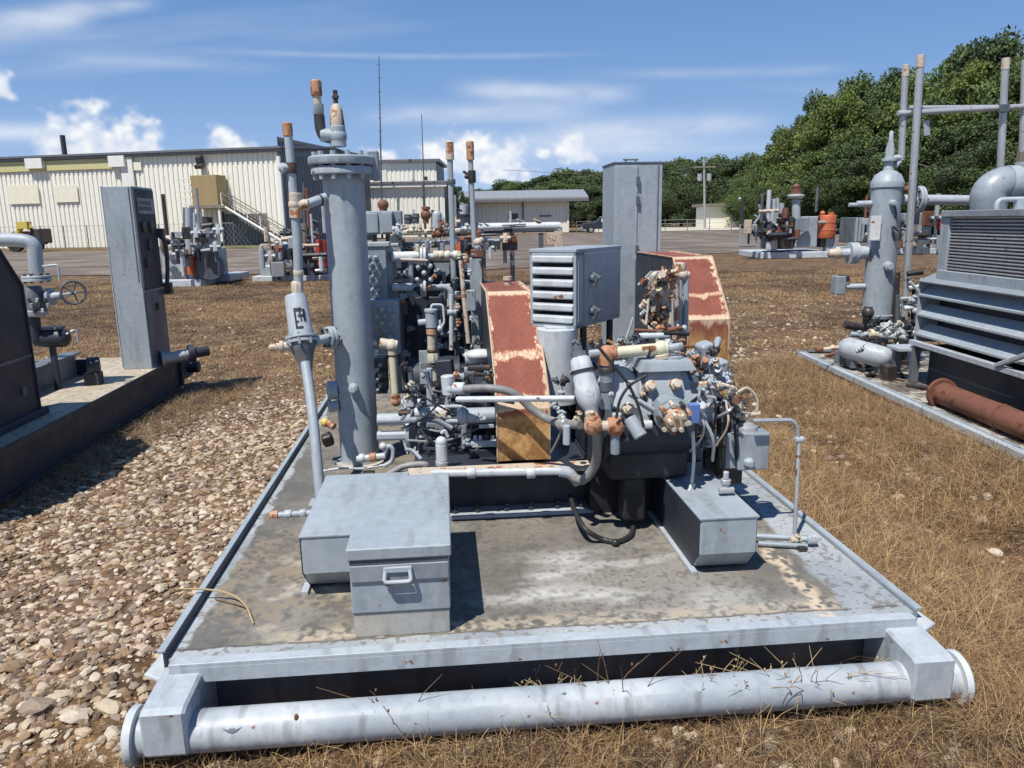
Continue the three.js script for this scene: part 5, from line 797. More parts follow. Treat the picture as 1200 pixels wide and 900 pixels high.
{ const d = 1.25, p = (x, y, q = d) => S.d(x, y, q);
  thing('starter_motor', 'pale cylindrical starter motor between the dark housing and the orange guard', 'motor', p(565, 500)); part('body', cyl(p(546, 487), p(580, 486), 0.036, undefined, 20), M.grey); part('end_bell', rev(p(546, 487), V(-1, 0, 0), [[0, 0.042], [0.02, 0.044], [0.04, 0.03], [0.042, 0]], 20), M.pale); part('foot', cbx(p(570, 498), 0.07, 0.02, 0.05), M.pale);
  thing('terminal_block', 'white terminal strip on the bed beside the orange guard foot', 'terminal', p(567, 518)); part('base', cbx(p(568, 519), 0.12, 0.03, 0.05), M.white); for (const x of [557, 563, 570, 577]) part('stud', cyl(p(x, 516), p(x, 510), 0.009), M.white); part('lower_box', cbx(p(566, 530), 0.12, 0.04, 0.05), M.navy); }
{ const d = 1.88, p = (x, y, q = d) => S.d(x, y, q); thing('yellow_plug', 'small yellow cap showing beside the foot of the tall vessel', 'cap', p(381, 496)); part('cap', sph(p(381, 495, 1.95), 0.025), M.yellowPaint); part('stub', cyl(p(381, 495, 1.95), p(392, 500, 1.92), 0.02), M.rusty); part('dark_valve', cbx(p(384, 515, 1.95), 0.06, 0.07, 0.06, [0.3, 0.2, 0.3], 0.015), M.iron); }
{ // small fittings crowding the machinery between the vessel and the guards
  const R = rng(57), p = (x, y, q) => S.d(x, y, q), mats = [M.pale, M.grey, M.tanned, M.grey, M.iron, M.slate, M.mid, M.mid, M.slate, M.rusty];
  const pick = () => mats[Math.floor(R() * mats.length)];
  thing('pipe_tangle', 'dense tangle of small pipes and fittings between the tall vessel and the red guard', 'pipework', p(530, 480, 1.8));
  for (let i = 0; i < 46; i++) { const x = 470 + R() * 105, y = 425 + R() * 110, d = 1.18 + R() * 0.5; valve(p(x, y, d), V(R() - 0.5, (R() - 0.5) * 0.5, 0), V(R() - 0.5, 1, R()), 0.012 + R() * 0.016, pick(), i % 11 === 0); }
  for (let i = 0; i < 30; i++) { const x = 465 + R() * 90, y = 430 + R() * 100, d = 1.2 + R() * 0.5, l = 10 + R() * 34, v = R() < 0.4; const a = p(x, y, d), b = v ? p(x + 1, y + l, d) : p(x + l, y - 1 + R() * 4, d); part('tube', R() < 0.4 ? pipe([a, lerpV(a, b, 0.7), add(b, 0.02, -0.03, 0.04)], 0.006 + R() * 0.01) : cyl(a, b, 0.006 + R() * 0.012), pick()); }
  for (let i = 0; i < 16; i++) part('block', cbx(p(470 + R() * 100, 430 + R() * 105, 1.3 + R() * 0.5), 0.03 + R() * 0.07, 0.02 + R() * 0.07, 0.05, [0, R() - 0.5, (R() - 0.5) * 0.4], 0.008), [M.navy, M.slate, M.iron, M.mid, M.pale][i % 5]);
  for (let i = 0; i < 8; i++) { const a = p(470 + R() * 50, 440 + R() * 80, 1.3), b = p(520 + R() * 50, 450 + R() * 80, 1.3); part('cable', hose([a, add(lerpV(a, b, 0.5), 0, -0.06 * R(), 0.05), b], 0.005, 6), i % 2 ? M.rubber : M.hose); }
  thing('pipe_tangle', 'upper tangle of small valves and tubes before the dark engine casing', 'pipework', p(520, 350, 2.4));
  for (let i = 0; i < 46; i++) { const x = 462 + R() * 104, y = 268 + R() * 150, d = 2.2 + R() * 0.3; valve(p(x, y, d), V(R() - 0.5, (R() - 0.5) * 0.5, 0), V(R() - 0.5, 1, R()), 0.012 + R() * 0.016, pick(), i % 9 === 0); }
  for (let i = 0; i < 26; i++) { const x = 460 + R() * 100, y = 275 + R() * 130, d = 2.25 + R() * 0.3, l = 8 + R() * 40, v = R() < 0.6; const a = p(x, y, d), b = v ? p(x + 1, y + l, d) : p(x + l, y - 1 + R() * 4, d); part('tube', cyl(a, b, 0.006 + R() * 0.011), pick()); }
}
{ // the same under the valves at the other end
  const R = rng(91), p = (x, y, q) => S.d(x, y, q), mats = [M.white, M.pale, M.tanned, M.iron, M.slate, M.rubber, M.rusty, M.brown, M.galv];
  thing('pipe_tangle', 'tangle of dark fittings and thin tubes around the upper neck of the compressor', 'pipework', p(770, 420, 1.0));
  for (let i = 0; i < 44; i++) { const x = 700 + R() * 125, y = 392 + R() * 50, d = 0.85 + R() * 0.4; valve(p(x, y, d), V(R() - 0.5, (R() - 0.5) * 0.5, 0), V(R() - 0.5, 1, R()), 0.010 + R() * 0.015, mats[Math.floor(R() * 9)], i % 12 === 0); }
  for (let i = 0; i < 24; i++) { const x = 700 + R() * 110, y = 385 + R() * 45, d = 0.95 + R() * 0.4, l = 8 + R() * 36; const a = p(x, y, d), b = R() < 0.4 ? p(x + 1, y + l, d) : p(x + l, y - 3 + R() * 8, d); part('tube', cyl(a, b, 0.005 + R() * 0.009), mats[Math.floor(R() * 9)]); }
  for (let i = 0; i < 20; i++) { const x = 648 + R() * 48, y = 400 + R() * 105, d = 0.85 + R() * 0.3; valve(p(x, y, d), V(R() - 0.5, R() - 0.5, 0), V(R() - 0.5, 1, R()), 0.012 + R() * 0.014, [M.iron, M.slate, M.navy, M.pale, M.tanned][i % 5], false); }
}
// ------------------------------------------------------------------ dry weeds on and under the skid
function weed(label, base, n, h, seed, lean, tone) {
  const R = rng(seed), g = []; thing('dry_weed', label, 'weed', base, 'dry weeds at the skid');
  for (let i = 0; i < n; i++) { const a = R() * 6.28, H = h * (0.5 + 0.6 * R()), l = lean * (0.3 + R()), x = (R() - 0.5) * 0.12, z = (R() - 0.5) * 0.06, P = [0, 0.35, 0.7, 1].map((t) => add(base, x + Math.cos(a) * l * H * t * t, H * (t - 0.3 * l * t * t), z + Math.sin(a) * l * H * 0.5 * t * t)); g.push(sweep(P, [0.0022, 0.0018, 0.0013, 0.0007], 5)); if (R() < 0.6) { const q = lerpV(P[2], P[3], R()); g.push(sweep([q, add(q, (R() - 0.5) * 0.05, 0.025 + R() * 0.02, 0.01)], 0.0012, 4)); if (R() < 0.7) g.push(sph(add(q, (R() - 0.5) * 0.02, 0.02, 0), 0.0036, 1, 1.6, 1, 5)); } }
  part('stems', g, tone).userData.kind = 'stuff';
}
const straw = mat('dry straw', paintTex([0.40, 0.29, 0.15], { rust: 0, fade: 0.3, seed: 701, chalk: [0.55, 0.45, 0.28] }), 0.9), dryBrown = mat('dry stalk', paintTex([0.16, 0.09, 0.045], { rust: 0, fade: 0.3, seed: 703, chalk: [0.3, 0.2, 0.1] }), 0.9);
weed('fan of straw coloured weed in the beam gap between the box and the tall weed', V(1.2, 0.115, 0.08), 22, 0.16, 31, 1.3, straw); weed('thin dark weed before the drag pipe near its scuff mark', V(0.52, 0.11, 0.43), 9, 0.22, 5, 0.9, dryBrown); weed('leaning brown weed before the drag pipe under the tool box', V(0.80, 0.11, 0.42), 8, 0.2, 6, 0.7, dryBrown);
weed('tallest weed growing between lip and pipe below the lone bin', V(1.35, 0.115, 0.14), 12, 0.3, 7, 0.6, dryBrown); weed('straw coloured weed lying in the beam gap right of centre', V(1.65, 0.115, 0.12), 26, 0.22, 8, 1.4, straw); weed('bushy straw weed filling the beam gap near the end box', V(1.95, 0.115, 0.14), 46, 0.25, 9, 1.3, straw); weed('small straw weed lying in the middle of the beam gap', V(1.05, 0.115, 0.13), 12, 0.17, 10, 1.5, straw); weed('sparse weed in the beam gap under the tool box', V(0.72, 0.115, 0.14), 9, 0.26, 12, 0.7, dryBrown); weed('little weed against the drag pipe near the far end box', V(2.05, 0.11, 0.43), 12, 0.16, 13, 0.9, dryBrown);
{ const p = (x, y, h) => S.y(x, y, DY + h); thing('dry_stalk', 'bleached dry stalk lying bent over the corner of the deck', 'stalk', p(270, 705, 0)); part('stalk', sweep(new THREE.CatmullRomCurve3([p(205, 690, 0.06), p(245, 691, 0.04), p(272, 697, 0.025), p(288, 710, 0.012), p(297, 731, 0.005)]).getPoints(24), 0.0036, 6), straw); part('twig', sweep(new THREE.CatmullRomCurve3([p(252, 702, 0.006), p(272, 707, 0.006), p(290, 712, 0.012)]).getPoints(12), 0.0024, 5), dryBrown); }

// ================================================================== the machine at the left edge
F = L;
{ thing('skid_base', 'dark beamed skid base carrying the lone tall cabinet, its deck sunlit', 'skid', V(-1, 0, -1));
  const dt = dataTex(512, 512, (u, v) => { const a = fbm(u * 6, v * 6, 531, 5, 6, 6), b = fbm(u * 40, v * 40, 533, 4, 40, 40); return mix3(mix3([0.33, 0.27, 0.19], [0.52, 0.46, 0.36], a), [0.16, 0.12, 0.08], sst(b, 0.55, 0.75) * 0.6); });
  part('deck_plate', bx(-2.4, 0, DY - 0.015, DY, -3.35, 2.2, 0.003), mat('dusty deck', dt, 0.9));
  part('side_beam', [bx(-0.045, -0.03, 0.06, DY - 0.016, -3.3, 2.2, 0.002), bx(-0.1, 0.0, 0.045, 0.06, -3.3, 2.2, 0.002), bx(-0.004, 0.01, DY - 0.05, DY + 0.002, -3.35, 2.2, 0.002)], M.navy);
  part('rear_beam', bx(-2.4, 0, 0.06, DY - 0.016, -3.35, -3.3, 0.003), M.navy);
  part('drag_pipe', cyl(V(-2.4, 0.2, -3.55), V(0.1, 0.2, -3.55), 0.06, 0.06, 20), M.navy); part('end_box', bx(-0.12, 0.0, 0.1, 0.32, -3.66, -3.34, 0.01), M.navy);
  part('inner_beam', [bx(-0.62, -0.60, DY, 0.56, -2.4, 0.6, 0.003), bx(-0.68, -0.54, 0.56, 0.575, -2.4, 0.6, 0.003)], M.slate); part('inner_beam', [bx(-1.2, -1.18, DY, 0.56, -2.3, 0.6, 0.003), bx(-1.26, -1.12, 0.56, 0.575, -2.3, 0.6, 0.003)], M.slate); part('cross_beam', bx(-1.3, -0.5, DY, 0.5, -2.45, -2.4, 0.004), M.navy);
}
{ const d = 2.62, a = L.d(145, 432, d), b = L.d(178, 429, d), yt = L.d(136, 218, d).y;
  thing('control_cabinet', 'lone tall grey cabinet with a dark shaded instrument side near the left edge', 'cabinet', V((a.x + b.x) / 2, DY, -d - 0.25));
  const x0 = a.x, x1 = b.x, D1 = d + 0.52;
  part('shell', bx(x0, x1, DY, yt, -D1, -d, 0.006), M.grey);
  part('edge_strip', bx(x1 - 0.006, x1 + 0.012, DY + 0.75, yt - 0.005, -d - 0.03, -d + 0.004, 0.002), M.slate); part('edge_strip', bx(x1 - 0.03, x1 - 0.022, DY + 0.8, yt - 0.01, -d - 0.01, -d + 0.005, 0.001), M.slate);
  part('upper_panel', bx(x1 - 0.002, x1 + 0.01, DY + 0.72, yt - 0.02, -D1 + 0.02, -d - 0.04, 0.003), M.navy); part('lower_panel', bx(x1 - 0.002, x1 + 0.008, DY + 0.02, DY + 0.7, -D1 + 0.02, -d - 0.02, 0.003), M.slate);  // navy and slate panels put the shade of this side into the colour
  const sg = part('name_plate', bx(x1 + 0.008, x1 + 0.016, yt - 0.24, yt - 0.10, -D1 + 0.06, -d - 0.07, 0.002), M.mid);
  const R = rng(3); for (let j = 0; j < 2; j++) for (let i = 0; i < 7; i++) part('worn_letter', bx(x1 + 0.015, x1 + 0.018, yt - 0.16 - j * 0.05, yt - 0.13 - j * 0.05 + R() * 0.006, -d - 0.1 - i * 0.045 - 0.025 * R(), -d - 0.085 - i * 0.045, 0), M.iron, sg);
  for (const [t, y] of [[0.15, yt - 0.36], [0.34, yt - 0.36], [0.25, yt - 0.52], [0.15, yt - 0.68]]) part('gauge_dial', rev(V(x1 + 0.008, y, -d - t), XA, [[0, 0.05], [0.015, 0.05], [0.017, 0.042], [0.018, 0]], 18), M.iron);
  part('door_handle', [cbx(V(x1 + 0.015, DY + 0.55, -d - 0.28), 0.02, 0.07, 0.05, [0, 0, 0], 0.006)], M.iron);
  part('side_conduit', [hose([V(x1 + 0.02, yt - 0.45, -D1 - 0.02), V(x1 + 0.05, yt - 0.5, -D1 - 0.03), V(x1 + 0.05, yt - 0.75, -D1 - 0.03), V(x1 + 0.03, yt - 0.95, -D1 - 0.01)], 0.02)], M.iron); part('side_box', cbx(V(x1 + 0.02, yt - 0.42, -D1 - 0.02), 0.07, 0.09, 0.07), M.iron); part('side_box', cbx(V(x1 + 0.04, yt - 0.95, -D1 - 0.02), 0.07, 0.11, 0.07), M.iron);
  part('bent_lip', sweep([V(x0 - 0.004, DY + 0.02, -d), V(x0 - 0.006, (DY + yt) / 2, -d), V(x0 - 0.004, yt, -d)], 0.006, 5), M.pale);
}
{ thing('flywheel_guard', 'big dark shaded octagonal guard cut off by the left edge', 'belt guard', V(-0.9, DY, 0.1));
  const c0 = L.d(27, 335, 0.9), c1 = L.d(45, 490, 0.9), x1 = c0.x - 0.01, dd = 0.9, k = c0.y, s = k - DY, hw = 1.25;
  const poly = [[-dd, DY], [-dd, k], [-dd + 0.42, k + 0.5], [-dd + 1.1, k + 0.5], [-dd + 1.55, k], [-dd + 1.55, DY]];
  part('side_plate', prismX(poly, x1 - 0.015, x1, 0.003), M.navy); part('wrapper_sheet', prismX(poly.map(([z, y]) => [z * 0.995, y - 0.004]), x1 - 0.35, x1 - 0.016, 0.004), M.navy);  // navy throughout: the shade on this guard is painted into its colour
  part('rim_angle', poly.slice(0, 5).map((p, i) => sweep([V(x1 + 0.004, p[1], p[0]), V(x1 + 0.004, poly[i + 1][1], poly[i + 1][0])], 0.01, 6)), M.navy);
  part('bottom_rail', bx(x1 - 0.4, x1 + 0.04, DY, DY + 0.05, -dd - 0.05, 1.3, 0.006), M.navy); part('panel_seam', bx(x1 - 0.001, x1 + 0.006, DY + 0.42, DY + 0.44, -dd + 0.01, 0.5, 0.001), M.slate); part('latch', bx(x1, x1 + 0.015, DY + 0.18, DY + 0.24, -dd + 0.15, -dd + 0.2, 0.004), M.slate);
}
{ const d = 1.75, p = (x, y, q = d) => L.d(x, y, q);
  thing('elbow_pipe', 'pale grey pipe bending down over flanges near the left edge', 'pipe', p(42, 330)); part('bend', pipe([p(-60, 281), p(20, 281), p(40, 284), p(43, 320)], 0.053, 0.14, 18), M.grey); flangePair(p(43, 326), YA, 0.105, 0.02, 8, M.pale, T.o);
  thing('gate_valve', 'flanged gate valve with a round spoked handwheel on the left machine', 'valve', p(50, 350)); part('body', [rev(p(40, 350), YA, [[-0.11, 0.06], [-0.1, 0.075], [0, 0.09], [0.08, 0.07], [0.1, 0.06], [0.1, 0]], 18), cyl(p(45, 350), p(72, 346), 0.05, 0.035)], M.slate); part('lower_flange', cyl(p(40, 368), p(40, 363), 0.1, 0.1, 20), M.grey); part('bonnet_flange', rev(p(58, 348), V(1, 0.1, 0.1), [[0, 0.07], [0.02, 0.07], [0.03, 0.04], [0.1, 0.03], [0.11, 0]], 16), M.grey); part('stem', cyl(p(62, 347), p(90, 343, 1.7), 0.011), M.galv); handwheel(p(86, 343, 1.7), V(1, 0.06, 1.15), 0.09, M.slate, T.o);
  for (let i = 0; i < 8; i++) part('bolt', cbx(p(34 + i * 3.2, 352 + (i % 3) * 6, 1.66), 0.02, 0.035, 0.02, [0, i, 0.2]), i % 2 ? M.pale : M.iron); part('gauge_arm', pipe([p(50, 312, 1.7), p(68, 310, 1.7), p(70, 330, 1.7)], 0.008), M.pale); part('lower_pipe', cyl(p(40, 372), p(42, 400), 0.045), M.navy);
}
{ const d = 1.8, a = L.d(38, 396, d), b = L.d(82, 396, d); thing('volume_tank', 'small black horizontal tank on one leg below the handwheel', 'tank', V((a.x + b.x) / 2, DY, -d)); const r = 0.075; part('shell', [rev(a, b.clone().sub(a), [[0, 0], [0.005, 0.04], [0.025, 0.066], [0.06, r], [b.distanceTo(a) - 0.06, r], [b.distanceTo(a) - 0.025, 0.066], [b.distanceTo(a) - 0.005, 0.04], [b.distanceTo(a), 0]], 22)], M.navy); part('leg', bx((a.x + b.x) / 2 - 0.02, (a.x + b.x) / 2 + 0.02, DY, a.y - 0.06, -d - 0.02, -d + 0.02, 0.003), M.navy); part('end_tube', hose([add(b, -0.02, 0.03, 0.03), add(b, 0.05, 0.06, 0), add(b, 0.06, -0.05, 0)], 0.009), M.galv); part('saddle', cbx(add(lerpV(a, b, 0.5), 0, 0.08, 0), 0.2, 0.02, 0.1), M.slate); }
{ const p = (x, y, h) => L.y(x, y, DY + h); const a = p(192, 420, 0.06), b = p(220, 413, 0.06); thing('end_flange_pipe', 'pale stub pipe with dark round flanges at the cabinet foot', 'pipe', a.clone()); part('stub', cyl(a, add(a, 0.2, 0.02, -0.1), 0.05, 0.05, 18), M.pale); part('flange', cyl(add(a, -0.02, 0, 0.01), add(a, 0, 0, 0), 0.075, 0.075, 20), M.pale); part('dark_flange', cyl(add(a, 0.2, 0.02, -0.1), add(a, 0.25, 0.025, -0.125), 0.085, 0.085, 20), M.navy); part('tail_pipe', cyl(add(a, 0.25, 0.025, -0.125), add(a, 0.36, 0.03, -0.2), 0.05), M.navy); }
{ const p = L.d(107, 432, 1.95); thing('beam_coupling', 'dark round coupling at the end of the inner beam beside the cabinet', 'coupling', V(p.x, DY, p.z)); part('hub', cyl(add(p, -0.03, 0.02, 0), add(p, 0.06, 0.02, -0.03), 0.075, 0.075, 16), M.navy); part('foot', bx(p.x - 0.05, p.x + 0.07, DY, p.y - 0.03, p.z - 0.05, p.z + 0.05, 0.004), M.navy); }

// ================================================================== the machine at the right edge
F = Rr; const RY = 0.25;
{ thing('skid_base', 'pale edged low skid base of the machine with the brown rusted pipe', 'skid', V(1, 0, -1.5));
  const dt = dataTex(512, 512, (u, v) => { const a = fbm(u * 6, v * 6, 541, 5, 6, 6), b = fbm(u * 40, v * 40, 543, 4, 40, 40); return mix3(mix3([0.14, 0.12, 0.095], [0.42, 0.39, 0.33], sst(a, 0.42, 0.75)), [0.05, 0.04, 0.03], sst(b, 0.42, 0.65) * 0.8); });
  part('deck_plate', bx(0.06, 2.3, RY - 0.03, RY - 0.015, -3.6, 2.5, 0.003), mat('littered deck', dt, 0.9));
  part('side_channel', [bx(0, 0.05, RY - 0.012, RY, -3.65, 2.5, 0.003), bx(0, 0.008, RY - 0.05, RY - 0.012, -3.65, 2.5, 0.002), bx(0.05, 0.058, RY - 0.016, RY + 0.012, -3.6, 2.5, 0.002)], M.pale); part('inner_web', bx(0.08, 0.09, 0.01, RY - 0.03, -3.6, 2.5, 0.002), M.navy); part('end_channel', [bx(0, 2.3, RY - 0.012, RY, -3.70, -3.65, 0.003), bx(0, 2.3, 0.02, RY - 0.012, -3.69, -3.68, 0.002)], M.slate); }
{ // scrubber
  const d = 3.27, p = (x, y, q = d) => Rr.d(x, y, q), b0 = p(1028, 372), t0 = p(1039, 214); const c = V((b0.x + t0.x) / 2, 0, -d), r = (p(1056, 210).x - p(1022, 210).x) / 2;
  thing('scrubber_vessel', 'pale upright scrubber with a domed head and white name plate', 'pressure vessel', V(c.x, RY, c.z));
  const sh = part('shell', rev(V(c.x, b0.y, c.z), YA, [[0, 0], [0, r * 1.08], [0.03, r * 1.12], [0.035, r], [t0.y - b0.y - 0.05, r], [t0.y - b0.y - 0.045, r * 1.08], [t0.y - b0.y, r * 1.08], [t0.y - b0.y + 0.01, r * 1.05], [t0.y - b0.y + 0.07, r * 0.85], [t0.y - b0.y + 0.11, r * 0.45], [t0.y - b0.y + 0.115, 0]], 32), M.grey);
  part('skirt', [cyl(V(c.x, RY, c.z), V(c.x, b0.y, c.z), r * 0.9, r * 0.9, 20)], M.navy);
  const n = p(1026, 268, d - r); part('name_plate', bx(n.x - 0.05, n.x + 0.045, n.y - 0.11, n.y + 0.12, c.z + r * 0.86, c.z + r + 0.012, 0.002), M.label, sh);
  const tp = V(c.x, t0.y + 0.1, c.z); part('relief_valve', [rev(tp, YA, [[0, 0.05], [0.05, 0.045], [0.09, 0.04], [0.1, 0.07], [0.125, 0.07], [0.13, 0.04], [0.2, 0.042], [0.3, 0.02], [0.36, 0.018], [0.38, 0]], 16), cyl(add(tp, 0, 0.12, 0), add(tp, 0.13, 0.13, 0), 0.03)], M.pale);
  part('upper_nozzle', [cyl(V(c.x - r, p(1000, 239).y, c.z), V(p(1004, 239).x, p(1004, 239).y, c.z), 0.03), cyl(V(p(1006, 240).x, p(1006, 240).y, c.z), V(p(1002, 240).x - 0.06, p(1004, 240).y, c.z), 0.02)], M.pale, sh);
  const y2 = p(980, 297).y; part('flanged_nozzle', [cyl(V(c.x - r, y2, c.z), V(p(1004, 297).x, y2, c.z), 0.06), rev(V(p(1004, 297).x, y2, c.z), V(-1, 0, 0), [[0, 0.06], [0, 0.105], [0.03, 0.105], [0.032, 0.1], [0.05, 0.1], [0.052, 0.105], [0.08, 0.105], [0.082, 0.05], [0.16, 0.035], [0.17, 0]], 22)], M.pale, sh); part('rust_tip', rev(V(p(984, 297).x, y2, c.z), V(-1, 0, 0), [[0, 0.05], [0.02, 0.054], [0.1, 0.04], [0.11, 0.03], [0.12, 0]], 14), M.tanned, sh);
  part('level_arm', [cyl(V(c.x - r, p(1000, 336).y, c.z), V(p(990, 336).x, p(990, 336).y, c.z), 0.03)], M.pale, sh); const lv = p(983, 335); part('level_box', bx(lv.x - 0.06, lv.x + 0.04, lv.y - 0.08, lv.y + 0.1, c.z - 0.06, c.z + 0.08, 0.01), M.mid, sh); part('box_hood', bx(lv.x - 0.02, lv.x + 0.09, lv.y + 0.04, lv.y + 0.1, c.z - 0.1, c.z + 0.04, 0.01), M.navy, sh);
  for (const [x, y, s] of [[1045, 238, 0.03], [1040, 312, 0.045], [1026, 281, 0.014]]) { const q = p(x, y, d - r); part('boss', rev(V(q.x, q.y, c.z + r * 0.8), V(0.1, 0, 1), [[0, s], [0.06, s], [0.065, s * 0.7], [0.08, s * 0.7], [0.082, 0]], 14), M.pale, sh); }
  part('side_tube', hose([p(1049, 242, d - r), p(1053, 270, d - r), p(1046, 265, d - r - 0.03), p(1050, 282, d - r)], 0.01), M.slate, sh); part('drop_pipe', [cyl(V(c.x + r * 0.9, p(1050, 318).y, c.z + 0.08), V(c.x + r, 0.6, c.z + 0.1), 0.03)], M.iron, sh); part('back_valve', [sph(V(c.x - r * 0.9, b0.y + 0.06, c.z + 0.08), 0.06), cyl(V(c.x - r * 0.9, b0.y + 0.12, c.z + 0.08), V(c.x - r * 0.9, b0.y, c.z + 0.08), 0.04)], M.iron, sh);
}
{ const d = 3.3, y = Rr.d(1090, 236, d).y, p = (x, yy, q = d) => Rr.d(x, yy, q);
  thing('gas_header', 'white flanged pipe from the domed scrubber to the big elbow', 'pipe', p(1090, 236)); part('run', cyl(p(1058, 234), p(1145, 235), 0.05, undefined, 18), M.pale); flangePair(p(1076, 234), XA, 0.13, 0.025, 8, M.pale, T.o); part('side_valve', [sph(p(1064, 222), 0.04), cyl(p(1064, 228), p(1064, 214), 0.02)], M.brown); }
{ // pipe mast
  const d = 3.27, p = (x, y, q = d) => Rr.d(x, y, q); thing('pipe_mast', 'tall front mast pipe of the right machine with the highest rust cap', 'mast', V(p(1060, 380).x, RY, -d));
  const b = V(p(1060, 380, d - 0.1).x, RY, -d + 0.1), t = p(1079, 66, d - 0.1); t.z = b.z; part('pipe_run', cyl(b, t, 0.034), M.galv); part('rust_cap', cyl(add(t, 0, -0.1, 0), add(t, 0, 0.01, 0), 0.038), M.tanned);
  thing('pipe_mast', 'thinner mast pipe just beside and behind the highest mast', 'mast', p(1056, 188)); part('pipe_run', cyl(p(1056, 188), p(1061, 82), 0.03), M.galv); part('rust_cap', cyl(p(1061, 90), p(1062, 76), 0.034), M.tanned); part('offset', cyl(p(1048, 196), p(1056, 188), 0.025), M.pale);
  thing('pipe_mast', 'single mast pipe rising over the big elbow near the right edge', 'mast', p(1172, 200)); part('pipe_run', cyl(p(1172, 205), p(1178, 80), 0.032), M.galv); part('rust_cap', cyl(p(1178, 82), p(1179, 68), 0.036), M.tanned);
  thing('pipe_rail', 'pair of horizontal pipes tying the mast pipes together', 'pipe', p(1130, 125)); part('rail', cyl(p(1052, 133, d - 0.03), p(1290, 120, d - 0.03), 0.026), M.galv); part('rail', cyl(p(1058, 127, d + 0.12), p(1290, 125, d + 0.12), 0.026), M.galv); for (const [x, y] of [[1073, 131], [1176, 127]]) part('clamp', cbx(p(x, y, d - 0.05), 0.09, 0.07, 0.05), M.slate); part('hanging_tag', cbx(p(1086, 150, d), 0.07, 0.14, 0.01, [0, 0.3, 0.2]), M.pale);
  thing('edge_mast', 'slim grey upright post cut by the right edge of the yard view', 'mast', p(1199, 200)); part('post', cyl(p(1197, 200), p(1201, 70), 0.028), M.galv); part('bracket', cbx(p(1198, 185, d), 0.08, 0.12, 0.06), M.wood); }
{ // big elbow and exchanger
  const p = (x, y, q = 2.6) => Rr.d(x, y, q); const dd = 2.2;
  thing('silencer_elbow', 'big grey insulated elbow pipe over the finned cooler', 'pipe', p(1150, 235, dd)); part('bend', pipe([p(1158, 262, dd), p(1158, 224, dd), p(1172, 215, dd), p(1420, 205, dd)], 0.135, 0.2, 24), M.mid); part('top_band', [rev(p(1182, 215, dd), XA, [[-0.03, 0.137], [-0.03, 0.144], [0.05, 0.144], [0.05, 0.137]], 26)], M.grey); part('top_stub', [cyl(p(1198, 205, dd), p(1199, 190, dd), 0.06)], M.mid); part('end_flange', cyl(p(1158, 264, dd), p(1158, 260, dd), 0.16, 0.16, 24), M.grey); part('loop_pipe', pipe([p(1168, 252, dd - 0.25), p(1168, 234, dd - 0.25), p(1260, 232, dd - 0.25)], 0.02), M.pale); part('cap_block', cbx(p(1194, 240, dd - 0.25), 0.06, 0.1, 0.06), M.pale); }
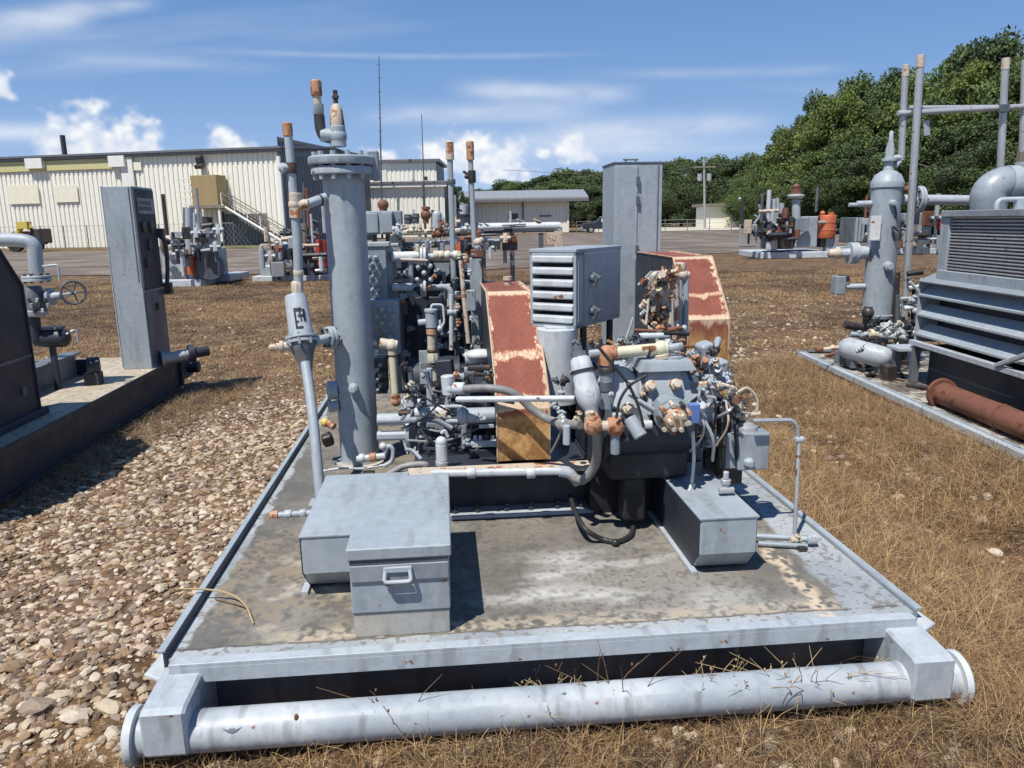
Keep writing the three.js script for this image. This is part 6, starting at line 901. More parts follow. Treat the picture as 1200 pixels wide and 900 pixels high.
{ // cooler: finned block above, louvers below; its long face runs along the skid edge
  const x0 = 0.485, zF = -2.14, zN = 0.9;
  thing('finned_cooler', 'finned grey cooler block above the wide louvers of the right machine', 'cooler', V(x0 + 0.6, 1.15, -0.6));
  const yb = 1.2, yt = 1.62; part('core', bx(x0 + 0.03, x0 + 1.2, yb, yt, zF + 0.24, zN, 0.004), M.slate); part('top_cover', bx(x0 - 0.03, x0 + 1.25, yt, yt + 0.05, zF + 0.16, zN, 0.006), M.mid); part('end_frame', [bx(x0 - 0.01, x0 + 0.06, yb - 0.06, yt, zF + 0.16, zF + 0.26, 0.006), bx(x0 - 0.012, x0 + 1.2, yb - 0.06, yt, zF + 0.14, zF + 0.165, 0.004)], M.grey); part('bottom_frame', bx(x0 - 0.02, x0 + 1.2, yb - 0.09, yb, zF + 0.16, zN, 0.006), M.grey);
  for (let i = 0; i < 17; i++) { const y = yb + 0.012 + (i / 17) * (yt - yb); part('fin', bx(x0 + 0.005, x0 + 0.04, y, y + 0.011, zF + 0.26, zN, 0.002), M.galv); }
  for (const y of [yb + 0.04, yb + 0.3]) part('side_plug', sph(V(x0 + 0.05, y, zF + 0.14), 0.03), M.pale);
  thing('louver_bank', 'bank of wide grey louver blades below the finned cooler', 'louver bank', V(x0 + 0.6, 0.6, -0.6));
  const ly0 = 0.6, ly1 = 1.1; part('backing', bx(x0 + 0.12, x0 + 1.2, ly0, ly1, zF, zN, 0.004), M.navy); part('end_plate', bx(x0 - 0.06, x0 + 0.2, ly0 - 0.02, ly1 + 0.02, zF - 0.02, zF, 0.004), M.grey); part('top_slope', prismRun(x0, ly1, zF, zN), M.mid); part('bottom_rail', bx(x0 - 0.1, x0 - 0.05, ly0 - 0.04, ly0, zF - 0.02, zN, 0.004), M.pale);
  for (let i = 0; i < 3; i++) { const y = ly0 + 0.06 + i * 0.165, g = bx(-0.006, 0.006, -0.062, 0.062, zF, zN, 0.003).rotateZ(-0.75).translate(x0 - 0.01, y + 0.035, 0); part('louver', [g, bx(x0 - 0.062, x0 - 0.046, y - 0.02, y + 0.0, zF, zN, 0.004)], M.grey); }
  part('brace', [sweep([V(x0 - 0.1, ly0, -0.95), V(x0 - 0.08, 0.78, -0.55)], 0.02, 6)], M.grey); part('near_frame', bx(x0 - 0.1, x0 + 0.1, 0.5, 1.15, -0.64, -0.5, 0.006), M.grey);
  thing('cooler_base', 'dark recessed base frame under the wide louvers', 'frame', V(x0 + 0.6, RY, -0.6)); part('panel', bx(x0 + 0.02, x0 + 1.2, RY - 0.014, 0.575, zF + 0.1, zN, 0.006), M.navy); part('post', bx(x0 - 0.09, x0 - 0.03, RY - 0.014, 0.55, zF + 0.0, zF + 0.06, 0.004), M.slate); part('shelf', bx(x0 - 0.2, x0 + 0.1, 0.5, 0.53, zF - 0.2, zF + 0.02, 0.005), M.pale); part('leg', bx(x0 - 0.17, x0 - 0.11, RY - 0.014, 0.5, zF - 0.15, zF - 0.09, 0.004), M.slate);
}
function prismRun(x0, y, z0, z1) { return finish(new THREE.BoxGeometry(0.3, 0.012, z1 - z0)).rotateZ(0.42).translate(x0 + 0.06, y + 0.055, (z0 + z1) / 2); }
{ const d = 2.7, a = Rr.d(984, 405, d + 0.1), b = Rr.d(1046, 422, d - 0.25), ax = b.clone().sub(a), l = ax.length(), r = 0.1; thing('air_tank', 'pale horizontal air tank lying below the domed scrubber', 'tank', V((a.x + b.x) / 2, RY, (a.z + b.z) / 2));
  part('shell', rev(a, ax, [[0, 0], [0.01, 0.05], [0.03, 0.078], [0.07, r], [l - 0.07, r], [l - 0.03, 0.078], [l - 0.01, 0.05], [l, 0]], 28), M.pale); for (const t of [0.25, 0.75]) part('saddle', cbx(lerpV(a, b, t).add(V(0, -0.12, 0)), 0.05, 0.1, 0.14), M.slate);
  part('end_valve', [sph(add(a, -0.06, -0.02, 0), 0.03), cyl(add(a, -0.16, -0.03, 0.02), add(a, 0.02, -0.01, 0), 0.018)], M.tanned); part('rust_cock', cyl(add(a, -0.22, -0.04, 0), add(a, -0.14, -0.03, 0), 0.022), M.brown); part('hose_loop', hose([add(a, 0.1, -0.12, 0.1), add(a, 0.2, -0.05, 0.16), add(a, 0.32, -0.12, 0.2), add(a, 0.4, -0.06, 0.22), add(a, 0.5, -0.13, 0.22)], 0.012), M.iron); }
{ const d = 2.95, p = (x, y, q = d) => Rr.d(x, y, q); thing('valve_train', 'cream and white valves and pipes crossing above the air tank', 'manifold', p(1035, 398)); part('run', cyl(p(996, 391), p(1064, 396), 0.03), M.pale); part('amber_tee', [sph(p(1023, 391), 0.05), cyl(p(1018, 391), p(1028, 392), 0.046)], M.yellowed); flangePair(p(1062, 393), XA, 0.09, 0.02, 8, M.pale, T.o); part('white_elbow', [sph(p(1006, 388), 0.035), cyl(p(1006, 388), p(1010, 396), 0.03)], M.white); part('dark_run', cyl(p(990, 380), p(1010, 384), 0.04), M.iron);
  for (const [x, y, m] of [[1072, 390, M.white], [1052, 382, M.tanned], [1070, 352, M.pale], [1078, 364, M.white], [1068, 400, M.iron], [1048, 404, M.iron]]) valve(p(x, y), XA, V(0.2, 1, 0.4), 0.05, m, false); part('tube', hose([p(1066, 330), p(1075, 340), p(1079, 348), p(1079, 356)], 0.014), M.white); part('tube', cyl(p(1055, 350), p(1080, 349), 0.016), M.pale); part('tube', cyl(p(1070, 364), p(1082, 364), 0.02), M.white); part('stand', [bx(p(1052, 430).x, p(1060, 430).x, RY - 0.014, p(1056, 400).y, -d - 0.03, -d + 0.03, 0.004), bx(p(1046, 430).x, p(1072, 430).x, RY - 0.014, RY + 0.03, -d - 0.06, -d + 0.08, 0.004)], M.iron); }
{ const R = rng(71), p = (x, y, q) => Rr.d(x, y, q), mats = [M.iron, M.slate, M.navy, M.pale, M.tanned, M.brown, M.white, M.rubber, M.galv];
  thing('pipe_tangle', 'tangle of dark fittings and hoses between the air tank and the louvers', 'pipework', p(1050, 420, 2.7));
  for (let i = 0; i < 40; i++) valve(p(985 + R() * 105, 378 + R() * 40, 2.5 + R() * 0.5), V(R() - 0.5, (R() - 0.5) * 0.5, 0.2), V(R() - 0.5, 1, R()), 0.02 + R() * 0.03, mats[Math.floor(R() * 9)], i % 13 === 0);
  for (let i = 0; i < 16; i++) { const a = p(1046 + R() * 36, 320 + R() * 80, 3.0 + R() * 0.3), b = R() < 0.5 ? add(a, 0.02, -0.15 - 0.3 * R(), 0) : add(a, 0.1 + 0.2 * R(), 0.02, 0.03); part('tube', cyl(a, b, 0.012 + R() * 0.016), mats[Math.floor(R() * 9)]); }
  for (let i = 0; i < 12; i++) { const a = V(0.12 + R() * 0.3, RY - 0.005, -3.4 + R() * 1.6), b = add(a, R() * 0.3, 0.0, R() * 0.4 - 0.1); part('hose', hose([a, add(lerpV(a, b, 0.5), 0, 0.06 * R(), 0.05), b], 0.01 + R() * 0.012), [M.rubber, M.iron, M.brown][i % 3]); }
  for (let i = 0; i < 10; i++) part('block', cbx(V(0.2 + R() * 0.5, RY + 0.04, -3.5 + R() * 1.3), 0.05 + R() * 0.1, 0.06 + R() * 0.1, 0.08, [0, R(), 0], 0.01), [M.navy, M.iron, M.slate][i % 3]); }
{ const a = Rr.x(1094, 462, 0.17), r = 0.083; a.y = RY + 0.09; const c = V(0.21, RY + r - 0.005, a.z); thing('loose_pipe', 'brown rusted steel pipe with a flanged end lying along the skid edge', 'pipe', V(0.21, RY, c.z + 1)); part('pipe_run', cyl(c, V(0.21, c.y, 2.4), r, r, 28), M.brown); part('bore', rev(c, V(0, 0, -1), [[0, r * 0.86], [-0.002, r * 0.86], [0.002, 0]], 24), M.black); part('end_flange', rev(add(c, 0, 0, 0.06), V(0, 0, -1), [[0, r], [0, r + 0.03], [0.03, r + 0.032], [0.034, r + 0.02], [0.036, r * 0.8]], 28), M.brown); part('weld_band', rev(add(c, 0, 0, 0.75), ZA, [[0, r], [0, r + 0.006], [0.03, r + 0.006], [0.03, r]], 24), M.brown); }
F = Wd;

// ================================================================== machines across the yard
F = Wd;
const atD = (px, py, dist) => Wd.d(px, py, dist);
{ // whitish unit with round ports
  const d = 21.8, p = (x, y, q = d) => atD(x, y, q), g0 = 0;
  thing('yard_compressor', 'distant whitish compressor unit with dark round ports and an orange drum', 'compressor', V(p(218, 330).x, 0, -d));
  const bl = (x0, x1, y0, y1, dp, m, nm, bev = 0.03) => part(nm, bx(p(x0, 300).x, p(x1, 300).x, p(220, y1).y, p(220, y0).y, -d - dp, -d, bev), m);
  part('base_beam', bx(p(186, 330).x, p(240, 330).x, 0, 0.2, -d - 2.5, -d + 0.3, 0.02), M.white); part('base_beam', bx(p(238, 330).x, p(258, 330).x, 0.05, 0.25, -d - 2.5, -d - 0.8, 0.02), M.pale);
  bl(189, 224, 294, 328, 1.5, M.pale, 'casing'); for (const [x, y] of [[203, 302], [204, 316], [194, 325], [202, 327], [216, 326], [209, 322]]) part('round_port', rev(V(p(x, y).x, p(x, y).y, -d), ZA, [[0, 0.11], [0.04, 0.11], [0.05, 0]], 12), M.slate); part('orange_drum', cyl(p(223, 321), p(223, 293), 0.17), M.orange); part('red_brace', bx(p(228, 300).x, p(233, 300).x, p(220, 324).y, p(220, 292).y, -d - 0.3, -d + 0.05, 0.03), M.brown);
  bl(235, 248, 292, 325, 1.2, M.grey, 'pump_case'); part('pump_wheel', cyl(p(246, 312, d - 0.1), p(249, 311, d + 0.3), 0.38, 0.38, 18), M.slate); part('pipe_loop', pipe([p(246, 300), p(252, 293), p(256, 300), p(257, 322)], 0.06), M.pale);
  for (const [x, y0, y1, r, m] of [[218, 294, 243, 0.07, M.slate], [222, 294, 243, 0.11, M.pale], [229, 294, 250, 0.06, M.pale], [234, 292, 262, 0.09, M.pale], [244, 292, 268, 0.12, M.pale], [203, 294, 272, 0.05, M.slate], [209, 294, 278, 0.07, M.slate], [192, 296, 280, 0.06, M.iron]]) part('stack_pipe', cyl(p(x, y0), p(x - 0.5, y1), r), m);
  for (const [x, y] of [[195, 284], [206, 284], [213, 284], [238, 285], [227, 290], [240, 270]]) part('valve_body', [cyl(p(x, y + 3), p(x, y - 4), 0.072, 0.052, 8), cyl(p(x, y - 3), p(x + 0.4, y - 4), 0.123, undefined, 8), cyl(p(x - 4, y), p(x + 4, y), 0.063, undefined, 8)], [M.iron, M.slate, M.pale][x % 3]); part('head_gear', [cyl(p(243, 262, d + 0.3), p(243, 254, d + 0.3), 0.14), cyl(p(236, 265), p(250, 264), 0.08)], M.iron);
}
{ const d = 23.2, p = (x, y, q = d) => atD(x, y, q);
  thing('yard_engine', 'distant grey and red engine unit half hidden by the tall vessel', 'engine', V(p(340, 330).x, 0, -d));
  part('base_beam', bx(p(298, 328).x, p(388, 328).x, 0.0, 0.16, -d - 2.2, -d + 0.2, 0.02), M.white); const bl = (x0, x1, y0, y1, dp, m, nm, dz = 0) => part(nm, bx(p(x0, 300).x, p(x1, 300).x, p(340, y1).y, p(340, y0).y, -d - dp, -d + dz, 0.04), m);
  bl(312, 331, 286, 304, 1, M.mid, 'housing'); bl(303, 316, 312, 326, 0.6, M.grey, 'pale_box'); bl(304, 317, 311, 313, 0.65, M.white, 'lid'); bl(318, 336, 304, 326, 1.3, M.slate, 'engine_case'); bl(316, 322, 306, 322, 0.1, M.white, 'white_tank', 0.1); bl(336, 354, 290, 326, 1.5, M.navy, 'frame_bay'); bl(352, 376, 296, 326, 1.2, M.navy, 'cylinder_bay'); part('red_drum', cyl(p(378, 312), p(378, 281), 0.2), M.red); bl(362, 374, 300, 324, 0.1, M.iron, 'gear_case', 0.15);
  for (const [x, y0, y1, r, m] of [[328, 304, 288, 0.1, M.pale], [357, 300, 262, 0.12, M.wood], [365, 296, 268, 0.07, M.slate], [372, 296, 260, 0.06, M.slate], [350, 322, 300, 0.06, M.galv], [364, 326, 304, 0.08, M.pale]]) part('stack_pipe', cyl(p(x, y0), p(x, y1), r), m); for (const [x, y] of [[356, 272], [362, 280], [368, 262], [370, 276], [352, 286], [359, 290]]) part('valve_body', [cyl(p(x, y + 3), p(x, y - 4), 0.088, 0.064, 8), cyl(p(x, y - 3), p(x + 0.4, y - 4), 0.152, undefined, 8), cyl(p(x - 4, y), p(x + 4, y), 0.063, undefined, 8)], [M.slate, M.wood, M.pale][(x + y) % 3]);
  const q = p(352, 205, d + 0.2); part('slim_post', cyl(p(357, 262), p(356, 214), 0.035), M.slate);
}
{ const d = 20.5, p = (x, y, q = d) => atD(x, y, q);
  thing('yard_pipeline', 'distant long white header pipe with an orange drum beyond the engine', 'pipeline', V(p(590, 300).x, 0, -d));
  part('header_pipe', cyl(p(530, 267), p(656, 265), 0.11, undefined, 16), M.white); part('lower_beam', bx(p(535, 272).x, p(656, 271).x, p(590, 273).y, p(590, 270.5).y, -d - 0.2, -d + 0.1, 0.02), M.navy); part('end_stub', [cyl(p(655, 266), p(655, 290), 0.09)], M.white); part('end_block', [cbx(p(654, 282), 0.22, 0.5, 0.3), cbx(p(645, 279), 0.2, 0.3, 0.2)], M.tanned); part('orange_drum', cyl(p(544, 308), p(543, 278), 0.24), M.orange); for (const x of [566, 600, 634, 655]) part('support_post', bx(p(x, 280).x - 0.06, p(x, 280).x + 0.06, 0, p(x, 273).y, -d - 0.08, -d + 0.06, 0.01), M.slate);
  for (const [x, y, m] of [[563, 266, M.white], [571, 267, M.iron], [541, 250, M.iron], [544, 243, M.grey], [610, 262, M.pale], [630, 262, M.tanned]]) part('valve_body', [cyl(p(x, y + 3), p(x, y - 4), 0.072, 0.052, 8), cyl(p(x, y - 3), p(x + 0.4, y - 4), 0.123, undefined, 8), cyl(p(x - 4, y), p(x + 4, y), 0.072, undefined, 8)], m); part('riser', cyl(p(543, 266), p(544, 240), 0.12), M.pale); part('ring_flange', cyl(p(543, 254), p(543, 251), 0.26), M.iron);
}
{ const d = 31, p = (x, y, q = d) => atD(x, y, q);
  thing('yard_generator', 'distant unit of pale panels and dark frame with a tall flared stack', 'generator', V(p(925, 290).x, 0, -d)); const bl = (x0, x1, y0, y1, dp, m, nm, dz = 0) => part(nm, bx(p(x0, 280).x, p(x1, 280).x, p(920, y1).y, p(920, y0).y, -d - dp, -d + dz, 0.04), m);
  part('base_beam', bx(p(890, 296).x, p(976, 296).x, 0.0, 0.25, -d - 2.8, -d + 0.3, 0.03), M.white); bl(869, 890, 262, 289, 0.3, M.galv, 'pale_panel', -0.4); for (const x of [873, 877, 881, 885]) part('rib', bx(p(x, 280).x - 0.03, p(x, 280).x + 0.03, p(880, 289).y, p(880, 263).y, -d + -0.4, -d - 0.34, 0.01), M.mid); bl(932, 958, 254, 290, 1.6, M.grey, 'grey_housing'); bl(911, 931, 256, 292, 1.4, M.iron, 'engine_bay'); bl(912, 929, 254, 276, 0.2, M.brown, 'radiator', 0.05); bl(896, 906, 272, 292, 0.6, M.white, 'white_tank', 0.3); bl(905, 909, 262, 293, 0.2, M.pale, 'upright', 0.3); part('round_hood', cyl(p(900, 272, d - 0.3), p(903, 272, d + 0.9), 0.38, 0.38, 18), M.navy);
  for (const [x, y0, y1, r] of [[906.5, 262, 233, 0.12], [911, 256, 232, 0.08], [916, 256, 238, 0.1], [933, 256, 234, 0.16]]) part('stack_pipe', cyl(p(x, y0), p(x, y1), r), M.pale); part('stack_flare', rev(p(933, 233), YA, [[0, 0.2], [0.1, 0.32], [0.16, 0.32], [0.18, 0.2]], 16), M.white); part('stack_head', [cyl(p(933, 230), p(933, 221), 0.2), sph(p(933, 219), 0.13)], M.brown); part('antenna_loop', [sweep([p(884, 262), p(891, 252), p(892, 246), p(889, 240)], 0.05, 6), sweep([p(884, 252), p(894, 258), p(896, 262)], 0.04, 6)], M.galv); part('dark_end', bx(p(962, 280).x, p(969, 280).x, p(965, 290).y, p(965, 272).y, -d - 0.5, -d, 0.05), M.iron);
  thing('orange_barrel', 'bright orange ribbed barrel on a white foot beside the distant unit', 'barrel', V(p(969, 290).x, 0.25, -d)); const r = (p(979, 265).x - p(959, 265).x) / 2, bt = p(969, 279).y, tp = p(969, 252).y, c = V(p(969, 265).x, 0, -d); part('drum', rev(V(c.x, bt, c.z), YA, [[0, 0], [0, r * 0.95], [0.03, r], [(tp - bt) * 0.33, r], [(tp - bt) * 0.34, r * 1.04], [(tp - bt) * 0.38, r * 1.04], [(tp - bt) * 0.39, r], [(tp - bt) * 0.66, r], [(tp - bt) * 0.67, r * 1.04], [(tp - bt) * 0.7, r * 1.04], [(tp - bt) * 0.71, r], [tp - bt - 0.02, r], [tp - bt, r * 0.95], [tp - bt, 0]], 24), M.orange); part('pale_foot', bx(p(967, 290).x, p(978, 290).x, 0.2, bt, -d - 0.25, -d + 0.15, 0.03), M.grey); part('top_knob', [sph(p(964, 250), 0.1), cyl(p(974, 252), p(974, 249), 0.12)], M.orange);
}
{ const d = 32.5, p = (x, y, q = d) => atD(x, y, q);
  thing('yard_cooler', 'distant dark grey cooler unit on a pale beam behind the domed scrubber', 'cooler', V(p(1050, 290).x, 0, -d)); const bl = (x0, x1, y0, y1, dp, m, nm, dz = 0) => part(nm, bx(p(x0, 270).x, p(x1, 270).x, p(1050, y1).y, p(1050, y0).y, -d - dp, -d + dz, 0.04), m);
  part('base_beam', bx(p(1000, 290).x, p(1108, 288).x, 0.0, 0.26, -d - 2.8, -d + 0.3, 0.03), M.white); bl(1000, 1022, 254, 284, 1.4, M.slate, 'radiator'); for (const x of [1003, 1007, 1011, 1015, 1019]) part('rib', bx(p(x, 270).x - 0.05, p(x, 270).x + 0.05, p(1010, 283).y, p(1010, 255).y, -d, -d + 0.06, 0.01), M.grey); bl(1058, 1092, 250, 276, 1.4, M.mid, 'casing'); bl(1064, 1074, 252, 274, 0.1, M.wood, 'brown_panel', 0.05); bl(1050, 1064, 262, 284, 1, M.iron, 'engine_bay'); bl(1074, 1094, 276, 286, 1, M.slate, 'lower_case'); part('red_drum', cyl(p(1104, 268), p(1104, 251), 0.24), M.red); part('red_brace', cyl(p(1097, 262), p(1112, 250), 0.1), M.red); for (const [x, y] of [[1060, 272], [1070, 278], [1084, 270], [1092, 262], [1098, 258]]) part('valve_body', [cyl(p(x, y + 3), p(x, y - 4), 0.088, 0.064, 8), cyl(p(x, y - 3), p(x + 0.4, y - 4), 0.152, undefined, 8), cyl(p(x - 3, y), p(x + 3, y), 0.081, undefined, 8)], M.pale); part('post', cyl(p(1096, 286), p(1096, 255), 0.06), M.galv); }
function yardBits(owner, x0, x1, y0, y1, d, n, seed) {                // small pipes, valves and panels that crowd a far machine
  const R = rng(seed), mats = [M.iron, M.slate, M.pale, M.white, M.tanned, M.navy, M.mid, M.brown, M.galv], o = scene.children.find((c) => c.name === owner); T = { o, base: o.position };
  const pk = () => mats[Math.floor(R() * 9)];
  for (let i = 0; i < n; i++) { const x = mix(x0, x1, R()), y = mix(y0, y1, Math.pow(R(), 0.8)), a = atD(x, y, d - 0.2 - R() * 0.5), t = R(), s = d / 22;
    if (t < 0.4) part('small_pipe', cyl(a, add(a, 0, (0.3 + R() * 0.9) * (y < mix(y0, y1, 0.4) ? 1 : -0.6), 0), (0.03 + R() * 0.05) * s, undefined, 7), pk());
    else if (t < 0.65) part('small_pipe', cyl(a, add(a, 0.2 + R() * 0.7, 0.02, 0), (0.03 + R() * 0.05) * s, undefined, 7), pk());
    else if (t < 0.85) part('valve_body', [cyl(add(a, 0, -0.12 * s, 0), add(a, 0, 0.14 * s, 0), 0.08 * s, 0.06 * s, 8), cyl(add(a, -0.15 * s, 0, 0), add(a, 0.15 * s, 0, 0), 0.06 * s, undefined, 8)], pk());
    else part('small_box', cbx(a, (0.12 + R() * 0.3) * s, (0.12 + R() * 0.3) * s, 0.15, [0, R() * 0.4, 0], 0.02), pk()); }
}
yardBits('yard_compressor', 192, 256, 268, 300, 21.8, 24, 5); yardBits('yard_engine', 304, 384, 266, 318, 23.2, 34, 6); yardBits('yard_pipeline', 532, 600, 256, 292, 20.5, 30, 7); yardBits('yard_generator', 872, 962, 246, 284, 31, 26, 8); yardBits('yard_cooler', 1002, 1106, 252, 284, 32.5, 32, 9);
// ================================================================== buildings
// corrugated wall between two ground points: one sheet with real ribs
function siding(a, b, y0, y1, pitch, depth, m, name, parent) {
  const dx = b.x - a.x, dz = b.z - a.z, Ln = Math.hypot(dx, dz), n = Math.round(Ln / pitch), ux = dx / Ln, uz = dz / Ln, nx = -uz, nz = ux, prof = [];
  for (let i = 0; i < n; i++) for (const [t, o] of [[0, 0], [0.56, 0], [0.66, 1], [0.9, 1]]) prof.push([(i + t) * pitch, o * depth]); prof.push([n * pitch, 0]);
  const pos = [], P = (q, y) => [a.x + ux * q[0] + nx * q[1], y, a.z + uz * q[0] + nz * q[1]];
  for (let i = 0; i + 1 < prof.length; i++) { const A = P(prof[i], y0), B = P(prof[i + 1], y0), C = P(prof[i + 1], y1), D = P(prof[i], y1); pos.push(...A, ...B, ...C, ...A, ...C, ...D); }
  const g = new THREE.BufferGeometry(); g.setAttribute('position', new THREE.Float32BufferAttribute(pos, 3)); g.computeVertexNormals(); return part(name, g, m, parent);
}
{ // long workshop
  const a = atD(-0, 291, 70.7), B0 = V(-18.7, 0, -65.1), dir = V(-46.1 + 18.7, 0, -70.7 + 65.1).normalize(), A0 = B0.clone().addScaledVector(dir, 62), H = 7.75;
  F = frame(B0.x, B0.z, Math.atan2(dir.z, -dir.x) / RAD); const W = F;          // local x runs along the wall to its right-hand corner, -z into the building
  thing('workshop_building', 'long cream metal clad workshop with an outside stair and dark fascia', 'building', V(-30, 0, -9));
  siding(V(-62, 0, 0), V(0, 0, 0), 0, H - 0.2, 0.46, -0.10, M.cream, 'front_wall');
  siding(V(0, 0, 0), V(0, 0, -20), 0, H + 0.9, 0.46, -0.10, M.shade, 'end_wall'); part('core', bx(-62, -0.15, 0, H - 0.3, -20, -0.15, 0), M.shade);  // end wall coloured dark as the side turned from the sun
  part('fascia', bx(-62.3, 0.3, H - 0.28, H - 0.05, -0.05, 0.32, 0.03), M.roof); part('roof', prismX([[0.45, H - 0.05], [0.45, H + 0.12], [-10, H + 0.95], [-20.4, H + 0.12], [-20.4, H - 0.05], [-10, H + 0.75]], -62.4, 0.45, 0.01), M.roof);
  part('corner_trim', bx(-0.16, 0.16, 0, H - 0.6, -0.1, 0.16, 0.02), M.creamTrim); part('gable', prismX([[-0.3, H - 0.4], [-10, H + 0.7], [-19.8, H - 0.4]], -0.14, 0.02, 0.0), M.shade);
  const q = (x, y) => W.d(x, y, 0);
  const R2 = (x0, x1, y0, y1, z0, z1, m, nm, par) => { const xm = (Math.max(x0, 0) + x1) / 2, A = V(q(x0, y1).x, q(xm, y1).y, 0), B = V(q(x1, y0).x, q(xm, y0).y, 0); return part(nm, bx(A.x, B.x, A.y, B.y, z0, z1, 0.02), m, par); };
  R2(-90, 131, 188, 200, 0.03, 0.13, M.olive, 'skylight_strip'); R2(12, 45, 217, 239, 0.1, 0.125, M.patch, 'wall_patch'); R2(66, 91, 217, 237, 0.1, 0.125, M.patch, 'wall_patch'); R2(146, 166, 190, 200, 0.1, 0.125, M.patch, 'wall_patch');
  for (const [x0, x1, y0, y1] of [[35, 53, 186, 198], [132, 149, 183, 196]]) R2(x0, x1, y0, y1, 0.05, 0.5, M.creamTrim, 'wall_vent'); R2(152, 155.5, 180, 270, 0.1, 0.24, M.creamTrim, 'downspout'); const ds = q(153, 180);
  part('wall_lamp', [cbx(add(q(237, 190), 0, 0, 0.3), 0.5, 0.9, 0.5, [0.3, 0, 0], 0.08), cbx(add(q(238, 195), 0, 0, 0.5), 0.7, 0.35, 0.6, [0.4, 0, 0], 0.08)], M.iron); part('flue', cyl(V(q(45, 175).x, H, -3), V(q(45, 175).x, q(45, 157).y + 0.2, -3), 0.22), M.iron);
  // outside stair: enclosed landing, flight, posts
  const lz = 1.6, t = (x, y, z = lz) => W.d(x, y, -z), l0 = t(226, 241), l1 = t(256, 241), lt = t(240, 205);
  const st = part('stair_enclosure', [bx(l0.x, l1.x, l0.y, lt.y, 0.12, lz, 0.03)], M.ply); part('landing', bx(l0.x - 0.3, l1.x + 0.6, l0.y - 0.25, l0.y, 0.1, lz + 0.1, 0.02), M.wood, st); for (const x of [l0.x - 0.1, l0.x + 0.5, l1.x]) part('post', bx(x - 0.1, x + 0.1, 0, l0.y - 0.25, lz - 0.2, lz, 0.01), M.creamTrim, st); for (let i = 0; i < 5; i++) part('rung', bx(l0.x - 1.0, l0.x - 0.05, l0.y + 0.1 + i * 0.5, l0.y + 0.22 + i * 0.5, lz - 0.1, lz, 0.01), M.creamTrim, st);
  const s0 = V(l1.x + 0.3, l0.y, lz), s1 = t(336, 280); for (const [dy, nm, r] of [[0, 'stringer', 0.09], [1.0, 'hand_rail', 0.045], [0.55, 'hand_rail', 0.03]]) for (const z of [lz - 0.9, lz]) part(nm, sweep([V(s0.x, s0.y + dy, z), V(s1.x, 0.1 + dy, z)], r, 6), dy === 0 && z === lz ? M.creamTrim : M.wood, st); for (let i = 0; i < 17; i++) { const k = (i + 0.5) / 17; part('tread', bx(mix(s0.x, s1.x, k) - 0.14, mix(s0.x, s1.x, k) + 0.14, mix(s0.y, 0.1, k) - 0.03, mix(s0.y, 0.1, k) + 0.02, lz - 0.85, lz - 0.05, 0), M.wood, st); } for (let i = 0; i < 6; i++) { const k = i / 5; part('baluster', bx(mix(s0.x, s1.x, k) - 0.03, mix(s0.x, s1.x, k) + 0.03, mix(s0.y, 0.1, k), mix(s0.y, 0.1, k) + 1, lz - 0.03, lz + 0.03, 0), M.creamTrim, st); }
  siding(V(l1.x - 0.5, 0, 0.12), V(s1.x - 2.5, 0, 0.12), 0, 2.6, 0.3, 0.06, M.shade, 'stair_shade_siding'); part('door_frame', bx(l1.x - 0.7, l1.x - 0.5, 0, 2.8, 0.1, 0.25, 0.01), M.iron);  // dark siding stands in for the shadow beneath the stair
  // chain-link fence before it
  F = W; thing('wire_fence', 'thin chain link fence standing before the long cream workshop', 'fence', V(-20, 0, 4)); const fx0 = -33, fx1 = -2.2; for (let x = fx0; x <= fx1; x += 2.2) part('post', cyl(V(x, 0, 4), V(x, 1.9, 4), 0.04, undefined, 6), M.slate); part('top_rail', cyl(V(fx0, 1.85, 4), V(fx1, 1.85, 4), 0.018, undefined, 6), M.galv); { const gs = []; for (let x = fx0; x < fx1; x += 0.4) { gs.push(sweep([V(x, 0.05, 4), V(x + 1.5, 1.85, 4)], 0.005, 3), sweep([V(x + 1.5, 0.05, 4), V(x, 1.85, 4)], 0.005, 3)); } part('wire_mesh', gs, M.galv).userData.kind = 'stuff'; }
  F = Wd;
}
{ // two-tier block in the middle
  const y = (px, py, d) => atD(px, py, d).y, d = 90; const L0 = atD(395, 278, d).x, R0 = atD(521, 278, d).x, R1 = atD(514, 278, d).x;
  thing('office_block', 'cream two tier metal building behind the tall vessel', 'building', V((L0 + R0) / 2, 0, -d - 5)); const yA = y(470, 216, d), yB = y(470, 189, d);
  siding(V(L0, 0, -d), V(R0, 0, -d), 0, yA, 0.5, -0.06, M.cream, 'lower_wall'); part('core', bx(L0, R0 - 0.1, 0, yA - 0.1, -d - 12, -d - 0.1, 0), M.shade); part('lower_roof', bx(L0, R0 + 0.5, yA, yA + 0.3, -d - 12, -d + 0.6, 0.03), M.roof); part('lower_fascia', bx(L0, R0 + 0.45, yA - 0.35, yA, -d - 0.1, -d + 0.5, 0.02), M.creamTrim);
  siding(V(L0, 0, -d - 2), V(R1, 0, -d - 2), yA + 0.3, yB, 0.5, -0.06, M.cream, 'upper_wall'); part('upper_core', bx(L0, R1 - 0.1, yA + 0.2, yB - 0.1, -d - 12, -d - 2.1, 0), M.shade); part('upper_roof', bx(L0, R1 + 0.3, yB, yB + 0.35, -d - 12.3, -d - 1.6, 0.03), M.roof); const w = atD(446, 207, d - 0.5); part('roof_vent', bx(w.x - 0.5, w.x + 0.5, yA + 0.3, yA + 1.6, -d - 1.4, -d - 0.8, 0.05), M.creamTrim); part('lamp', cbx(V(atD(497, 206, d).x, y(497, 208, d), -d - 1.7), 0.4, 0.4, 0.3), M.iron);
}
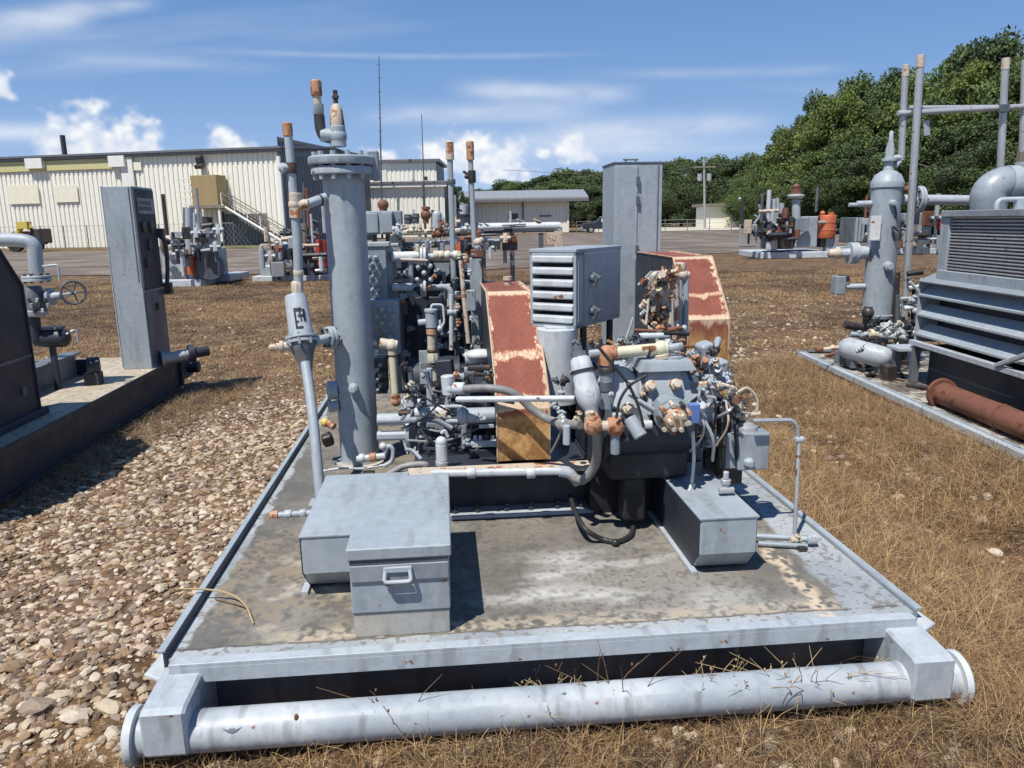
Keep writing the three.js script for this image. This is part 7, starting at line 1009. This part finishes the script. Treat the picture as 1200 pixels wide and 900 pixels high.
{ const d = 106, L0 = atD(548, 274, d).x, R0 = atD(666, 274, d).x, yw = atD(610, 233, d).y, yr = atD(610, 222, d).y;
  thing('low_shop', 'low cream building with a wide pale metal roof and two small windows', 'building', V((L0 + R0) / 2, 0, -d - 5)); siding(V(L0, 0, -d), V(R0, 0, -d), 0, yw, 0.5, -0.06, M.cream, 'front_wall'); part('core', bx(L0, R0 - 0.1, 0, yw - 0.1, -d - 12, -d - 0.1, 0), M.shade); part('roof', prismX([[1.2, yw - 0.1], [1.2, yw + 0.12], [-6, yr + 0.1], [-13, yw + 0.12], [-13, yw - 0.1], [-6, yr - 0.2]], L0 - 1, R0 + 2.6, 0.01), M.roofPale); part('eave_board', bx(L0 - 1, R0 + 2.6, yw - 0.45, yw - 0.1, 1.0 - d + 0.0 - 0.0, 1.2 - d, 0.02).translate(0, 0, 0), M.roof);
  T.o.children.find((o) => o.name === 'roof').position.z -= d;
  for (const [x0, x1, y0, y1] of [[595, 608, 249, 258], [631, 647, 251, 255]]) { const a = atD(x0, y1, d - 0.1), b = atD(x1, y0, d - 0.1), wn = part('window', bx(a.x, b.x, a.y, b.y, -d + 0.0, -d + 0.1, 0.02), M.creamTrim); part('pane', bx(a.x + 0.12, b.x - 0.12, a.y + 0.12, b.y - 0.12, -d + 0.09, -d + 0.13, 0), M.glass, wn); } const ds = atD(613, 250, d); part('downspout', bx(ds.x - 0.1, ds.x + 0.1, 0, yw, -d + 0.02, -d + 0.2, 0.02), M.shade); part('corner_trim', bx(R0 - 0.2, R0 + 0.1, 0, yw, -d - 0.1, -d + 0.1, 0.02), M.creamTrim); }
{ const d = 125, L0 = atD(824, 264, d).x, R0 = atD(866, 264, d).x, yt = atD(845, 242, d).y; thing('small_shed', 'small pale block shed with a dark flat roof before the trees', 'shed', V((L0 + R0) / 2, 0, -d - 2)); part('wall', bx(L0, R0, 0, yt, -d - 5, -d, 0.03), M.cream); part('roof', bx(L0 - 0.6, R0 + 0.6, yt, yt + 0.45, -d - 5.6, -d + 0.8, 0.04), M.wood); part('door', bx(L0 + 3.4, L0 + 4.4, 0.05, 2.2, -d, -d + 0.05, 0.01), M.patch); }
{ // dark pickup
  const d = 96, c = atD(702, 271, d), x0 = atD(683, 270, d).x, s = 1.0; thing('pickup_truck', 'dark pickup truck parked by the low cream building, its cab windows bright', 'truck', V(c.x, 0, -d)); const bodyP = [[0, 0.55], [0, 1.05], [0.15, 1.15], [1.5, 1.2], [2.2, 1.85], [3.7, 1.9], [3.95, 1.25], [5.6, 1.2], [5.65, 0.55]]; const sh = new THREE.Shape(bodyP.map(([x, y]) => new THREE.Vector2(x, y))); const bd = part('body', finish(new THREE.ExtrudeGeometry(sh, { depth: 1.7, bevelEnabled: true, bevelThickness: 0.08, bevelSize: 0.06, bevelSegments: 2 })).translate(x0, 0, -d - 1.7), M.navy); part('side_window', bx(x0 + 2.25, x0 + 2.9, 1.3, 1.72, -d + 0.05, -d + 0.1, 0.01), M.label, bd); part('side_window', bx(x0 + 3.0, x0 + 3.6, 1.3, 1.72, -d + 0.05, -d + 0.1, 0.01), M.glass, bd); part('roof_sheen_panel', bx(x0 + 2.2, x0 + 3.7, 1.9, 1.97, -d - 1.6, -d, 0.03), M.grey, bd);
  for (const [x, z] of [[1.0, 0], [4.6, 0], [1.0, -1.75], [4.6, -1.75]]) { const w = part('wheel', cyl(V(x0 + x, 0.4, -d + z - 0.05), V(x0 + x, 0.4, -d + z + 0.18), 0.42, 0.42, 16), M.rubber); part('rim', cyl(V(x0 + x, 0.4, -d + z + 0.17), V(x0 + x, 0.4, -d + z + 0.2), 0.22, 0.22, 12), M.galv, w); } part('bumper', bx(x0 - 0.15, x0 + 0.05, 0.5, 0.75, -d - 1.7, -d + 0.05, 0.04), M.grey); part('bed_rail', bx(x0 + 4.0, x0 + 5.6, 1.22, 1.3, -d - 0.02, -d + 0.08, 0.02), M.slate); }
{ const d = 118, a = atD(826, 268, d), b = atD(825, 186, d); thing('utility_pole', 'timber utility pole with a pale transformer pair before the trees', 'utility pole', V(a.x, 0, -d)); part('pole', cyl(V(a.x, 0, -d), V(b.x, b.y, -d), 0.2, 0.15, 10), M.galv); const c = atD(825, 207, d); for (const s of [-0.7, 0.7]) part('transformer', cyl(V(c.x + s, c.y - 0.6, -d + 0.3), V(c.x + s, c.y + 0.4, -d + 0.3), 0.35, 0.35, 12), M.galv); part('crossarm', bx(c.x - 1.6, c.x + 1.6, b.y - 1.3, b.y - 1.1, -d + 0.1, -d + 0.25, 0.02), M.wood); part('wire', hose([V(c.x - 30, b.y - 0.6, -d - 8), V(c.x - 12, b.y - 1.9, -d - 3), V(c.x, b.y - 1.1, -d)], 0.03, 4), M.iron); part('wire', hose([V(c.x, b.y - 1.1, -d), V(c.x + 20, b.y - 1.8, -d - 4), V(c.x + 45, b.y - 0.2, -d - 10)], 0.03, 4), M.iron); }
{ const d = 88, a = atD(448, 279, d), b = atD(444, 66, d); thing('radio_mast', 'tallest thin lattice radio mast rising behind the tall vessel', 'mast', V(a.x, 0, -d)); part('mast', cyl(V(a.x, 0, -d), V(b.x, b.y, -d), 0.14, 0.05, 6), M.slate); for (let i = 0; i < 14; i++) part('rung', bx(mix(a.x, b.x, i / 14) - 0.2, mix(a.x, b.x, i / 14) + 0.2, b.y * (i / 14) + 0.5, b.y * (i / 14) + 0.56, -d - 0.03, -d + 0.03, 0), M.slate);
  const a2 = atD(499, 279, d), b2 = atD(494, 134, d); thing('radio_mast', 'shorter thin whip mast between the radio mast and the paired standpipes', 'mast', V(a2.x, 0, -d)); part('mast', cyl(V(a2.x, 0, -d), V(b2.x, b2.y, -d), 0.11, 0.04, 6), M.slate); part('base_section', cyl(V(a2.x, 0, -d), V(a2.x - 0.1, 6, -d), 0.18, 0.14, 6), M.slate); }
{ const d = 58, p = (x, y) => atD(x, y, d); thing('yellow_loader', 'small yellow and brown yard loader by the workshop wall', 'loader', V(p(28, 285).x, 0, -d)); part('body', bx(p(14, 280).x, p(40, 280).x, 0.5, 1.5, -d - 1.8, -d, 0.1), M.brown); part('cab', bx(p(36, 280).x, p(48, 280).x, 0.6, p(40, 268).y, -d - 1.5, -d, 0.08), M.iron); part('boom', [sweep([p(18, 278), p(25, 266), p(32, 262), p(36, 268)], 0.22, 6), cbx(p(28, 264), 0.8, 0.5, 0.6)], M.yellowPaint); for (const x of [17, 42]) part('wheel', cyl(V(p(x, 280).x, 0.5, -d - 0.2), V(p(x, 280).x, 0.5, -d + 0.15), 0.5, 0.5, 14), M.rubber); part('bucket', bx(p(6, 280).x, p(16, 280).x, 0.1, 0.9, -d - 1.2, -d, 0.1), M.tanned); }
{ thing('yard_fence', 'low wire fence with thin posts along the pale strip before the trees', 'fence', V(20, 0, -99)); for (let i = 0; i < 14; i++) { const x = 8.5 + i * 2.8; part('post', cyl(V(x, 0, -99), V(x, 1.5, -99), 0.05, undefined, 6), M.wood); } for (const y of [0.5, 0.95, 1.4]) part('wire', cyl(V(8.5, y, -99), V(45, y, -99), 0.018, undefined, 4), M.galv);
  const c = atD(868, 280, 60); thing('dark_post', 'dark upright post with a small pale top beside the distant unit', 'post', V(c.x, 0, -60)); part('post', bx(c.x - 0.12, c.x + 0.12, 0, atD(867, 236, 60).y, -60.1, -59.9, 0.02), M.iron); part('lamp', sph(add(atD(867, 233, 60), 0, 0, 0), 0.13), M.grey); }
// ================================================================== trees
{
  const leafM = (r, g, b, n) => { const m = new THREE.MeshPhysicalMaterial({ roughness: 0.75, side: THREE.DoubleSide, transmission: 0.35, thickness: 0, vertexColors: true }); m.color.setRGB(r, g, b); m.name = n; return m; };
  const leaves = [leafM(0.135, 0.19, 0.03, 'bright leaves'), leafM(0.09, 0.145, 0.026, 'green leaves'), leafM(0.055, 0.098, 0.02, 'deep green leaves')], bark = M.wood, protos = [];
  function proto(seed, H, wide, low) {                              // crown of leaf clumps in lobes, and a trunk with limbs
    const R = rng(seed), pos = [], col = [], lobes = [], nL = 95, limb = [];
    for (let i = 0; i < nL; i++) { const t = Math.pow(R(), 0.8), a = R() * 6.28, y = mix(low, 0.97, t), env = Math.sin(Math.PI * clamp((y - low) / (1 - low) * 0.86 + 0.14)) ** 0.7, rr = wide * env * Math.pow(R(), 0.42) * (0.85 + 0.35 * R()); lobes.push([Math.cos(a) * rr * H, y * H, Math.sin(a) * rr * H, H * (0.03 + 0.075 * R() * R() + 0.02 * R()) * (0.65 + 0.5 * env)]); }
    for (const [x, y, z, r] of lobes) { const lt = 0.7 + 0.6 * R(), n = Math.round(430 * Math.pow(r / (H * 0.1), 1.6)) + 80; for (let i = 0; i < n; i++) {
      const u = R() * 2 - 1, a = R() * 6.28, q = Math.sqrt(1 - u * u), rad = r * (0.35 + 1.0 * Math.pow(R(), 0.7)), c = V(x + q * Math.cos(a) * rad * 1.15, y + u * rad * 0.85, z + q * Math.sin(a) * rad * 1.15), s = H * 0.0085 * (0.6 + 0.9 * R()), e1 = V(R() - 0.5, R() - 0.5, R() - 0.5).normalize(), e2 = V(R() - 0.5, R() - 0.5, R() - 0.5); e2.addScaledVector(e1, -e2.dot(e1)).normalize();
      const A = c.clone().addScaledVector(e1, s * 1.3), B = c.clone().addScaledVector(e2, s * 0.7), C = c.clone().addScaledVector(e1, -s * 1.3), D = c.clone().addScaledVector(e2, -s * 0.7); pos.push(A.x, A.y, A.z, B.x, B.y, B.z, C.x, C.y, C.z, A.x, A.y, A.z, C.x, C.y, C.z, D.x, D.y, D.z); const k = lt * (0.7 + 0.6 * R()), w = 0.9 + 0.3 * R(); for (let j = 0; j < 6; j++) col.push(k * w, k, k * 0.9); } }
    const g = new THREE.BufferGeometry(); g.setAttribute('position', new THREE.Float32BufferAttribute(pos, 3)); g.setAttribute('color', new THREE.Float32BufferAttribute(col, 3)); g.computeVertexNormals();
    const gs = [sweep([V(0, -0.3, 0), V(0.02 * H, H * 0.2, 0), V(-0.01 * H, H * 0.45, 0.02 * H), V(0.01 * H, H * 0.8, 0)], [H * 0.024, H * 0.018, H * 0.013, H * 0.004], 8)]; for (let i = 0; i < 10; i++) { const l = lobes[i * 9], y0 = H * (0.15 + 0.05 * i); gs.push(sweep([V(0, y0, 0), V(l[0] * 0.5, mix(y0, l[1], 0.45), l[2] * 0.5), V(l[0], l[1], l[2])], [H * 0.009, H * 0.006, H * 0.002], 6)); }
    const tr = meterUV(mergeGeometries(gs.map((q) => { const w = finish(q).clone(); if (w.attributes.uv) w.deleteAttribute('uv'); return w; })));
    return { g, tr, H };
  }
  const P = [proto(1, 10, 0.36, 0.1), proto(2, 10, 0.42, 0.04), proto(3, 10, 0.3, 0.06), proto(4, 10, 0.5, 0.0)];
  const R = rng(404), uses = [0, 0, 0, 0], first = [null, null, null, null];
  function tree(px, topPy, dist, k, m, label, group, wide = 1, name = 'oak_tree') {
    const t = atD(px, topPy, dist), h = Math.max(2, t.y) / 10; let o;
    if (!first[k]) { o = new THREE.Group(); ready('crown', P[k].g, leaves[m], o); ready('trunk', P[k].tr, bark, o); first[k] = o; } else { o = first[k].clone(); o.children[0].material = leaves[m]; }
    o.name = numbered(name); o.position.set(t.x, 0, -dist); o.rotation.y = R() * 6.28; o.scale.set(h * wide, h, h * wide); o.userData = { label, category: 'tree', group }; scene.add(o);
  }
  const big = 'leafy trees along the far side of the yard', ord = ['first', 'second', 'third', 'fourth', 'fifth', 'sixth', 'seventh', 'eighth', 'ninth', 'tenth', 'eleventh', 'twelfth'];
  const near = [[900, 182, 88, 0, 1], [938, 146, 80, 1, 0], [984, 112, 74, 0, 0], [1030, 124, 73, 1, 1], [1074, 92, 70, 2, 0], [1108, 106, 66, 0, 1], [1150, 72, 66, 1, 0], [1196, 74, 62, 0, 1], [1240, 36, 62, 1, 1], [1290, 30, 60, 0, 1]];
  near.forEach(([x, y, d, k, m], i) => tree(x, y, d, k, m, `tall leafy tree, ${ord[i]} from the low end of the bank of trees behind the masts`, big, 0.85));
  [[918, 152, 82], [962, 112, 78], [1008, 92, 75], [1052, 84, 72], [1128, 58, 67], [1172, 44, 65]].forEach(([x, y, d], i) => tree(x, y, d + 2, 2, 1 + (i % 2), `slim pointed tree, ${ord[i]} rising above the bank of trees behind the masts`, 'slim trees standing above the tall bank', 0.8, 'slim_tree'));
  const low = [[890, 205, 88, 3, 1], [925, 200, 82, 3, 2], [960, 175, 78, 3, 1], [1000, 165, 75, 3, 2], [1042, 160, 72, 3, 2], [1085, 150, 69, 3, 1], [1128, 145, 66, 3, 2], [1170, 140, 64, 3, 2], [1215, 140, 62, 3, 1]];
  low.forEach(([x, y, d, k, m], i) => tree(x, y, d - 4, k, m, `bushy lower tree, ${ord[i]} from the utility pole along the bank of trees`, 'lower trees before the tall bank', 1.1, 'bushy_tree'));
  const mid = [[780, 192, 150, 0, 2], [800, 186, 155, 1, 1], [815, 190, 140, 3, 2], [838, 184, 148, 0, 1], [858, 188, 140, 1, 2], [878, 182, 138, 0, 1], [770, 205, 150, 3, 1], [848, 212, 138, 3, 2], [895, 190, 120, 1, 1], [872, 215, 130, 3, 1]];
  mid.forEach(([x, y, d, k, m], i) => tree(x, y, d, k, m, `dark distant tree near the utility pole, ${ord[i]} of its row from the tall cabinet`, 'distant trees behind the utility pole', 1.3));
  const far = [[566, 222, 200, 3, 2], [590, 212, 205, 0, 2], [612, 213, 200, 3, 1], [640, 206, 195, 1, 2], [664, 199, 190, 0, 1], [686, 200, 190, 1, 1], [706, 203, 180, 3, 2], [728, 205, 185, 0, 1], [745, 203, 180, 1, 1], [540, 226, 210, 3, 2], [655, 215, 180, 3, 1], [690, 218, 170, 3, 2]];
  far.forEach(([x, y, d, k, m], i) => tree(x, y, d, k, m, `dark far tree over the low building roof, ${ord[i]} in its row from the standpipes`, 'far trees beyond the low cream building', 1.7));
  tree(535, 218, 100, 3, 2, 'dark bush in the gap between the two tier building and the low shop', 'bushes between the buildings', 0.6, 'dark_bush'); tree(385, 215, 100, 3, 2, 'dark bush beside the shaded gable of the workshop', 'bushes between the buildings', 0.8, 'dark_bush');
}
camera.updateMatrixWorld(true);
renderer.setSize(1024, 768);
renderer.render(scene, camera);
